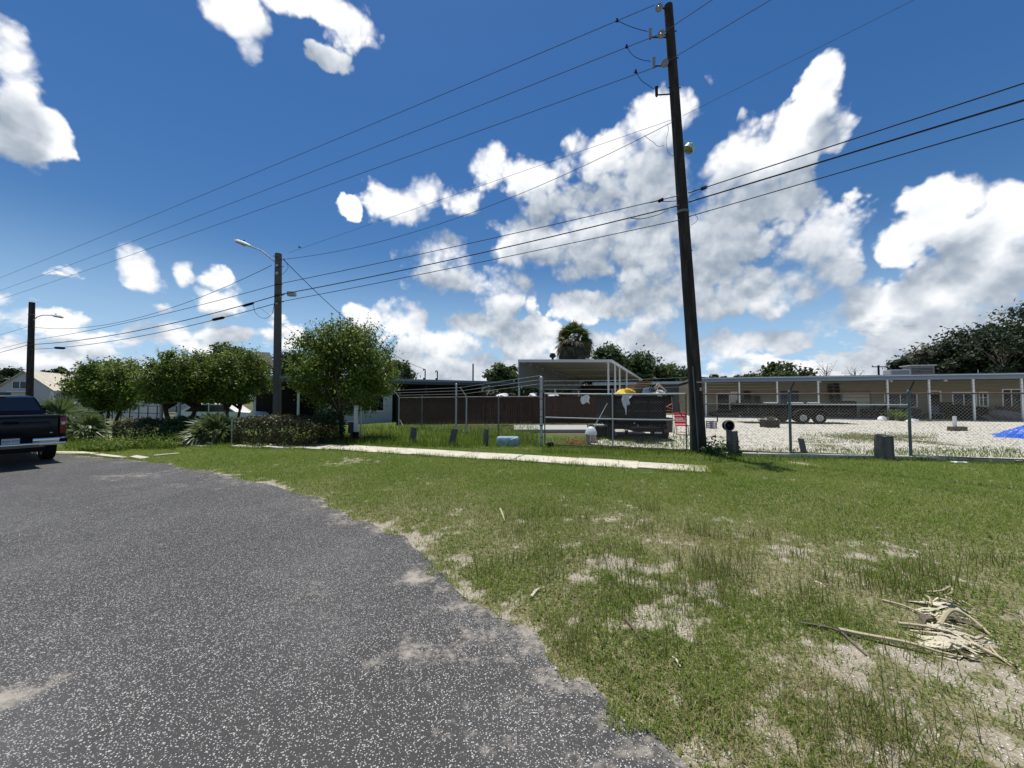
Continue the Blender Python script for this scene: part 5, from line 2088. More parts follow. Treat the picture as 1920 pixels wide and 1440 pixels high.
def mid_pole():
    t = thing('lamp_pole', 'grey wooden street lamp pole rising behind the long clipped hedge', 'street lamp', MBs, 0, 'wooden street lamp poles')
    o = MBs
    wood_pole(MB(), (0, 0, -.05), MT - o, .17, .14).build('shaft', WOOD_GREY, t, smooth=True)
    a = at(517, 492, MY - .1) - o
    pts = [at(517, 492, MY - .1), at(505, 482, MY - .15), at(490, 470, MY - .2), at(470, 462, MY - .25)]
    MB().tube([q - o for q in pts], .03, 8).build('lamp_arm', GALV, t, smooth=True)
    cobra(t, pts[-1] - o, at(440, 451, MY - .3) - o, WHITE)
    # floodlight
    m_ = MB().tube([at(525, 556, MY - .15) - o, at(538, 549, MY - .2) - o], .02, 6)
    p = at(547, 551, MY - .2) - o
    m_.rbox(p, (.36, .22, .22), .05, 2)
    m_.build('floodlight', GALV, t, smooth=True)
    b = MB()
    for py, px0, px1 in ((480, 512, 519), (500, 518, 532), (533, 516, 530), (553, 514, 532), (566, 514, 532), (486, 524, 531)):
        MB().tube([at(px0, py, MY - .2) - o, at(px1, py, MY - .2) - o], .016, 6).build('bolt', DARK_METAL, t)
    for py in (498, 512, 568):
        MB().box(at(519, py, MY - .17) - o, (.10, .03, .12)).build('tag', GALV, t)


mid_pole()

LY = 27.0
LB = at(54, 800, LY)
LB.z = gh(LB.x)
LT = at(60, 567, LY)


def left_pole():
    t = thing('lamp_pole', 'dark wooden street lamp pole standing behind the pickup', 'street lamp', LB, 0, 'wooden street lamp poles')
    o = LB
    wood_pole(MB(), (0, 0, -.05), LT - o, .20, .15).build('shaft', WOOD_POLE, t, smooth=True)
    pts = [at(63, 600, LY - .1), at(70, 594, LY - .1), at(80, 591, LY - .1), at(94, 591, LY - .1)]
    MB().tube([q - o for q in pts], .03, 8).build('lamp_arm', GALV, t, smooth=True)
    cobra(t, pts[-1] - o, at(119, 595, LY - .1) - o, DIRTY_WHITE)
    b = MB()
    for py in (590, 640, 647, 685):
        b.lathe([(.18, -.02), (.19, 0), (.18, .02)], PL_axis(py) - o, 10)
    b.build('band', GALV_DULL, t)


PL_axis = lambda py: at(54 + 6 * (752 - py) / 185, py, LY)
left_pole()


# far poles
def far_pole(px, py0, Y, arm_w, label, r=.12, m_=WOOD_GREY):
    p = at(px, py0, Y)
    t = thing('distant_pole', label, 'utility pole', (p.x, Y, gh(p.x)))
    MB().tube([(0, 0, 0), (0, 0, p.z - gh(p.x))], [r * 1.2, r], 8).build('shaft', m_, t)
    if arm_w:
        MB().box((0, -.14, p.z - .25), (arm_w, .12, .14)).build('crossarm', m_, t)
        b = MB()
        for s in (-.45, .0, .45):
            b.tube([(s * arm_w, -.14, p.z - .18), (s * arm_w, -.14, p.z + .02)], .05, 6)
        b.build('insulator', PORCELAIN, t)
    return t


far_pole(1647, 685, 62, 2.4, 'distant crossarm pole above the motel roof', .13, WOOD_POLE)
far_pole(887, 682, 70, 0, 'distant plain pole above the long flat roof', .13)


# ------------------------------------------------------------------ wires
def wire(pts_px, r, m_, name, label, group='overhead wires', thr=None, ext=0.0, n=26, cat='cable'):
    """cable between two points given as (px, py, Y), sagging so that it passes through pixel thr"""
    P0, P1 = at(*pts_px[0]), at(*pts_px[1])
    if ext:
        P1 = P0 + (P1 - P0) * (1 + ext)
    S = 0.0
    if thr:
        kx = (thr[0] - 960) / FPX
        best = None
        for i in range(1, 400):
            f = i / 400
            q = P0.lerp(P1, f)
            # pixel column of q
            c, s = math.cos(PITCH), math.sin(PITCH)
            rel = q - Vector((0, 0, EYE))
            fwd = rel.y * c + rel.z * s
            if fwd <= 0:
                continue
            e = abs(rel.x / fwd - kx)
            if best is None or e < best[0]:
                best = (e, f, q)
        f, q = best[1], best[2]
        want = at(thr[0], thr[1], q.y)
        S = (q.z - want.z) / (4 * f * (1 - f))
    pts = []
    for i in range(n + 1):
        f = i / n
        q = P0.lerp(P1, f)
        q.z -= S * 4 * f * (1 - f)
        pts.append(q)
    o = MB().tube(pts, r, 5).build(name, m_, None, smooth=True)
    return tag(o, label, cat, group)


YP = UY - .1
# primaries, left
wire([(1228, 9, YP), (-300, 632, 66)], .011, CABLE_GREY, 'power_line', 'topmost of three thin bare lines running left from the big pole', thr=(0, 521))
wire([(1232, 66, YP), (-300, 640, 66)], .011, CABLE_GREY, 'power_line', 'middle of three thin bare lines running left from the big pole', thr=(0, 545))
wire([(1240, 122, YP), (-300, 650, 66)], .011, CABLE_GREY, 'power_line', 'lowest of three thin bare lines running left from the big pole', thr=(0, 562))
# primaries, right, towards the viewer
wire([(1242, 62, YP), (1335, 0, 10.3)], .010, CABLE_GREY, 'power_line', 'upper short bare line leaving the top of the big pole to the right', ext=14)
wire([(1250, 116, YP), (1445, 0, 9.75)], .010, CABLE_GREY, 'power_line', 'lower bare line leaving the big pole to the upper right', ext=10)
# neutral and triplex
wire([(1267, 222, YP), (541, 474, MY)], .006, CABLE_GREY, 'neutral_wire', 'faint thin wire crossing the big cloud towards the lamp pole', thr=(960, 328))
wire([(1264, 227, YP), (532, 486, MY)], .009, CABLE, 'service_cable', 'thin dark cable from the big pole to the lamp pole top', thr=(960, 370))
wire([(1281, 217, YP), (1530, 92, 9.6)], .006, CABLE_GREY, 'neutral_wire', 'faint thin wire rising right from the big pole over the cloud', ext=9)
# communication cables
wire([(1276, 366, YP), (524, 532, MY - .2)], .013, CABLE, 'phone_cable', 'upper of three black cables between the two wooden poles', thr=(960, 438.5))
wire([(1279, 384, YP), (520, 553, MY - .2)], .019, CABLE, 'phone_cable', 'thick middle black cable between the two wooden poles', thr=(960, 461))
wire([(1281, 411, YP), (520, 567, MY - .2)], .013, CABLE, 'phone_cable', 'lowest of three black cables between the two wooden poles', thr=(960, 479))
wire([(1290, 362, YP), (1920, 156, 7.05)], .015, CABLE, 'phone_cable', 'upper of three black cables running right out of the picture', ext=5)
wire([(1291, 379, YP), (1920, 188, 7.05)], .021, CABLE, 'phone_cable', 'thick middle black cable running right out of the picture', ext=5)
wire([(1292, 406, YP), (1920, 223, 7.05)], .013, CABLE, 'phone_cable', 'lowest of three black cables running right out of the picture', ext=5)
# lamp pole to the left pole
wire([(510, 497, MY - .2), (60, 613, LY - .2)], .012, CABLE, 'service_cable', 'uppermost sagging cable between the two lamp poles', thr=(320, 578))
wire([(520, 533, MY - .2), (60, 638, LY - .2)], .013, CABLE, 'phone_cable', 'second cable from the top between the two lamp poles', thr=(320, 586))
wire([(520, 554, MY - .2), (58, 646, LY - .2)], .020, CABLE, 'phone_cable', 'thick third cable between the two lamp poles', thr=(320, 607))
wire([(520, 568, MY - .2), (58, 655, LY - .2)], .016, CABLE, 'phone_cable', 'lowest cable between the two lamp poles', thr=(320, 619))
# beyond the left pole
wire([(54, 612, LY - .2), (0, 628, 36)], .012, CABLE, 'service_cable', 'top cable going left from the dark lamp pole', ext=1.5)
wire([(52, 641, LY - .2), (0, 654, 36)], .012, CABLE, 'phone_cable', 'middle cable going left from the dark lamp pole', ext=1.5)
wire([(52, 647, LY - .2), (0, 661, 36)], .020, CABLE, 'phone_cable', 'thick low cable going left from the dark lamp pole', ext=1.5)
# drops
mast = A0 + AD * plane_x(797, A0, AD, 2.0, AN) + AN * 2.0
wire([(531, 486, MY - .1), (796, 692, mast.y)], .016, CABLE, 'service_cable', 'dark service drop slanting down from the lamp pole to the flat roof', thr=(655, 603))
wire([(484, 574, MY + 1), (640, 660, 24)], .006, CABLE, 'service_cable', 'thin drop wire passing behind the lamp pole into the round tree', thr=(560, 628))


# loops and jumpers by the poles
def loop(pts, r, m_, name, label, group='jumper wires on the poles'):
    P = [at(*p) for p in pts]
    # smooth through the points
    Q = []
    for i in range(len(P) - 1):
        p0, p1, p2, p3 = P[max(i - 1, 0)], P[i], P[i + 1], P[min(i + 2, len(P) - 1)]
        for k in range(6):
            u = k / 6
            Q.append(.5 * ((2 * p1) + (p2 - p0) * u + (2 * p0 - 5 * p1 + 4 * p2 - p3) * u * u + (3 * p1 - p0 - 3 * p2 + p3) * u ** 3))
    Q.append(P[-1])
    return tag(MB().tube(Q, r, 5).build(name, m_, None, smooth=True), label, 'cable', group)


loop([(1157, 38, YP), (1175, 47, YP), (1195, 54, YP), (1214, 59, YP)], .009, CABLE, 'jumper_wire', 'jumper from the top bare line to the top fuse bracket')
loop([(1175, 87, YP), (1185, 102, YP), (1200, 111, YP), (1220, 115, YP)], .009, CABLE, 'jumper_wire', 'jumper from the middle bare line to the middle fuse bracket')
loop([(1192, 134, YP), (1202, 150, YP), (1214, 159, YP), (1226, 167, YP)], .009, CABLE, 'jumper_wire', 'jumper from the lowest bare line to the lowest fuse bracket')
loop([(1252, 233, YP), (1253, 245, YP), (1249, 265, YP), (1254, 287, YP), (1268, 294, YP)], .006, CABLE_GREY, 'jumper_wire', 'thin curled wire hanging left of the shade lamp')
loop([(1208, 254, YP), (1218, 262, YP), (1226, 267, YP), (1233, 274, YP), (1245, 273, YP)], .007, CABLE_GREY, 'jumper_wire', 'thin kinked wire end below the dark service cable')
loop([(1275, 376, YP), (1250, 378, YP), (1235, 377, YP), (1220, 380, YP)], .011, CABLE, 'cable_loop', 'slack black cable loop left of the big pole under the upper cable')
loop([(1256, 390, YP), (1238, 401, YP), (1205, 410, YP), (1182, 409, YP)], .011, CABLE, 'cable_loop', 'slack black branch below the thick middle cable')
loop([(1292, 368, YP), (1305, 362, YP), (1315, 356, YP), (1326, 350, YP)], .011, CABLE, 'cable_loop', 'short black cable tail right of the big pole')
loop([(1301, 402, YP), (1308, 408, YP), (1305, 416, YP), (1296, 422, YP)], .006, CABLE, 'cable_loop', 'small thin loop right of the cable band on the big pole')
loop([(474, 568, MY - .3), (480, 588, MY - .3), (496, 597, MY - .3), (510, 588, MY - .3), (514, 570, MY - .3)], .010, CABLE, 'cable_loop', 'round hanging cable loop left of the lamp pole')
loop([(532, 484, MY - .2), (540, 500, MY - .2), (536, 508, MY - .2), (528, 515, MY - .2)], .008, CABLE, 'cable_loop', 'small cable loop at the top of the lamp pole')
for (px, py) in ((1157, 38), (1175, 87), (1192, 134)):
    lab = {1157: 'dark clamp on the topmost bare line', 1175: 'dark clamp on the middle bare line', 1192: 'dark clamp on the lowest bare line'}[px]
    m_ = MB().box(at(px, py, YP), (.05, .04, .10)).box(at(px, py + 2, YP), (.10, .03, .03))
    tag(m_.build('line_clamp', DARK_METAL), lab, 'clamp', 'line clamps')


def splice(px0, py0, px1, py1, Y0, Y1, r, label):
    a, b = at(px0, py0, Y0), at(px1, py1, Y1)
    o = MB().tube([a, a.lerp(b, .15), a.lerp(b, .85), b], [r * .4, r, r, r * .4], 8).build('splice_case', BLACK, None, smooth=True)
    tag(o, label, 'splice case', 'cable splice cases')


splice(398, 600, 421, 595, 18.6, 18.3, .07, 'black splice case on the lowest cable left of the lamp pole')
splice(455, 574, 476, 568, 17.8, 17.5, .06, 'black splice case on the thick cable close to the lamp pole')
splice(102, 652, 122, 653, 25, 24.5, .08, 'black splice case hanging near the dark lamp pole')
splice(1234, 378, 1244, 373, YP, YP, .05, 'small black cable clamp left of the big pole')
splice(1314, 355, 1326, 350, YP, YP, .05, 'small black cable clamp right of the big pole')


# ------------------------------------------------------------------ pickup
def tyre(parent, c, R, w, hub, axis='X'):
    M = Matrix.Rotation(PI / 2, 3, 'Y') if axis == 'X' else Matrix.Rotation(PI / 2, 3, 'X')
    h = bpy.data.objects.new('wheel', None)
    C.objects.link(h)
    h.parent = parent
    MB().lathe([(hub, -w * .42), (R * .9, -w / 2), (R * .985, -w * .42), (R, -w * .25), (R, w * .25), (R * .985, w * .42), (R * .9, w / 2), (hub, w * .42)], c, 28, M).build('tyre', RUBBER, h, smooth=True)
    m_ = MB().lathe([(.001, -w * .28), (hub * .3, -w * .3), (hub * .35, -w * .2), (hub * .8, -w * .18), (hub, -w * .43), (hub * 1.04, -w * .43), (hub * 1.04, w * .43), (hub, w * .43), (hub * .8, w * .2), (.001, w * .25)], c, 20, M)
    m_.build('rim', RIM, h, smooth=True)
    cc = MB()
    for k in range(6):
        a = k * PI / 3
        o = M @ Vector((math.cos(a) * hub * .6, math.sin(a) * hub * .6, 0))
        cc.lathe([(.001, -w * .31), (hub * .16, -w * .30), (hub * .16, w * .30), (.001, w * .31)], Vector(c) + o, 8, M)
    cc.lathe([(.001, -w * .36), (hub * .22, -w * .34), (hub * .22, w * .34), (.001, w * .36)], c, 10, M)
    cc.build('hub_holes', BLACK, h)['kind'] = 'stuff'
    return h


def pickup():
    hd = Vector((-0.86, 0.51, 0)).normalized()
    c = at(20, 800, 10.35)
    z = gh(c.x) + .012
    t = thing('pickup_truck', 'dark navy pickup truck with a chrome rear bumper parked on the road', 'pickup truck', (c.x, c.y, z), math.atan2(hd.y, hd.x) - PI / 2)
    # local frame: y forward from the tailgate, x right
    W = 2.0
    hw = W / 2
    # bed: side walls with the rear corner, floor
    def side(sx):
        m_ = MB()
        ys = [(.0, .0), (.08, .0), (2.0, .0)]
        prof = [(hw - .10, .62), (hw - .01, .70), (hw, .95), (hw - .015, 1.20), (hw - .05, 1.33), (hw - .13, 1.34), (hw - .13, .62)]
        m_.prism([(sx * p[0], p[1]) for p in prof], .03, 1.95)
        return m_
    for sx in (-1, 1):
        side(sx).build('bed_side', NAVY, t, smooth=True)
    MB().box((0, 1.0, .66), (W - .3, 1.9, .06)).build('bed_floor', BLACK, t)
    # tailgate with pressed panel
    m_ = MB().rbox((0, .03, 1.0), (W - .30, .07, .66), .025, 3)
    m_.rbox((0, -.005, 1.0), (W - .62, .03, .36), .012, 2)
    m_.rbox((0, .015, 1.315), (W - .30, .10, .06), .02, 2)
    tg_ = m_.build('tailgate', NAVY, t, smooth=True)
    MB().rbox((0, -.03, 1.17), (.26, .03, .07), .012, 2).build('handle', BLACK, tg_)
    MB().rbox((.68, -.012, .86), (.12, .012, .022), .004, 1).build('badge', CHROME, tg_)
    # corner pillars with lamps
    for sx in (-1, 1):
        m_ = MB().rbox((sx * (hw - .075), .06, .99), (.13, .14, .66), .03, 2)
        m_.build('corner_panel', NAVY, t, smooth=True)
        l = MB().rbox((sx * (hw - .075), .0, 1.06), (.125, .07, .46), .02, 2).build('tail_light', TAIL_RED, t, smooth=True)
        MB().rbox((sx * (hw - .07), -.036, 1.12), (.07, .012, .08), .006, 1).build('reversing_lens', mat('clear lens', (.7, .6, .6), .15), l)
    # bumper: step bumper with raised ends and number plate recess
    m_ = MB()
    m_.rbox((0, -.10, .565), (W - .04, .16, .09), .025, 2)
    for sx in (-1, 1):
        m_.rbox((sx * .66, -.085, .66), (.60, .13, .15), .03, 2)
    m_.build('bumper', CHROME, t, smooth=True)
    m_ = MB()
    for sx in (-1, 1):
        m_.rbox((sx * .92, -.10, .64), (.16, .14, .13), .03, 2)
        m_.rbox((sx * .62, -.09, .742), (.55, .10, .02), .008, 1)
    m_.rbox((0, -.04, .66), (.72, .08, .17), .01, 1)
    m_.build('step_pad', BLACK, t, smooth=True)
    pl = MB().rbox((0, -.095, .675), (.305, .012, .152), .005, 1).build('license_plate', DIRTY_WHITE, t)
    cu = bpy.data.curves.new('plate_text', 'FONT')
    cu.body = 'PDM 7779'
    cu.size = .078
    cu.align_x = 'CENTER'
    cu.align_y = 'CENTER'
    cu.extrude = .001
    tmp = bpy.data.objects.new('lettering', cu)
    C.objects.link(tmp)
    bpy.context.view_layer.update()
    tme = bpy.data.meshes.new_from_object(tmp.evaluated_get(bpy.context.evaluated_depsgraph_get()))
    bpy.data.objects.remove(tmp)
    tx = link_mesh('lettering', tme, mat('plate ink', (.03, .04, .05), .5), pl)
    tx.location = (0, -.1035, .672)
    tx.rotation_euler = (PI / 2, 0, 0)
    # hitch and chassis
    m_ = MB().box((0, -.05, .44), (.09, .34, .09)).box((0, .6, .5), (.9, 3.4, .12)).box((.0, 1.15, .40), (1.5, .14, .14))
    m_.build('chassis', BLACK, t)
    # cab
    m_ = MB()
    yb, yf = 2.02, 4.35
    sec = [(2.02, .62, 1.34, hw, hw), (2.05, 1.33, 1.36, hw - .02, hw - .02)]
    def loft(rings):
        b = len(m_.v)
        n = len(rings[0])
        for rg in rings:
            m_.v.extend(rg)
        for i in range(len(rings) - 1):
            for k in range(n):
                j = (k + 1) % n
                m_.f.append((b + i * n + k, b + i * n + j, b + (i + 1) * n + j, b + (i + 1) * n + k))
        m_.f.append(tuple(b + k for k in range(n)))
        m_.f.append(tuple(b + (len(rings) - 1) * n + k for k in range(n)))
    # lower cab and bonnet
    loft([[(-hw + .03, y, .42), (hw - .03, y, .42), (hw, y, .9), (hw - .03, y, h), (-hw + .03, y, h), (-hw, y, .9)] for (y, h) in ((2.02, 1.34), (4.3, 1.36), (4.4, 1.30), (5.55, 1.2), (5.75, 1.0))])
    m_.build('cab_body', NAVY, t, smooth=True)
    m_ = MB()
    loft([[(-.92, 2.05, 1.35), (.92, 2.05, 1.35), (.92, 4.35, 1.37), (-.92, 4.35, 1.37)], [(-.90, 2.08, 1.42), (.90, 2.08, 1.42), (.90, 4.2, 1.44), (-.90, 4.2, 1.44)], [(-.72, 2.30, 1.86), (.72, 2.30, 1.86), (.72, 3.45, 1.88), (-.72, 3.45, 1.88)], [(-.62, 2.5, 1.92), (.62, 2.5, 1.92), (.62, 3.3, 1.93), (-.62, 3.3, 1.93)]])
    cb_ = m_.build('cab', NAVY, t, smooth=True)
    # rear glass lies in the sloping rear face
    a = Vector((0, 2.08, 1.42))
    b = Vector((0, 2.30, 1.86))
    n_ = Vector((0, -(b.z - a.z), b.y - a.y)).normalized()
    g = MB()
    lo, hi = a.lerp(b, .06), a.lerp(b, .93)
    g.v = [tuple(Vector((-.82, lo.y, lo.z)) + n_ * .006), tuple(Vector((.82, lo.y, lo.z)) + n_ * .006), tuple(Vector((.68, hi.y, hi.z)) + n_ * .006), tuple(Vector((-.68, hi.y, hi.z)) + n_ * .006)]
    g.f = [(0, 1, 2, 3)]
    g.build('rear_window', GLASS_D, cb_)
    MB().rbox((0, 2.33, 1.885), (.32, .05, .035), .01, 1).build('brake_light', TAIL_RED, cb_)
    for sx in (-1, 1):
        g = MB()
        g.v = [(sx * .905, 2.3, 1.44), (sx * .905, 4.0, 1.45), (sx * .755, 3.4, 1.83), (sx * .755, 2.42, 1.82)]
        g.f = [(0, 1, 2, 3)]
        g.v = [(v[0] + sx * .012, v[1], v[2]) for v in g.v]
        g.build('side_window', GLASS_D, cb_)
        MB().rbox((sx * 1.10, 3.95, 1.43), (.22, .10, .18), .03, 2).build('mirror', BLACK, t, smooth=True)
    # bed cover rail
    MB().tube([(-.86, 0.05, 1.355), (.86, 0.05, 1.355)], .012, 6).build('tailgate_cap', DARK_METAL, t)
    for sx in (-1, 1):
        for y in (1.15, 4.75):
            tyre(t, (sx * (hw - .17), y, .40), .40, .27, .24)


pickup()


# ------------------------------------------------------------------ junk trailer and what is on it
JY = 14.3
JX = at(1200, 800, JY).x


def junk_trailer():
    t = thing('dump_trailer', 'black high sided dump trailer heaped with junk behind the gate', 'trailer', (JX, JY, .07), -.05)
    W, L = 1.92, 3.9
    z0, z1 = .62, 1.70
    m_ = MB()
    m_.box((0, L / 2, z0), (W, L, .08))
    for sx in (-1, 1):
        m_.box((sx * (W / 2 - .03), L / 2, (z0 + z1) / 2), (.06, L, z1 - z0))
    m_.box((0, L - .03, (z0 + z1) / 2), (W - .12, .06, z1 - z0))
    m_.build('bed', BLACK, t)
    # rear doors with pressed rails
    m_ = MB().box((0, .0, (z0 + z1) / 2 + .0), (W - .13, .05, z1 - z0 - .05))
    tg_ = m_.build('tailgate', mat('scuffed black steel', (0.010, 0.010, 0.011), .6, spec=.12, var=.4, vscale=6), t)
    for i, z in enumerate((.74, 1.10, 1.44, 1.66)):
        MB().rbox((0, -.04, z), (W - .1, .04, .07), .012, 1).build('tailgate_rail', DARK_METAL, tg_)
    for x in (-.9, -.3, .3, .9):
        MB().rbox((x * .98, -.045, 1.15), (.07, .045, 1.0), .012, 1).build('tailgate_stake', BLACK, tg_)
    # frame, bumper, lamps
    m_ = MB().box((0, 1.4, .48), (.9, 4.8, .14)).rbox((0, -.06, .50), (W, .10, .14), .02, 1)
    m_.box((-.5, -.02, .34), (.1, .1, .3)).box((.5, -.02, .34), (.1, .1, .3)).box((0, -.03, .22), (W * .9, .08, .10))
    m_.build('frame', BLACK, t)
    for (x, z, w) in ((.02, .42, .46), (.62, .31, .26), (-.55, .41, .14)):
        MB().rbox((x, -.13, z), (w, .02, .05), .006, 1).build('reflector', PLASTIC_W, t)
    for (x, z) in ((-.24, .66), (-.12, .57)):
        MB().lathe([(.001, 0), (.03, .004), (.03, .012), (.001, .016)], (x, -.14, z), 8, Matrix.Rotation(PI / 2, 3, 'X')).build('marker_lamp', PLASTIC_W, t)
    for sx in (-1, 1):
        for y in (.55, 1.45):
            tyre(t, (sx * (W / 2 + .05), y, .37), .37, .26, .2)
        MB().rbox((sx * (W / 2 + .08), 1.0, .82), (.34, 2.1, .05), .02, 1).build('mudguard', BLACK, t)
    MB().box((W / 2 + .10, .08, .55), (.30, .02, .50)).build('mudflap', mat('brown mudflap', (.09, .06, .055), .8), t)
    # drawbar at the far end
    MB().tube([(-.4, L, .5), (0, L + 1.2, .5)], .05, 6).tube([(.4, L, .5), (0, L + 1.2, .5)], .05, 6).build('drawbar', BLACK, t)
    return t


junk_trailer()
JM = Matrix.Translation((JX, JY, .07)) @ Matrix.Rotation(-.05, 4, 'Z')


def jp(x, y, z):
    return JM @ Vector((x, y, z))


def mound(rx, ry, rz, seed, nu=22, nv=10, crease=.12, sharp=1.0):
    rr = random.Random(seed)
    ph = [(rr.uniform(1, 5), rr.uniform(0, 6), rr.uniform(2, 9)) for _ in range(5)]

    def fn(u, v):
        a = 2 * PI * u
        e = v * PI / 2
        k = 1
        for (f, p, g) in ph:
            k += crease * .5 * math.sin(round(f) * a + p + g * v)
        c = math.cos(e) ** .8
        return (rx * c * k * math.cos(a), ry * c * k * math.sin(a), rz * math.sin(e) ** sharp * (k * .4 + .6))
    return MB().grid(fn, nu, nv)


def at_top(name, label, cat, mb, mat_, pos, rz=0, group='junk heaped on the black trailer', smooth=False):
    o = mb.build(name, mat_, None, smooth)
    o.location = pos
    o.rotation_euler = (0, 0, rz)
    tag(o, label, cat, group)
    return o


Z = 1.70
at_top('yellow_tarp', 'bright yellow folded tarp on the left end of the trailer heap', 'tarp', mound(.42, .4, .27, 3, crease=.35), YELLOW, jp(-.42, .35, Z - .05))
b = MB().rbox((0, 0, .2), (.62, .5, .40), .01, 1)
b.add([(-.31, -.25, .40), (.31, -.25, .40), (.42, -.42, .58), (-.28, -.42, .55)], [(0, 1, 2, 3)])
at_top('cardboard_box', 'brown open cardboard box in the middle of the trailer heap', 'box', b, CARDBOARD, jp(.06, .45, Z - .05), .3)
at_top('white_bag', 'white crumpled bag right of the brown box on the trailer heap', 'bag', mound(.36, .32, .32, 5, crease=.25), PLASTIC_W, jp(.48, .32, Z - .05))
at_top('white_bag', 'smaller pale bag at the rim of the trailer near the leaning frame', 'bag', mound(.28, .25, .22, 6, crease=.25), DIRTY_WHITE, jp(.74, .18, Z - .05))
b = MB()
for (a, c) in (((-.3, 0, 0), (.0, 0, .42)), ((0, 0, .42), (.34, 0, .12)), ((.34, 0, .12), (.02, 0, -.02)), ((-.3, 0, 0), (.02, 0, -.02)), ((-.12, .12, .02), (.14, .1, .36))):
    b.tube([a, c], .028, 5)
at_top('pallet_scrap', 'pale wooden frame leaning on the right end of the trailer heap', 'frame', b, TAN, jp(.78, .32, Z + .02), .2)
b = MB()
for i in range(7):
    a = random.uniform(-.3, .3)
    b.tube([(a, random.uniform(-.15, .15), .1), (a + random.uniform(-.3, .3), random.uniform(-.1, .1), random.uniform(.2, .36))], .014, 5)
b.lathe([(.08, 0), (.1, .03), (.08, .06)], (.1, -.1, .2), 12, Matrix.Rotation(PI / 2, 3, 'X'))
b.lathe([(.08, 0), (.1, .03), (.08, .06)], (-.1, -.1, .18), 12, Matrix.Rotation(PI / 2, 3, 'X'))
at_top('scrap_bits', 'dark tangled scrap between the white bags on the trailer heap', 'scrap', b, BLACK, jp(.52, .1, Z + .02))


# cloth over the rear
def cloth(u, v):
    x = (u - .5) * (.42 - .25 * v) + .04 * math.sin(v * 9)
    z = -v * (.42 + .38 * max(0, math.sin(u * 5.0 + .3)) ** 3)
    y = -.075 - .03 * math.sin(u * 14 + v * 5)
    return (x, y, z + .04)


at_top('white_rag', 'torn white cloth hanging over the left rear of the trailer', 'cloth', MB().grid(cloth, 16, 14), PLASTIC_W, jp(-.52, -.02, Z))
b = MB().rbox((0, 0, 0), (.5, .35, .05), .01, 1)
at_top('white_board', 'white board lying flat on the left corner of the trailer', 'board', b, WHITE, jp(-.72, .25, Z + .02), .2)

# things on and before the brown fence
def fence_pt(px, z, off=-.06):
    s = plane_x(px, WFa, WFd)
    q = WFa + WFd * s + Vector((WFd.y, -WFd.x, 0)) * (-off)
    return Vector((q.x, q.y, z))


o = MB().grid(lambda u, v: ((u - .5) * .55 + .03 * math.sin(v * 8), -.05 - .03 * math.sin(u * 11), -.5 * v - .06 * math.sin(u * 7)), 10, 8).build('white_cloth', PLASTIC_W)
o.location = fence_pt(1096, 1.82)
tag(o, 'small white cloth hung over the brown board fence', 'cloth')
for (px, w, lab) in ((1040, .9, 'white bundle lying along the top of the brown fence'), (945, .8, 'white heap showing above the brown fence under the flat roof'), (1000, .6, 'small white heap above the fence left of the gate post')):
    o = mound(w / 2, .3, .28, int(px), crease=.2).build('white_bundle', PLASTIC_W)
    q = fence_pt(px, 1.66, .4)
    o.location = q
    tag(o, lab, 'bundle', 'white bundles above the brown fence')
    sh = MB().box((0, 0, .8), (.1, .1, 1.6)).box((0, 0, 1.62), (w, .5, .05))
    s = sh.build('rack', DARK_METAL)
    s.location = (q.x, q.y, 0)
    tag(s, 'dark rack holding the ' + lab.split(' showing')[0].split(' lying')[0].split(' above')[0] + (' near the carport' if px == 1040 else ' under the flat roof' if px == 945 else ' left of the gate post'), 'rack', 'racks behind the brown fence')


# red chair
def red_chair():
    p = gnd(1277, 818)
    t = thing('red_chair', 'red plastic chair standing right of the black trailer', 'chair', (p.x, p.y, .07), -.25)
    s = 1.0
    b = MB()
    for i in range(4):
        b.rbox((0, .06 + i * .035, .52 + i * .125), (.50, .03, .115), .012, 2, Matrix.Rotation(-.26, 3, 'X'))
    b.build('backrest', RED, t, smooth=True)
    MB().rbox((0, -.17, .42), (.50, .46, .05), .02, 2).build('seat', RED, t, smooth=True)
    for sx in (-1, 1):
        MB().tube([(sx * .22, .04, .42), (sx * .25, .14, -.02)], .02, 6).build('leg', TAN, t)
        MB().tube([(sx * .22, -.36, .42), (sx * .25, -.42, -.02)], .02, 6).build('leg', TAN, t)


red_chair()


def lawn_chair():
    p = at(1253, 790, 15.6)
    t = thing('folding_chair', 'folded chair with orange webbing behind the right end of the trailer', 'chair', (p.x, 15.6, .07), .1)
    f = MB()
    for sx in (-.22, .22):
        f.tube([(sx, 0, 0), (sx, .1, 1.65)], .014, 6)
    f.build('frame', GALV, t)
    w = MB()
    for (a, c) in (((-.2, .05, 1.15), (.2, .05, 1.35)), ((-.2, .05, 1.35), (.0, .05, 1.2)), ((.0, .05, 1.2), (.2, .05, 1.15)), ((-.2, .05, 1.1), (.22, .05, 1.05))):
        w.tube([a, c], .018, 5)
    w.build('webbing', ORANGE_RED, t)


lawn_chair()

# blue tub in the grass left of the gate
def blue_tub():
    p = gnd(951, 839)
    t = thing('blue_tub', 'faded blue plastic tub upturned in the grass left of the gate', 'tub', p, -.08)
    MB().rbox((0, .2, .17), (.78, .5, .34), .05, 2, taper=(.93, .82)).build('tub_body', BLUE_TUB, t, smooth=True)
    MB().rbox((0, .2, .03), (.84, .56, .06), .02, 2).build('rim', mat('dark blue rim', (.07, .13, .22), .5), t, smooth=True)
    h = MB()
    h.tube([(.13, -.02, .26), (.20, -.04, .29), (.27, -.03, .31), (.32, .02, .29)], .016, 6)
    h.build('handle', PLASTIC_W, t, smooth=True)


blue_tub()


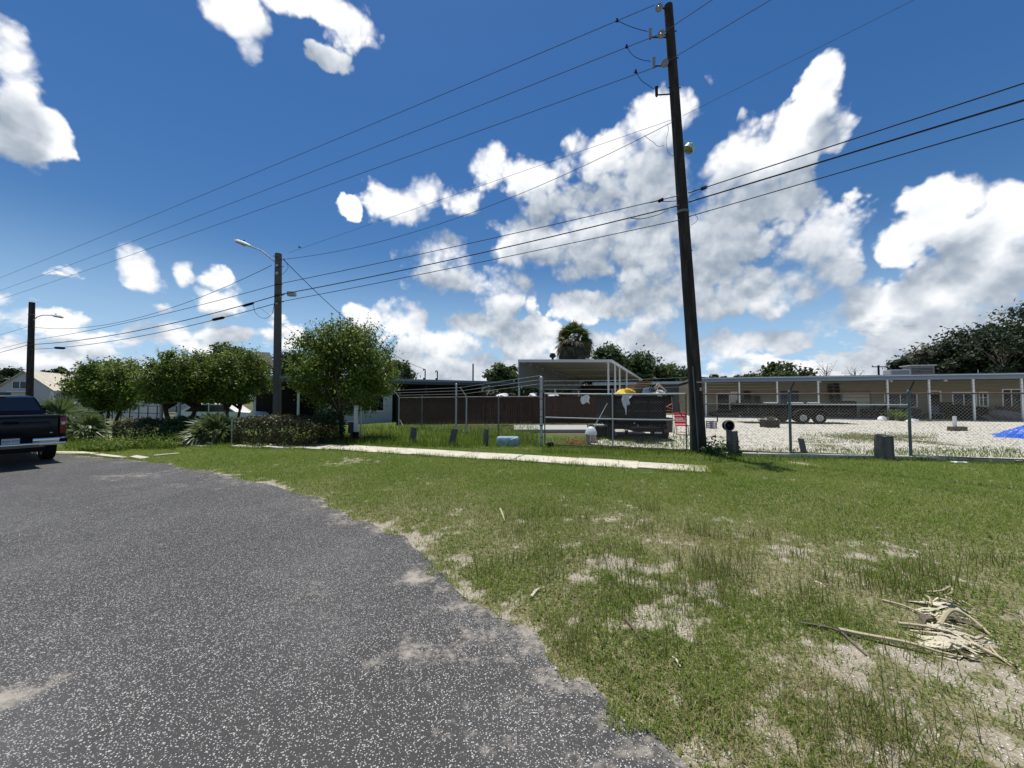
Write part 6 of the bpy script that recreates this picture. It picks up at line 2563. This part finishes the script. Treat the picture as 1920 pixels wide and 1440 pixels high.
def jug():
    p = gnd(1108, 836)
    p.y += .35
    p.x = at(1108, 800, p.y).x
    t = thing('covered_bucket', 'pinkish bucket under a white domed cover just inside the gate', 'bucket', (p.x, p.y, .02))
    MB().lathe([(.001, 0), (.21, 0), (.22, .03), (.18, .10), (.17, .33), (.18, .36), (.001, .36)], (0, 0, 0), 18).build('bucket_body', mat('pinkish plastic', (.40, .26, .24), .5), t, smooth=True)
    MB().lathe([(.20, .34), (.215, .36), (.20, .42), (.16, .54), (.09, .61), (.001, .63)], (0, 0, 0), 18).build('cover', mat('bluish white plastic', (.62, .68, .68), .35), t, smooth=True)
    f = MB().tube([(.05, -.225, .03), (.20, -.14, .03), (.14, -.13, .14), (.14, -.12, .32), (-.06, -.17, .32), (-.06, -.185, .13), (-.14, -.17, .04), (.05, -.225, .03)], .016, 6)
    f.build('stand', PLASTIC_W, t, smooth=True)


jug()

# red netting beside the bucket
b = MB()
rr = random.Random(3)
p = gnd(1085, 836)
p.y += .3
for i in range(26):
    a = Vector((rr.uniform(-.32, .32), rr.uniform(-.2, .2), rr.uniform(0.01, .12)))
    pts = [a]
    for k in range(4):
        pts.append(pts[-1] + Vector((rr.uniform(-.14, .14), rr.uniform(-.1, .1), rr.uniform(-.05, .06))))
    for q in pts:
        q.z = max(q.z, .01)
    b.tube(pts, .008, 4)
o = b.build('red_netting', mat('faded red cord', (.42, .07, .05), .7))
o.location = (p.x, p.y, .02)
tag(o, 'tangled red netting in the grass beside the covered bucket', 'netting')

# long bars leaning on the trailer
b = MB().tube([(0, 0, 0), (.62, .3, 1.0)], .016, 6).tube([(.1, .02, .2), (.22, .05, .42)], .02, 6)
o = b.build('metal_bar', GALV)
o.location = (at(1112, 790, 14.6).x, 14.6, .45)
tag(o, 'pale metal bar leaning against the left side of the trailer', 'bar')
q = at(1120, 812, 15.2)
t = thing('small_machine', 'dark low machine with a grey top left of the black trailer', 'machine', (q.x, 15.2, .06))
MB().rbox((0, 0, .28), (.7, .6, .42), .06, 2).build('housing', BLACK, t, smooth=True)
MB().rbox((.1, 0, .52), (.45, .4, .06), .02, 2).build('lid', GALV, t)
MB().tube([(-.3, .1, .3), (-.42, .2, .7), (-.2, .25, .8)], .016, 6).build('handle', DARK_METAL, t)
# concrete pad left of it
tag(MB().box((at(1040, 804, 20).x, 20.5, .05), (4.2, 3.2, .12)).build('concrete_pad', CONC2), 'grey concrete pad inside the gate before the brown fence', kind='structure')


# ------------------------------------------------------------------ black utility trailer, lot things
def flat_trailer():
    c = at(1482, 790, 24.6)
    t = thing('utility_trailer', 'black tandem axle utility trailer parked on the white gravel', 'trailer', (c.x, 24.6, .08), -.16)
    L, W = 6.3, 2.0
    m_ = MB().box((0, 0, .58), (L, W, .1))
    m_.box((0, -W / 2 + .04, .5), (L, .08, .16)).box((0, W / 2 - .04, .5), (L, .08, .16))
    m_.build('deck', BLACK, t)
    # low sides
    for sy in (-1, 1):
        s = MB().box((-.5, sy * (W / 2 - .03), .92), (L - 1.0, .05, .56)).box((-.5, sy * (W / 2 - .03), 1.22), (L - 1.0, .07, .06))
        s.build('side_panel', BLACK, t)
        for i in range(8):
            MB().box((-L / 2 + .25 + i * .72, sy * (W / 2 + .01), .92), (.06, .05, .6)).build('stake', DARK_METAL, t)
        f = []
        for i in range(11):
            a = PI * i / 10
            f.append((.55 + .95 * -math.cos(a), sy * (W / 2 + .15), .52 + .38 * math.sin(a) ** .6))
        fb = MB()
        for i in range(10):
            a, b_ = Vector(f[i]), Vector(f[i + 1])
            d = (b_ - a)
            M = d.to_track_quat('X', 'Z').to_matrix()
            fb.box((a + b_) / 2, (d.length + .02, .28, .03), M=M)
        fb.build('fender', DARK_METAL, t)
        for x in (.1, 1.0):
            tyre(t, (x, sy * (W / 2 + .15), .36), .36, .22, .19, 'Y')
    MB().tube([(-L / 2, -.5, .5), (-L / 2 - 1.4, 0, .5)], .05, 6).tube([(-L / 2, .5, .5), (-L / 2 - 1.4, 0, .5)], .05, 6).tube([(-L / 2 - 1.2, 0, 0), (-L / 2 - 1.2, 0, .8)], .04, 6).build('drawbar', BLACK, t)
    MB().box((L / 2 - .05, 0, 1.0), (.06, W, .8)).build('ramp_gate', BLACK, t)
    # pale boards on top
    for (x, w) in ((-1.55, .7), (-.15, .8), (.85, .6)):
        MB().rbox((x, -W / 2 + .1, 1.28), (w, .25, .06), .01, 1).build('board', WHITE, t)


flat_trailer()


def tub(px, py, w, h, mat_, label, name='planter_tub', cat='tub'):
    p = gnd(px, py)
    t = thing(name, label, cat, (p.x, p.y, .07))
    MB().rbox((0, w * .4, h / 2), (w, w * .8, h), .02, 1).build('tub_body', mat_, t)
    MB().rbox((0, w * .4, h - .03), (w * 1.06, w * .86, .05), .01, 1).build('rim', mat_, t)
    rr = np.random.default_rng(int(px))
    P = rr.normal(size=(160, 3)) * np.array([w * .32, w * .25, .08]) + np.array([0, w * .4, h + .04])
    V, F = quads(P, rr.normal(size=P.shape), rr.uniform(.03, .07, 160), rr)
    link_mesh('plants', np_mesh('plants', V, F), LEAF_DEAD, t)


tub(1450, 805, .72, .42, DARK_WALL, 'dark square tub with dead plants on the gravel before the utility trailer')


def crate(px, py, w, h, label):
    p = gnd(px, py)
    t = thing('plastic_crate', label, 'crate', (p.x, p.y, .07), .2)
    b = MB()
    for s in (-1, 1):
        for z in np.linspace(.03, h - .03, 4):
            b.box((0, s * w * .46, z), (w, .02, h / 6))
            b.box((s * w * .49, 0, z), (.02, w * .9, h / 6))
        for s2 in (-1, 1):
            b.box((s * w * .48, s2 * w * .45, h / 2), (.04, .04, h))
    b.build('crate_side', BLUE_CRATE, t)
    MB().box((0, 0, .03), (w * .95, w * .88, .03)).build('crate_floor', BLUE_CRATE, t)


crate(1334, 806, .34, .38, 'small indigo plastic crate on the gravel just right of the big pole')

# stakes: short white post on a timber block
p = gnd(1795, 811)
t = thing('post_stand', 'short white post on a brown timber block in the gravel', 'post', (p.x, p.y, .07), .05)
MB().rbox((0, 0, .11), (.72, .3, .22), .02, 1).build('block', mat('brown timber', (.10, .065, .045), .85, var=.3), t)
MB().box((-.05, .05, .46), (.1, .1, .5)).build('post', WHITE, t)

# blue tarp heap
p = gnd(1935, 826)
mb = mound(1.5, .9, .74, 8, 64, 26, .20)
mb.v = [(v[0], v[1], v[2] * (0.52 + 0.48 * min(1, max(-1, v[0] / 1.2))) + .025 * math.sin(v[0] * 17 + v[1] * 9) + .02 * math.sin(v[1] * 23 - v[0] * 7)) for v in mb.v]
o = mb.build('blue_tarp', BLUE_TARP)
o.location = (p.x + .85, p.y + .6, .06)
tag(o, 'bright blue tarp heaped over something on the gravel at the frame edge', 'tarp')

# leaning boards, dark machines and heaps along the motel
def lean(px, w, h, label, mat_=DARK_WALL, off=1.9, tl=.16):
    q = mloc(px, off)
    b = MB().box((0, 0, 0), (w, .05, h), M=Matrix.Rotation(-tl, 3, 'X'))
    o = b.build('leaning_board', mat_)
    o.location = (q.x, q.y, .13 + h / 2 * math.cos(tl) + .02)
    o.rotation_euler = (0, 0, U_ANG)
    tag(o, label, 'board', 'boards leaning along the motel wall')


lean(1559, .26, 2.6, 'dark narrow board leaning on the motel wall left of its pair')
lean(1571, .30, 2.7, 'dark wide board leaning on the motel wall beside the garage door')
lean(1402, .5, 2.1, 'dark panel leaning behind the utility trailer front')
lean(1420, .45, 1.7, 'shorter dark panel leaning behind the utility trailer')

t = thing('garden_machine', 'dark garden machine with a seat parked before the tan garage door', 'machine', mloc(1640, 1.2), U_ANG)
for (x, r_) in ((-.55, .22), (.5, .3)):
    for y in (-.35, .35):
        MB().lathe([(.08, -.08), (r_ * .95, -.09), (r_, -.05), (r_, .05), (r_ * .95, .09), (.08, .08)], (x, y, r_), 16, Matrix.Rotation(PI / 2, 3, 'X')).build('wheel', RUBBER, t, smooth=True)
MB().rbox((-.5, 0, .55), (.75, .55, .35), .06, 2).build('bonnet', BLACK, t, smooth=True)
MB().rbox((.35, 0, .45), (.9, .7, .2), .05, 2).build('chassis', BLACK, t, smooth=True)
MB().rbox((.45, 0, .68), (.45, .45, .12), .05, 2).rbox((.66, 0, .92), (.10, .45, .45), .04, 2).build('seat', DARK_METAL, t, smooth=True)
MB().tube([(-.15, 0, .6), (.0, 0, .95)], .02, 6).lathe([(.14, 0), (.16, .015), (.14, .03)], (0, 0, .95), 14, Matrix.Rotation(-.5, 3, 'Y')).build('steering_wheel', BLACK, t)

for (px, off, rx, ry, rz, lab, mm) in ((1800, 1.0, 1.5, .8, .95, 'large dark covered heap under the motel porch', BLACK), (1868, 1.0, 1.3, .8, .65, 'grey covered heap at the right end of the motel porch', GALV_DULL), (1700, .9, .9, .6, .7, 'dark covered heap below the wide motel window', DARK_METAL), (1357, 1.0, .9, .6, .5, 'dark junk heap by the screen door', BLACK)):
    o = mound(rx, ry, rz, int(px), crease=.28).build('covered_heap', mm)
    q = mloc(px, off, .13)
    o.location = q
    o.rotation_euler = (0, 0, U_ANG)
    tag(o, lab, 'heap', 'covered heaps under the motel porch')
for (px, w, h, lab, mm) in ((1392, .9, 1.3, 'tall dark cupboard under the porch behind the utility trailer', DARK_WALL), (1443, .7, .7, 'low brown box under the porch left of the blue double door', CARDBOARD), (1512, .6, 1.1, 'narrow grey cabinet right of the blue double door', GALV_DULL), (1590, .8, .6, 'low dark chest before the tan garage door', DARK_METAL), (1668, .7, .8, 'dark chest below the left end of the wide motel window', DARK_WALL), (1772, .5, 1.2, 'narrow dark cabinet right of the dark motel doorway', DARK_WALL), (1890, 1.1, .9, 'brown chest beneath the last motel window', BRICK_BROWN)):
    t = thing('porch_cabinet', lab, 'cabinet', mloc(px, 1.75), U_ANG, 'cabinets and chests along the motel wall')
    MB().rbox((0, 0, h / 2), (w, .5, h), .015, 1).build('cabinet_body', mm, t)
    MB().rbox((0, 0, h + .02), (w + .06, .55, .04), .01, 1).build('cabinet_top', mm, t)
    for sx in (-1, 1):
        MB().rbox((sx * w * .24, -.26, h / 2), (w * .44, .02, h * .86), .006, 1).build('cabinet_door', mm, t)
t = thing('blue_chair', 'blue chair before the dark doorway of the motel', 'chair', mloc(1755, .8), U_ANG)
MB().rbox((0, 0, .42), (.5, .5, .05), .02, 1).build('seat', BLUE_DOOR, t)
MB().rbox((0, .24, .72), (.5, .04, .5), .02, 1).build('backrest', BLUE_DOOR, t)
for sx in (-.22, .22):
    for sy in (-.22, .22):
        MB().box((sx, sy, .2), (.04, .04, .4)).build('leg', BLUE_DOOR, t)
p = gnd(1655, 791)
o = mound(.24, .2, .3, 4, crease=.25).build('white_sack', PLASTIC_W)
o.location = (p.x, p.y, .07)
tag(o, 'small white sack on the gravel by the porch post', 'sack')
p = gnd(1712, 794)
o = mound(.4, .25, .22, 5, crease=.25).build('white_sack', PLASTIC_W)
o.location = (p.x, p.y, .07)
tag(o, 'wider white sack lying behind the right fence post', 'sack')


def pot(px, py, label, h=.5):
    p = gnd(px, py)
    t = thing('potted_plant', label, 'potted plant', (p.x, p.y, .07), 0, 'potted plants before the motel')
    MB().lathe([(.001, 0), (.12, 0), (.16, .25), (.18, .26), (.18, .30), (.14, .30), (.001, .28)], (0, 0, 0), 14).build('pot', DARK_WALL, t, smooth=True)
    r = np.random.default_rng(int(px))
    P = r.normal(size=(160, 3)) * np.array([.2, .2, .14]) + np.array([0, 0, .3 + h * .4])
    V, F = quads(P, r.normal(size=P.shape), r.uniform(.05, .1, 160), r)
    link_mesh('leaves', np_mesh('leaves', V, F), CLOVER_M, t)


pot(1673, 790, 'yellow green potted plant beside the motel porch post')
pot(1690, 792, 'low green potted plant left of the wide white sack', .3)
pot(1715, 789, 'leafy potted plant close to the motel doorway', .4)


# ------------------------------------------------------------------ stumps and posts on the verge
def stump(px, by, ty, wpx, seed, label, lean=(0, 0), square=False, name='wooden_stump'):
    rr = random.Random(seed)
    p = gnd(px, by)
    k = FPX / p.y
    h = (by - ty) / k
    r = wpx / k / 2
    t = thing(name, label, 'stump', (p.x, p.y + r, gh(p.x)), 0, 'wooden bollards along the fence')
    mb = MB()
    n = 4 if square else 14
    rings = 7
    vs, fs = [], []
    wob = [rr.uniform(.90, 1.08) for _ in range(n)]
    for i in range(rings + 1):
        f = i / rings
        for q in range(n):
            a = 2 * PI * q / n + (PI / 4 if square else 0)
            rad = r * wob[q] * (1.06 - .08 * f) * (1.25 if square else 1) * rr.uniform(.97, 1.03)
            zz = f * h + (rr.uniform(-.03, .03) if i == rings else 0) - (.05 if i == 0 else 0)
            vs.append((math.cos(a) * rad + lean[0] * f, math.sin(a) * rad + lean[1] * f, zz))
    for i in range(rings):
        for q in range(n):
            a_, b_ = i * n + q, i * n + (q + 1) % n
            fs.append((a_, b_, b_ + n, a_ + n))
    c = len(vs)
    vs.append((lean[0], lean[1], h - .015))
    for q in range(n):
        fs.append((rings * n + q, rings * n + (q + 1) % n, c))
    mb.add(vs, fs)
    mb.build('log', STUMP_M, t)
    return t, Vector((p.x + lean[0], p.y + r, gh(p.x) + h)), r


stump(1671, 867, 818, 27, 1, 'thick weathered grey stump left of the right fence post')
_, ctop, cr = stump(1381, 858, 809, 20, 2, 'upright grey post carrying a round black fitting', lean=(-.03, 0))
stump(1513, 858, 823, 10, 3, 'thin split stake leaning left before the right fence', lean=(-.11, 0))
stump(911, 839, 806, 11, 4, 'dark square bollard nearest the blue tub', square=True)
stump(845, 837, 806, 12, 5, 'dark bollard leaning right between two others', lean=(.12, 0), square=True)
stump(772, 832, 802, 11, 6, 'dark bollard furthest left in the grass behind the sidewalk', lean=(.04, 0), square=True)

# the round black fitting on the stump
t = thing('round_fitting', 'round black funnel shaped fitting lying on the grey post', 'fitting', ctop + Vector((-.09, 0, .145)))
M = Matrix.Rotation(PI / 2, 3, 'X') @ Matrix.Rotation(.1, 3, 'Y')
MB().lathe([(.10, -.14), (.13, -.10), (.155, -.02), (.155, .02), (.14, .045), (.125, .03), (.07, -.05), (.001, -.06)], (0, 0, 0), 24, M).build('shell', BLACK, t, smooth=True)
MB().lathe([(.128, .035), (.155, .03), (.157, .045), (.14, .055), (.125, .045)], (0, 0, 0), 24, M).build('ring', GALV_DULL, t, smooth=True)
MB().lathe([(.001, -.05), (.05, -.03), (.03, .02), (.001, .03)], (0, 0, 0), 14, M).build('core', DARK_METAL, t, smooth=True)

# posts by the left trees
def plain_post(px, by, ty, w, m_, label, Y=None, parts=None):
    p = gnd(px, by)
    h = (by - ty) * p.y / FPX
    t = thing('marker_post', label, 'post', (p.x, p.y, gh(p.x)), 0, 'posts under the street trees')
    MB().box((0, 0, h / 2), (w, w, h)).build('shaft', m_, t)
    MB().box((0, 0, h + .015), (w * 1.15, w * 1.15, .03)).build('cap', m_, t)
    return t, h


plain_post(301, 826, 758, .085, CONC2, 'grey white post under the left edge of the first clipped tree')
plain_post(334, 828, 756, .085, CONC2, 'grey white post under the middle of the first clipped tree')
plain_post(434, 834, 790, .03, DIRTY_WHITE, 'thin white stake right of the front fan palmetto')
t, h = plain_post(667, 829, 762, .12, DIRTY_WHITE, 'white and black post with a brown box beside the big round tree')
MB().box((0, 0, .18), (.17, .17, .42)).build('sleeve', BLACK, t)
MB().box((-.17, 0, .55), (.19, .15, .42)).build('meter_box', BRICK_BROWN, t)
MB().box((-.17, 0, .775), (.22, .17, .03)).build('lid', DIRTY_WHITE, t)
plain_post(676, 826, 764, .05, DIRTY_WHITE, 'slim pale post close behind the white and black one')

# kerb stones along the road on the left
for i, (px, py, L, w, rz, lab) in enumerate(((112, 851, 1.5, .30, .55, 'broken pale kerb stone nearest the pickup'), (160, 852, .9, .26, .3, 'tilted kerb stone in weeds second from the pickup'), (205, 857, 1.5, .2, .18, 'long low kerb stone at the bend of the road'), (262, 860, .8, .2, .1, 'small kerb fragment in the grass right of the long one'))):
    p = gnd(px, py)
    o = MB().rbox((0, 0, .04), (L, w, .16), .03, 1)
    o.v = [(v[0] + random.uniform(-.03, .03), v[1] + random.uniform(-.02, .02), v[2] + random.uniform(-.015, .015)) for v in o.v]
    o = o.build('kerb_stone', CONC)
    o.location = p - Vector((0, 0, .055))
    o.rotation_euler = (0.03, 0, math.atan2(sd.y, sd.x) + rz - .2)
    tag(o, lab, 'kerb stone', 'broken kerb stones along the road')
pa, pb = gnd(288, 857), gnd(336, 852)
o = MB().rbox((0, 0, .02), ((pb - pa).length, .10, .08), .01, 1).build('timber_edging', CONC)
o.location = (pa + pb) / 2
o.rotation_euler = (0, 0, math.atan2(pb.y - pa.y, pb.x - pa.x))
tag(o, 'thin pale edging strip half sunk in the left lawn', 'edging')

# white scrap on the lawn at the right
p = gnd(1800, 871)
b = MB()
rr = random.Random(12)
for i in range(9):
    b.rbox((rr.uniform(-.16, .16), rr.uniform(-.06, .06), .05 + rr.uniform(0, .01)), (rr.uniform(.05, .12), rr.uniform(.04, .08), .03), .008, 1, Matrix.Rotation(rr.uniform(0, 3), 3, 'Z'))
o = b.build('broken_tile', PLASTIC_W)
o.location = p
tag(o, 'scatter of white broken pieces in the grass before the right fence', 'rubble')
o['kind'] = 'stuff'

# ------------------------------------------------------------------ dead palm fronds on the lawn
def strip(pts, w, m_, name, label, lift=.03, thick=.35, r=None, group='dead palm fronds on the lawn'):
    P = []
    for q in pts:
        px, py = q[0], q[1]
        l = q[2] if len(q) > 2 else lift
        g = gnd(px, py)
        g.z += l + .02
        P.append(g)
    Q = []
    for i in range(len(P) - 1):
        p0, p1, p2, p3 = P[max(i - 1, 0)], P[i], P[i + 1], P[min(i + 2, len(P) - 1)]
        for k in range(5):
            u = k / 5
            Q.append(.5 * ((2 * p1) + (p2 - p0) * u + (2 * p0 - 5 * p1 + 4 * p2 - p3) * u * u + (3 * p1 - p0 - 3 * p2 + p3) * u ** 3))
    Q.append(P[-1])
    n = len(Q)
    rad = [w * (1 - .55 * i / (n - 1)) for i in range(n)]
    mb = MB().tube(Q, rad, 6)
    return mb


def frond(pts, w, label, leafy=0, m_=DRY_FROND):
    t = strip(pts, w, m_, 'dead_frond', label)
    c = Vector(t.v[0])
    root = thing('dead_frond', label, 'palm frond', (c.x, c.y, gh(c.x)), 0, 'dead palm fronds on the lawn')
    t.v = [(v[0] - root.location.x, v[1] - root.location.y, v[2] - root.location.z) for v in t.v]
    t.build('stem', m_, root, smooth=True)
    return root


_v = gnd(1862, 1206) - gnd(1690, 1170)
A_PILE = math.atan2(_v.y, _v.x)


def strips(n, cpx, cpy, sx, sy, seed, Lr, parent=None):
    rr = random.Random(seed)
    mb = MB()
    c = gnd(cpx, cpy)
    for i in range(n):
        p = gnd(cpx + rr.gauss(0, sx), cpy + rr.gauss(0, sy))
        a = A_PILE + rr.gauss(0, .30)
        L = rr.uniform(*Lr)
        w = rr.uniform(.003, .010) if rr.random() < .8 else rr.uniform(.012, .030)
        d = Vector((math.cos(a), math.sin(a), 0))
        s = Vector((-d.y, d.x, 0))
        z0 = rr.uniform(.014, .042)
        curl = rr.uniform(-.03, .05)
        pts = []
        m = 5
        for k in range(m + 1):
            f = k / m
            tw = math.sin(f * 3 + i) * .6
            q = p + d * (L * (f - .5)) + s * (math.sin(f * PI) * rr.uniform(-.05, .05)) + Vector((0, 0, max(.012, z0 + curl * math.sin(f * PI) + rr.uniform(-.01, .01))))
            ss = (s * math.cos(tw) + Vector((0, 0, 1)) * math.sin(tw)) * w * (1 - .7 * abs(f - .4))
            pts.append((q - ss, q + ss))
        b = len(mb.v)
        for (u, v) in pts:
            mb.v += [tuple(u - c), tuple(v - c)]
        for k in range(m):
            mb.f.append((b + 2 * k, b + 2 * k + 1, b + 2 * k + 3, b + 2 * k + 2))
    return mb, c


frond([(1573, 1194, .03), (1620, 1204, .03), (1700, 1222, .04), (1760, 1237, .03), (1802, 1244, .02)], .016, 'long pale dead frond stem lying left of the dry leaf pile')
frond([(1500, 1176, .01), (1530, 1183, .02), (1573, 1194, .02), (1600, 1215, .01), (1625, 1238, .01)], .013, 'dark twig end running left from the long pale stem', m_=TWIG)
frond([(1655, 1135, .02), (1700, 1150, .03), (1755, 1176, .03)], .010, 'thin pale stem reaching up left from the dry leaf pile')
frond([(1684, 1182, .03), (1730, 1190, .04), (1785, 1203, .04)], .014, 'straight cream stem poking out of the left side of the pile')
frond([(1762, 1185, .03), (1785, 1173, .09), (1820, 1182, .07), (1862, 1206, .02)], .016, 'arched thick stem over the top of the dry leaf pile')
frond([(1810, 1212, .04), (1850, 1235, .03), (1910, 1262, .02)], .014, 'forked cream stem reaching towards the right frame edge')
frond([(1858, 1228, .03), (1872, 1245, .03), (1898, 1262, .02)], .009, 'thin stem crossing the forked stem at the right')
frond([(1738, 1124, .04), (1765, 1124, .05), (1783, 1118, .06), (1784, 1126, .04), (1758, 1130, .03)], .010, 'curled yellow strip at the far end of the pile')
frond([(1735, 1126, .02), (1746, 1142, .05), (1744, 1160, .03), (1765, 1178, .03)], .013, 'bent pale stalk at the upper left of the pile')
for (n, cx, cy, sx, sy, sdn, Lr, m_, nm, lab) in ((46, 1768, 1168, 16, 15, 1, (.10, .42), DRY_FROND2, 'dry_leaf_pile', 'pile of bleached shredded palm leaves on the lawn'), (58, 1792, 1218, 19, 10, 2, (.12, .42), DRY_FROND2, 'dry_leaf_pile', 'near end of the pile with broad white frond strips'), (26, 1780, 1185, 24, 20, 3, (.08, .3), TWIG, 'dry_leaf_pile', 'dark brown withered strips under the bleached palm leaves')):
    mb, c = strips(n, cx, cy, sx, sy, sdn, Lr)
    o = mb.build(nm, m_)
    o.location = c
    tag(o, lab, 'leaf pile', kind='stuff')


# a few sticks and leaves on the lawn
def stick(px0, py0, px1, py1, r, m_, label, lift=.025):
    a, b = gnd(px0, py0), gnd(px1, py1)
    a.z += lift
    b.z += lift
    o = MB().tube([a - a, (b - a) * .5 + Vector((0, 0, .01)), b - a], [r, r * .9, r * .5], 6).build('stick', m_, None, smooth=True)
    o.location = a
    tag(o, label, 'stick', 'dry sticks on the lawn')


stick(1172, 1165, 1205, 1212, .011, TWIG, 'dark stick lying in the bare patch near the road')
stick(996, 1125, 1012, 1108, .014, DRY_FROND2, 'short bleached stick near the road edge')
stick(1262, 1240, 1276, 1258, .008, DRY_FROND2, 'small pale stick in the green patch by the road')
stick(938, 962, 946, 985, .014, DRY_FROND, 'dry upright straw stick in the middle of the lawn', .06)
stick(1528, 1097, 1548, 1106, .014, DRY_FROND2, 'curved pale husk left of the tall weeds')
stick(1846, 1214, 1866, 1216, .018, DRY_FROND2, 'loose cream husk right of the dry leaf pile')

# bird over the lamp pole
p = at(562, 464, 60)
t = thing('bird', 'tiny dark bird gliding in the sky right of the lamp pole', 'bird', p, .3)
b = MB().tube([(-.28, 0, 0), (-.1, 0, .02), (.15, 0, .0), (.3, 0, -.02)], [.02, .07, .06, .01], 8)
for s in (-1, 1):
    b.add([(-.08, 0, .03), (.1, 0, .03), (.02, s * .35, .12), (-.10, s * .35, .12), (-.16, s * .75, .05), (-.06, s * .42, .11)], [(0, 1, 2, 3), (3, 2, 5, 4)])
b.build('body', DARK_METAL, t)
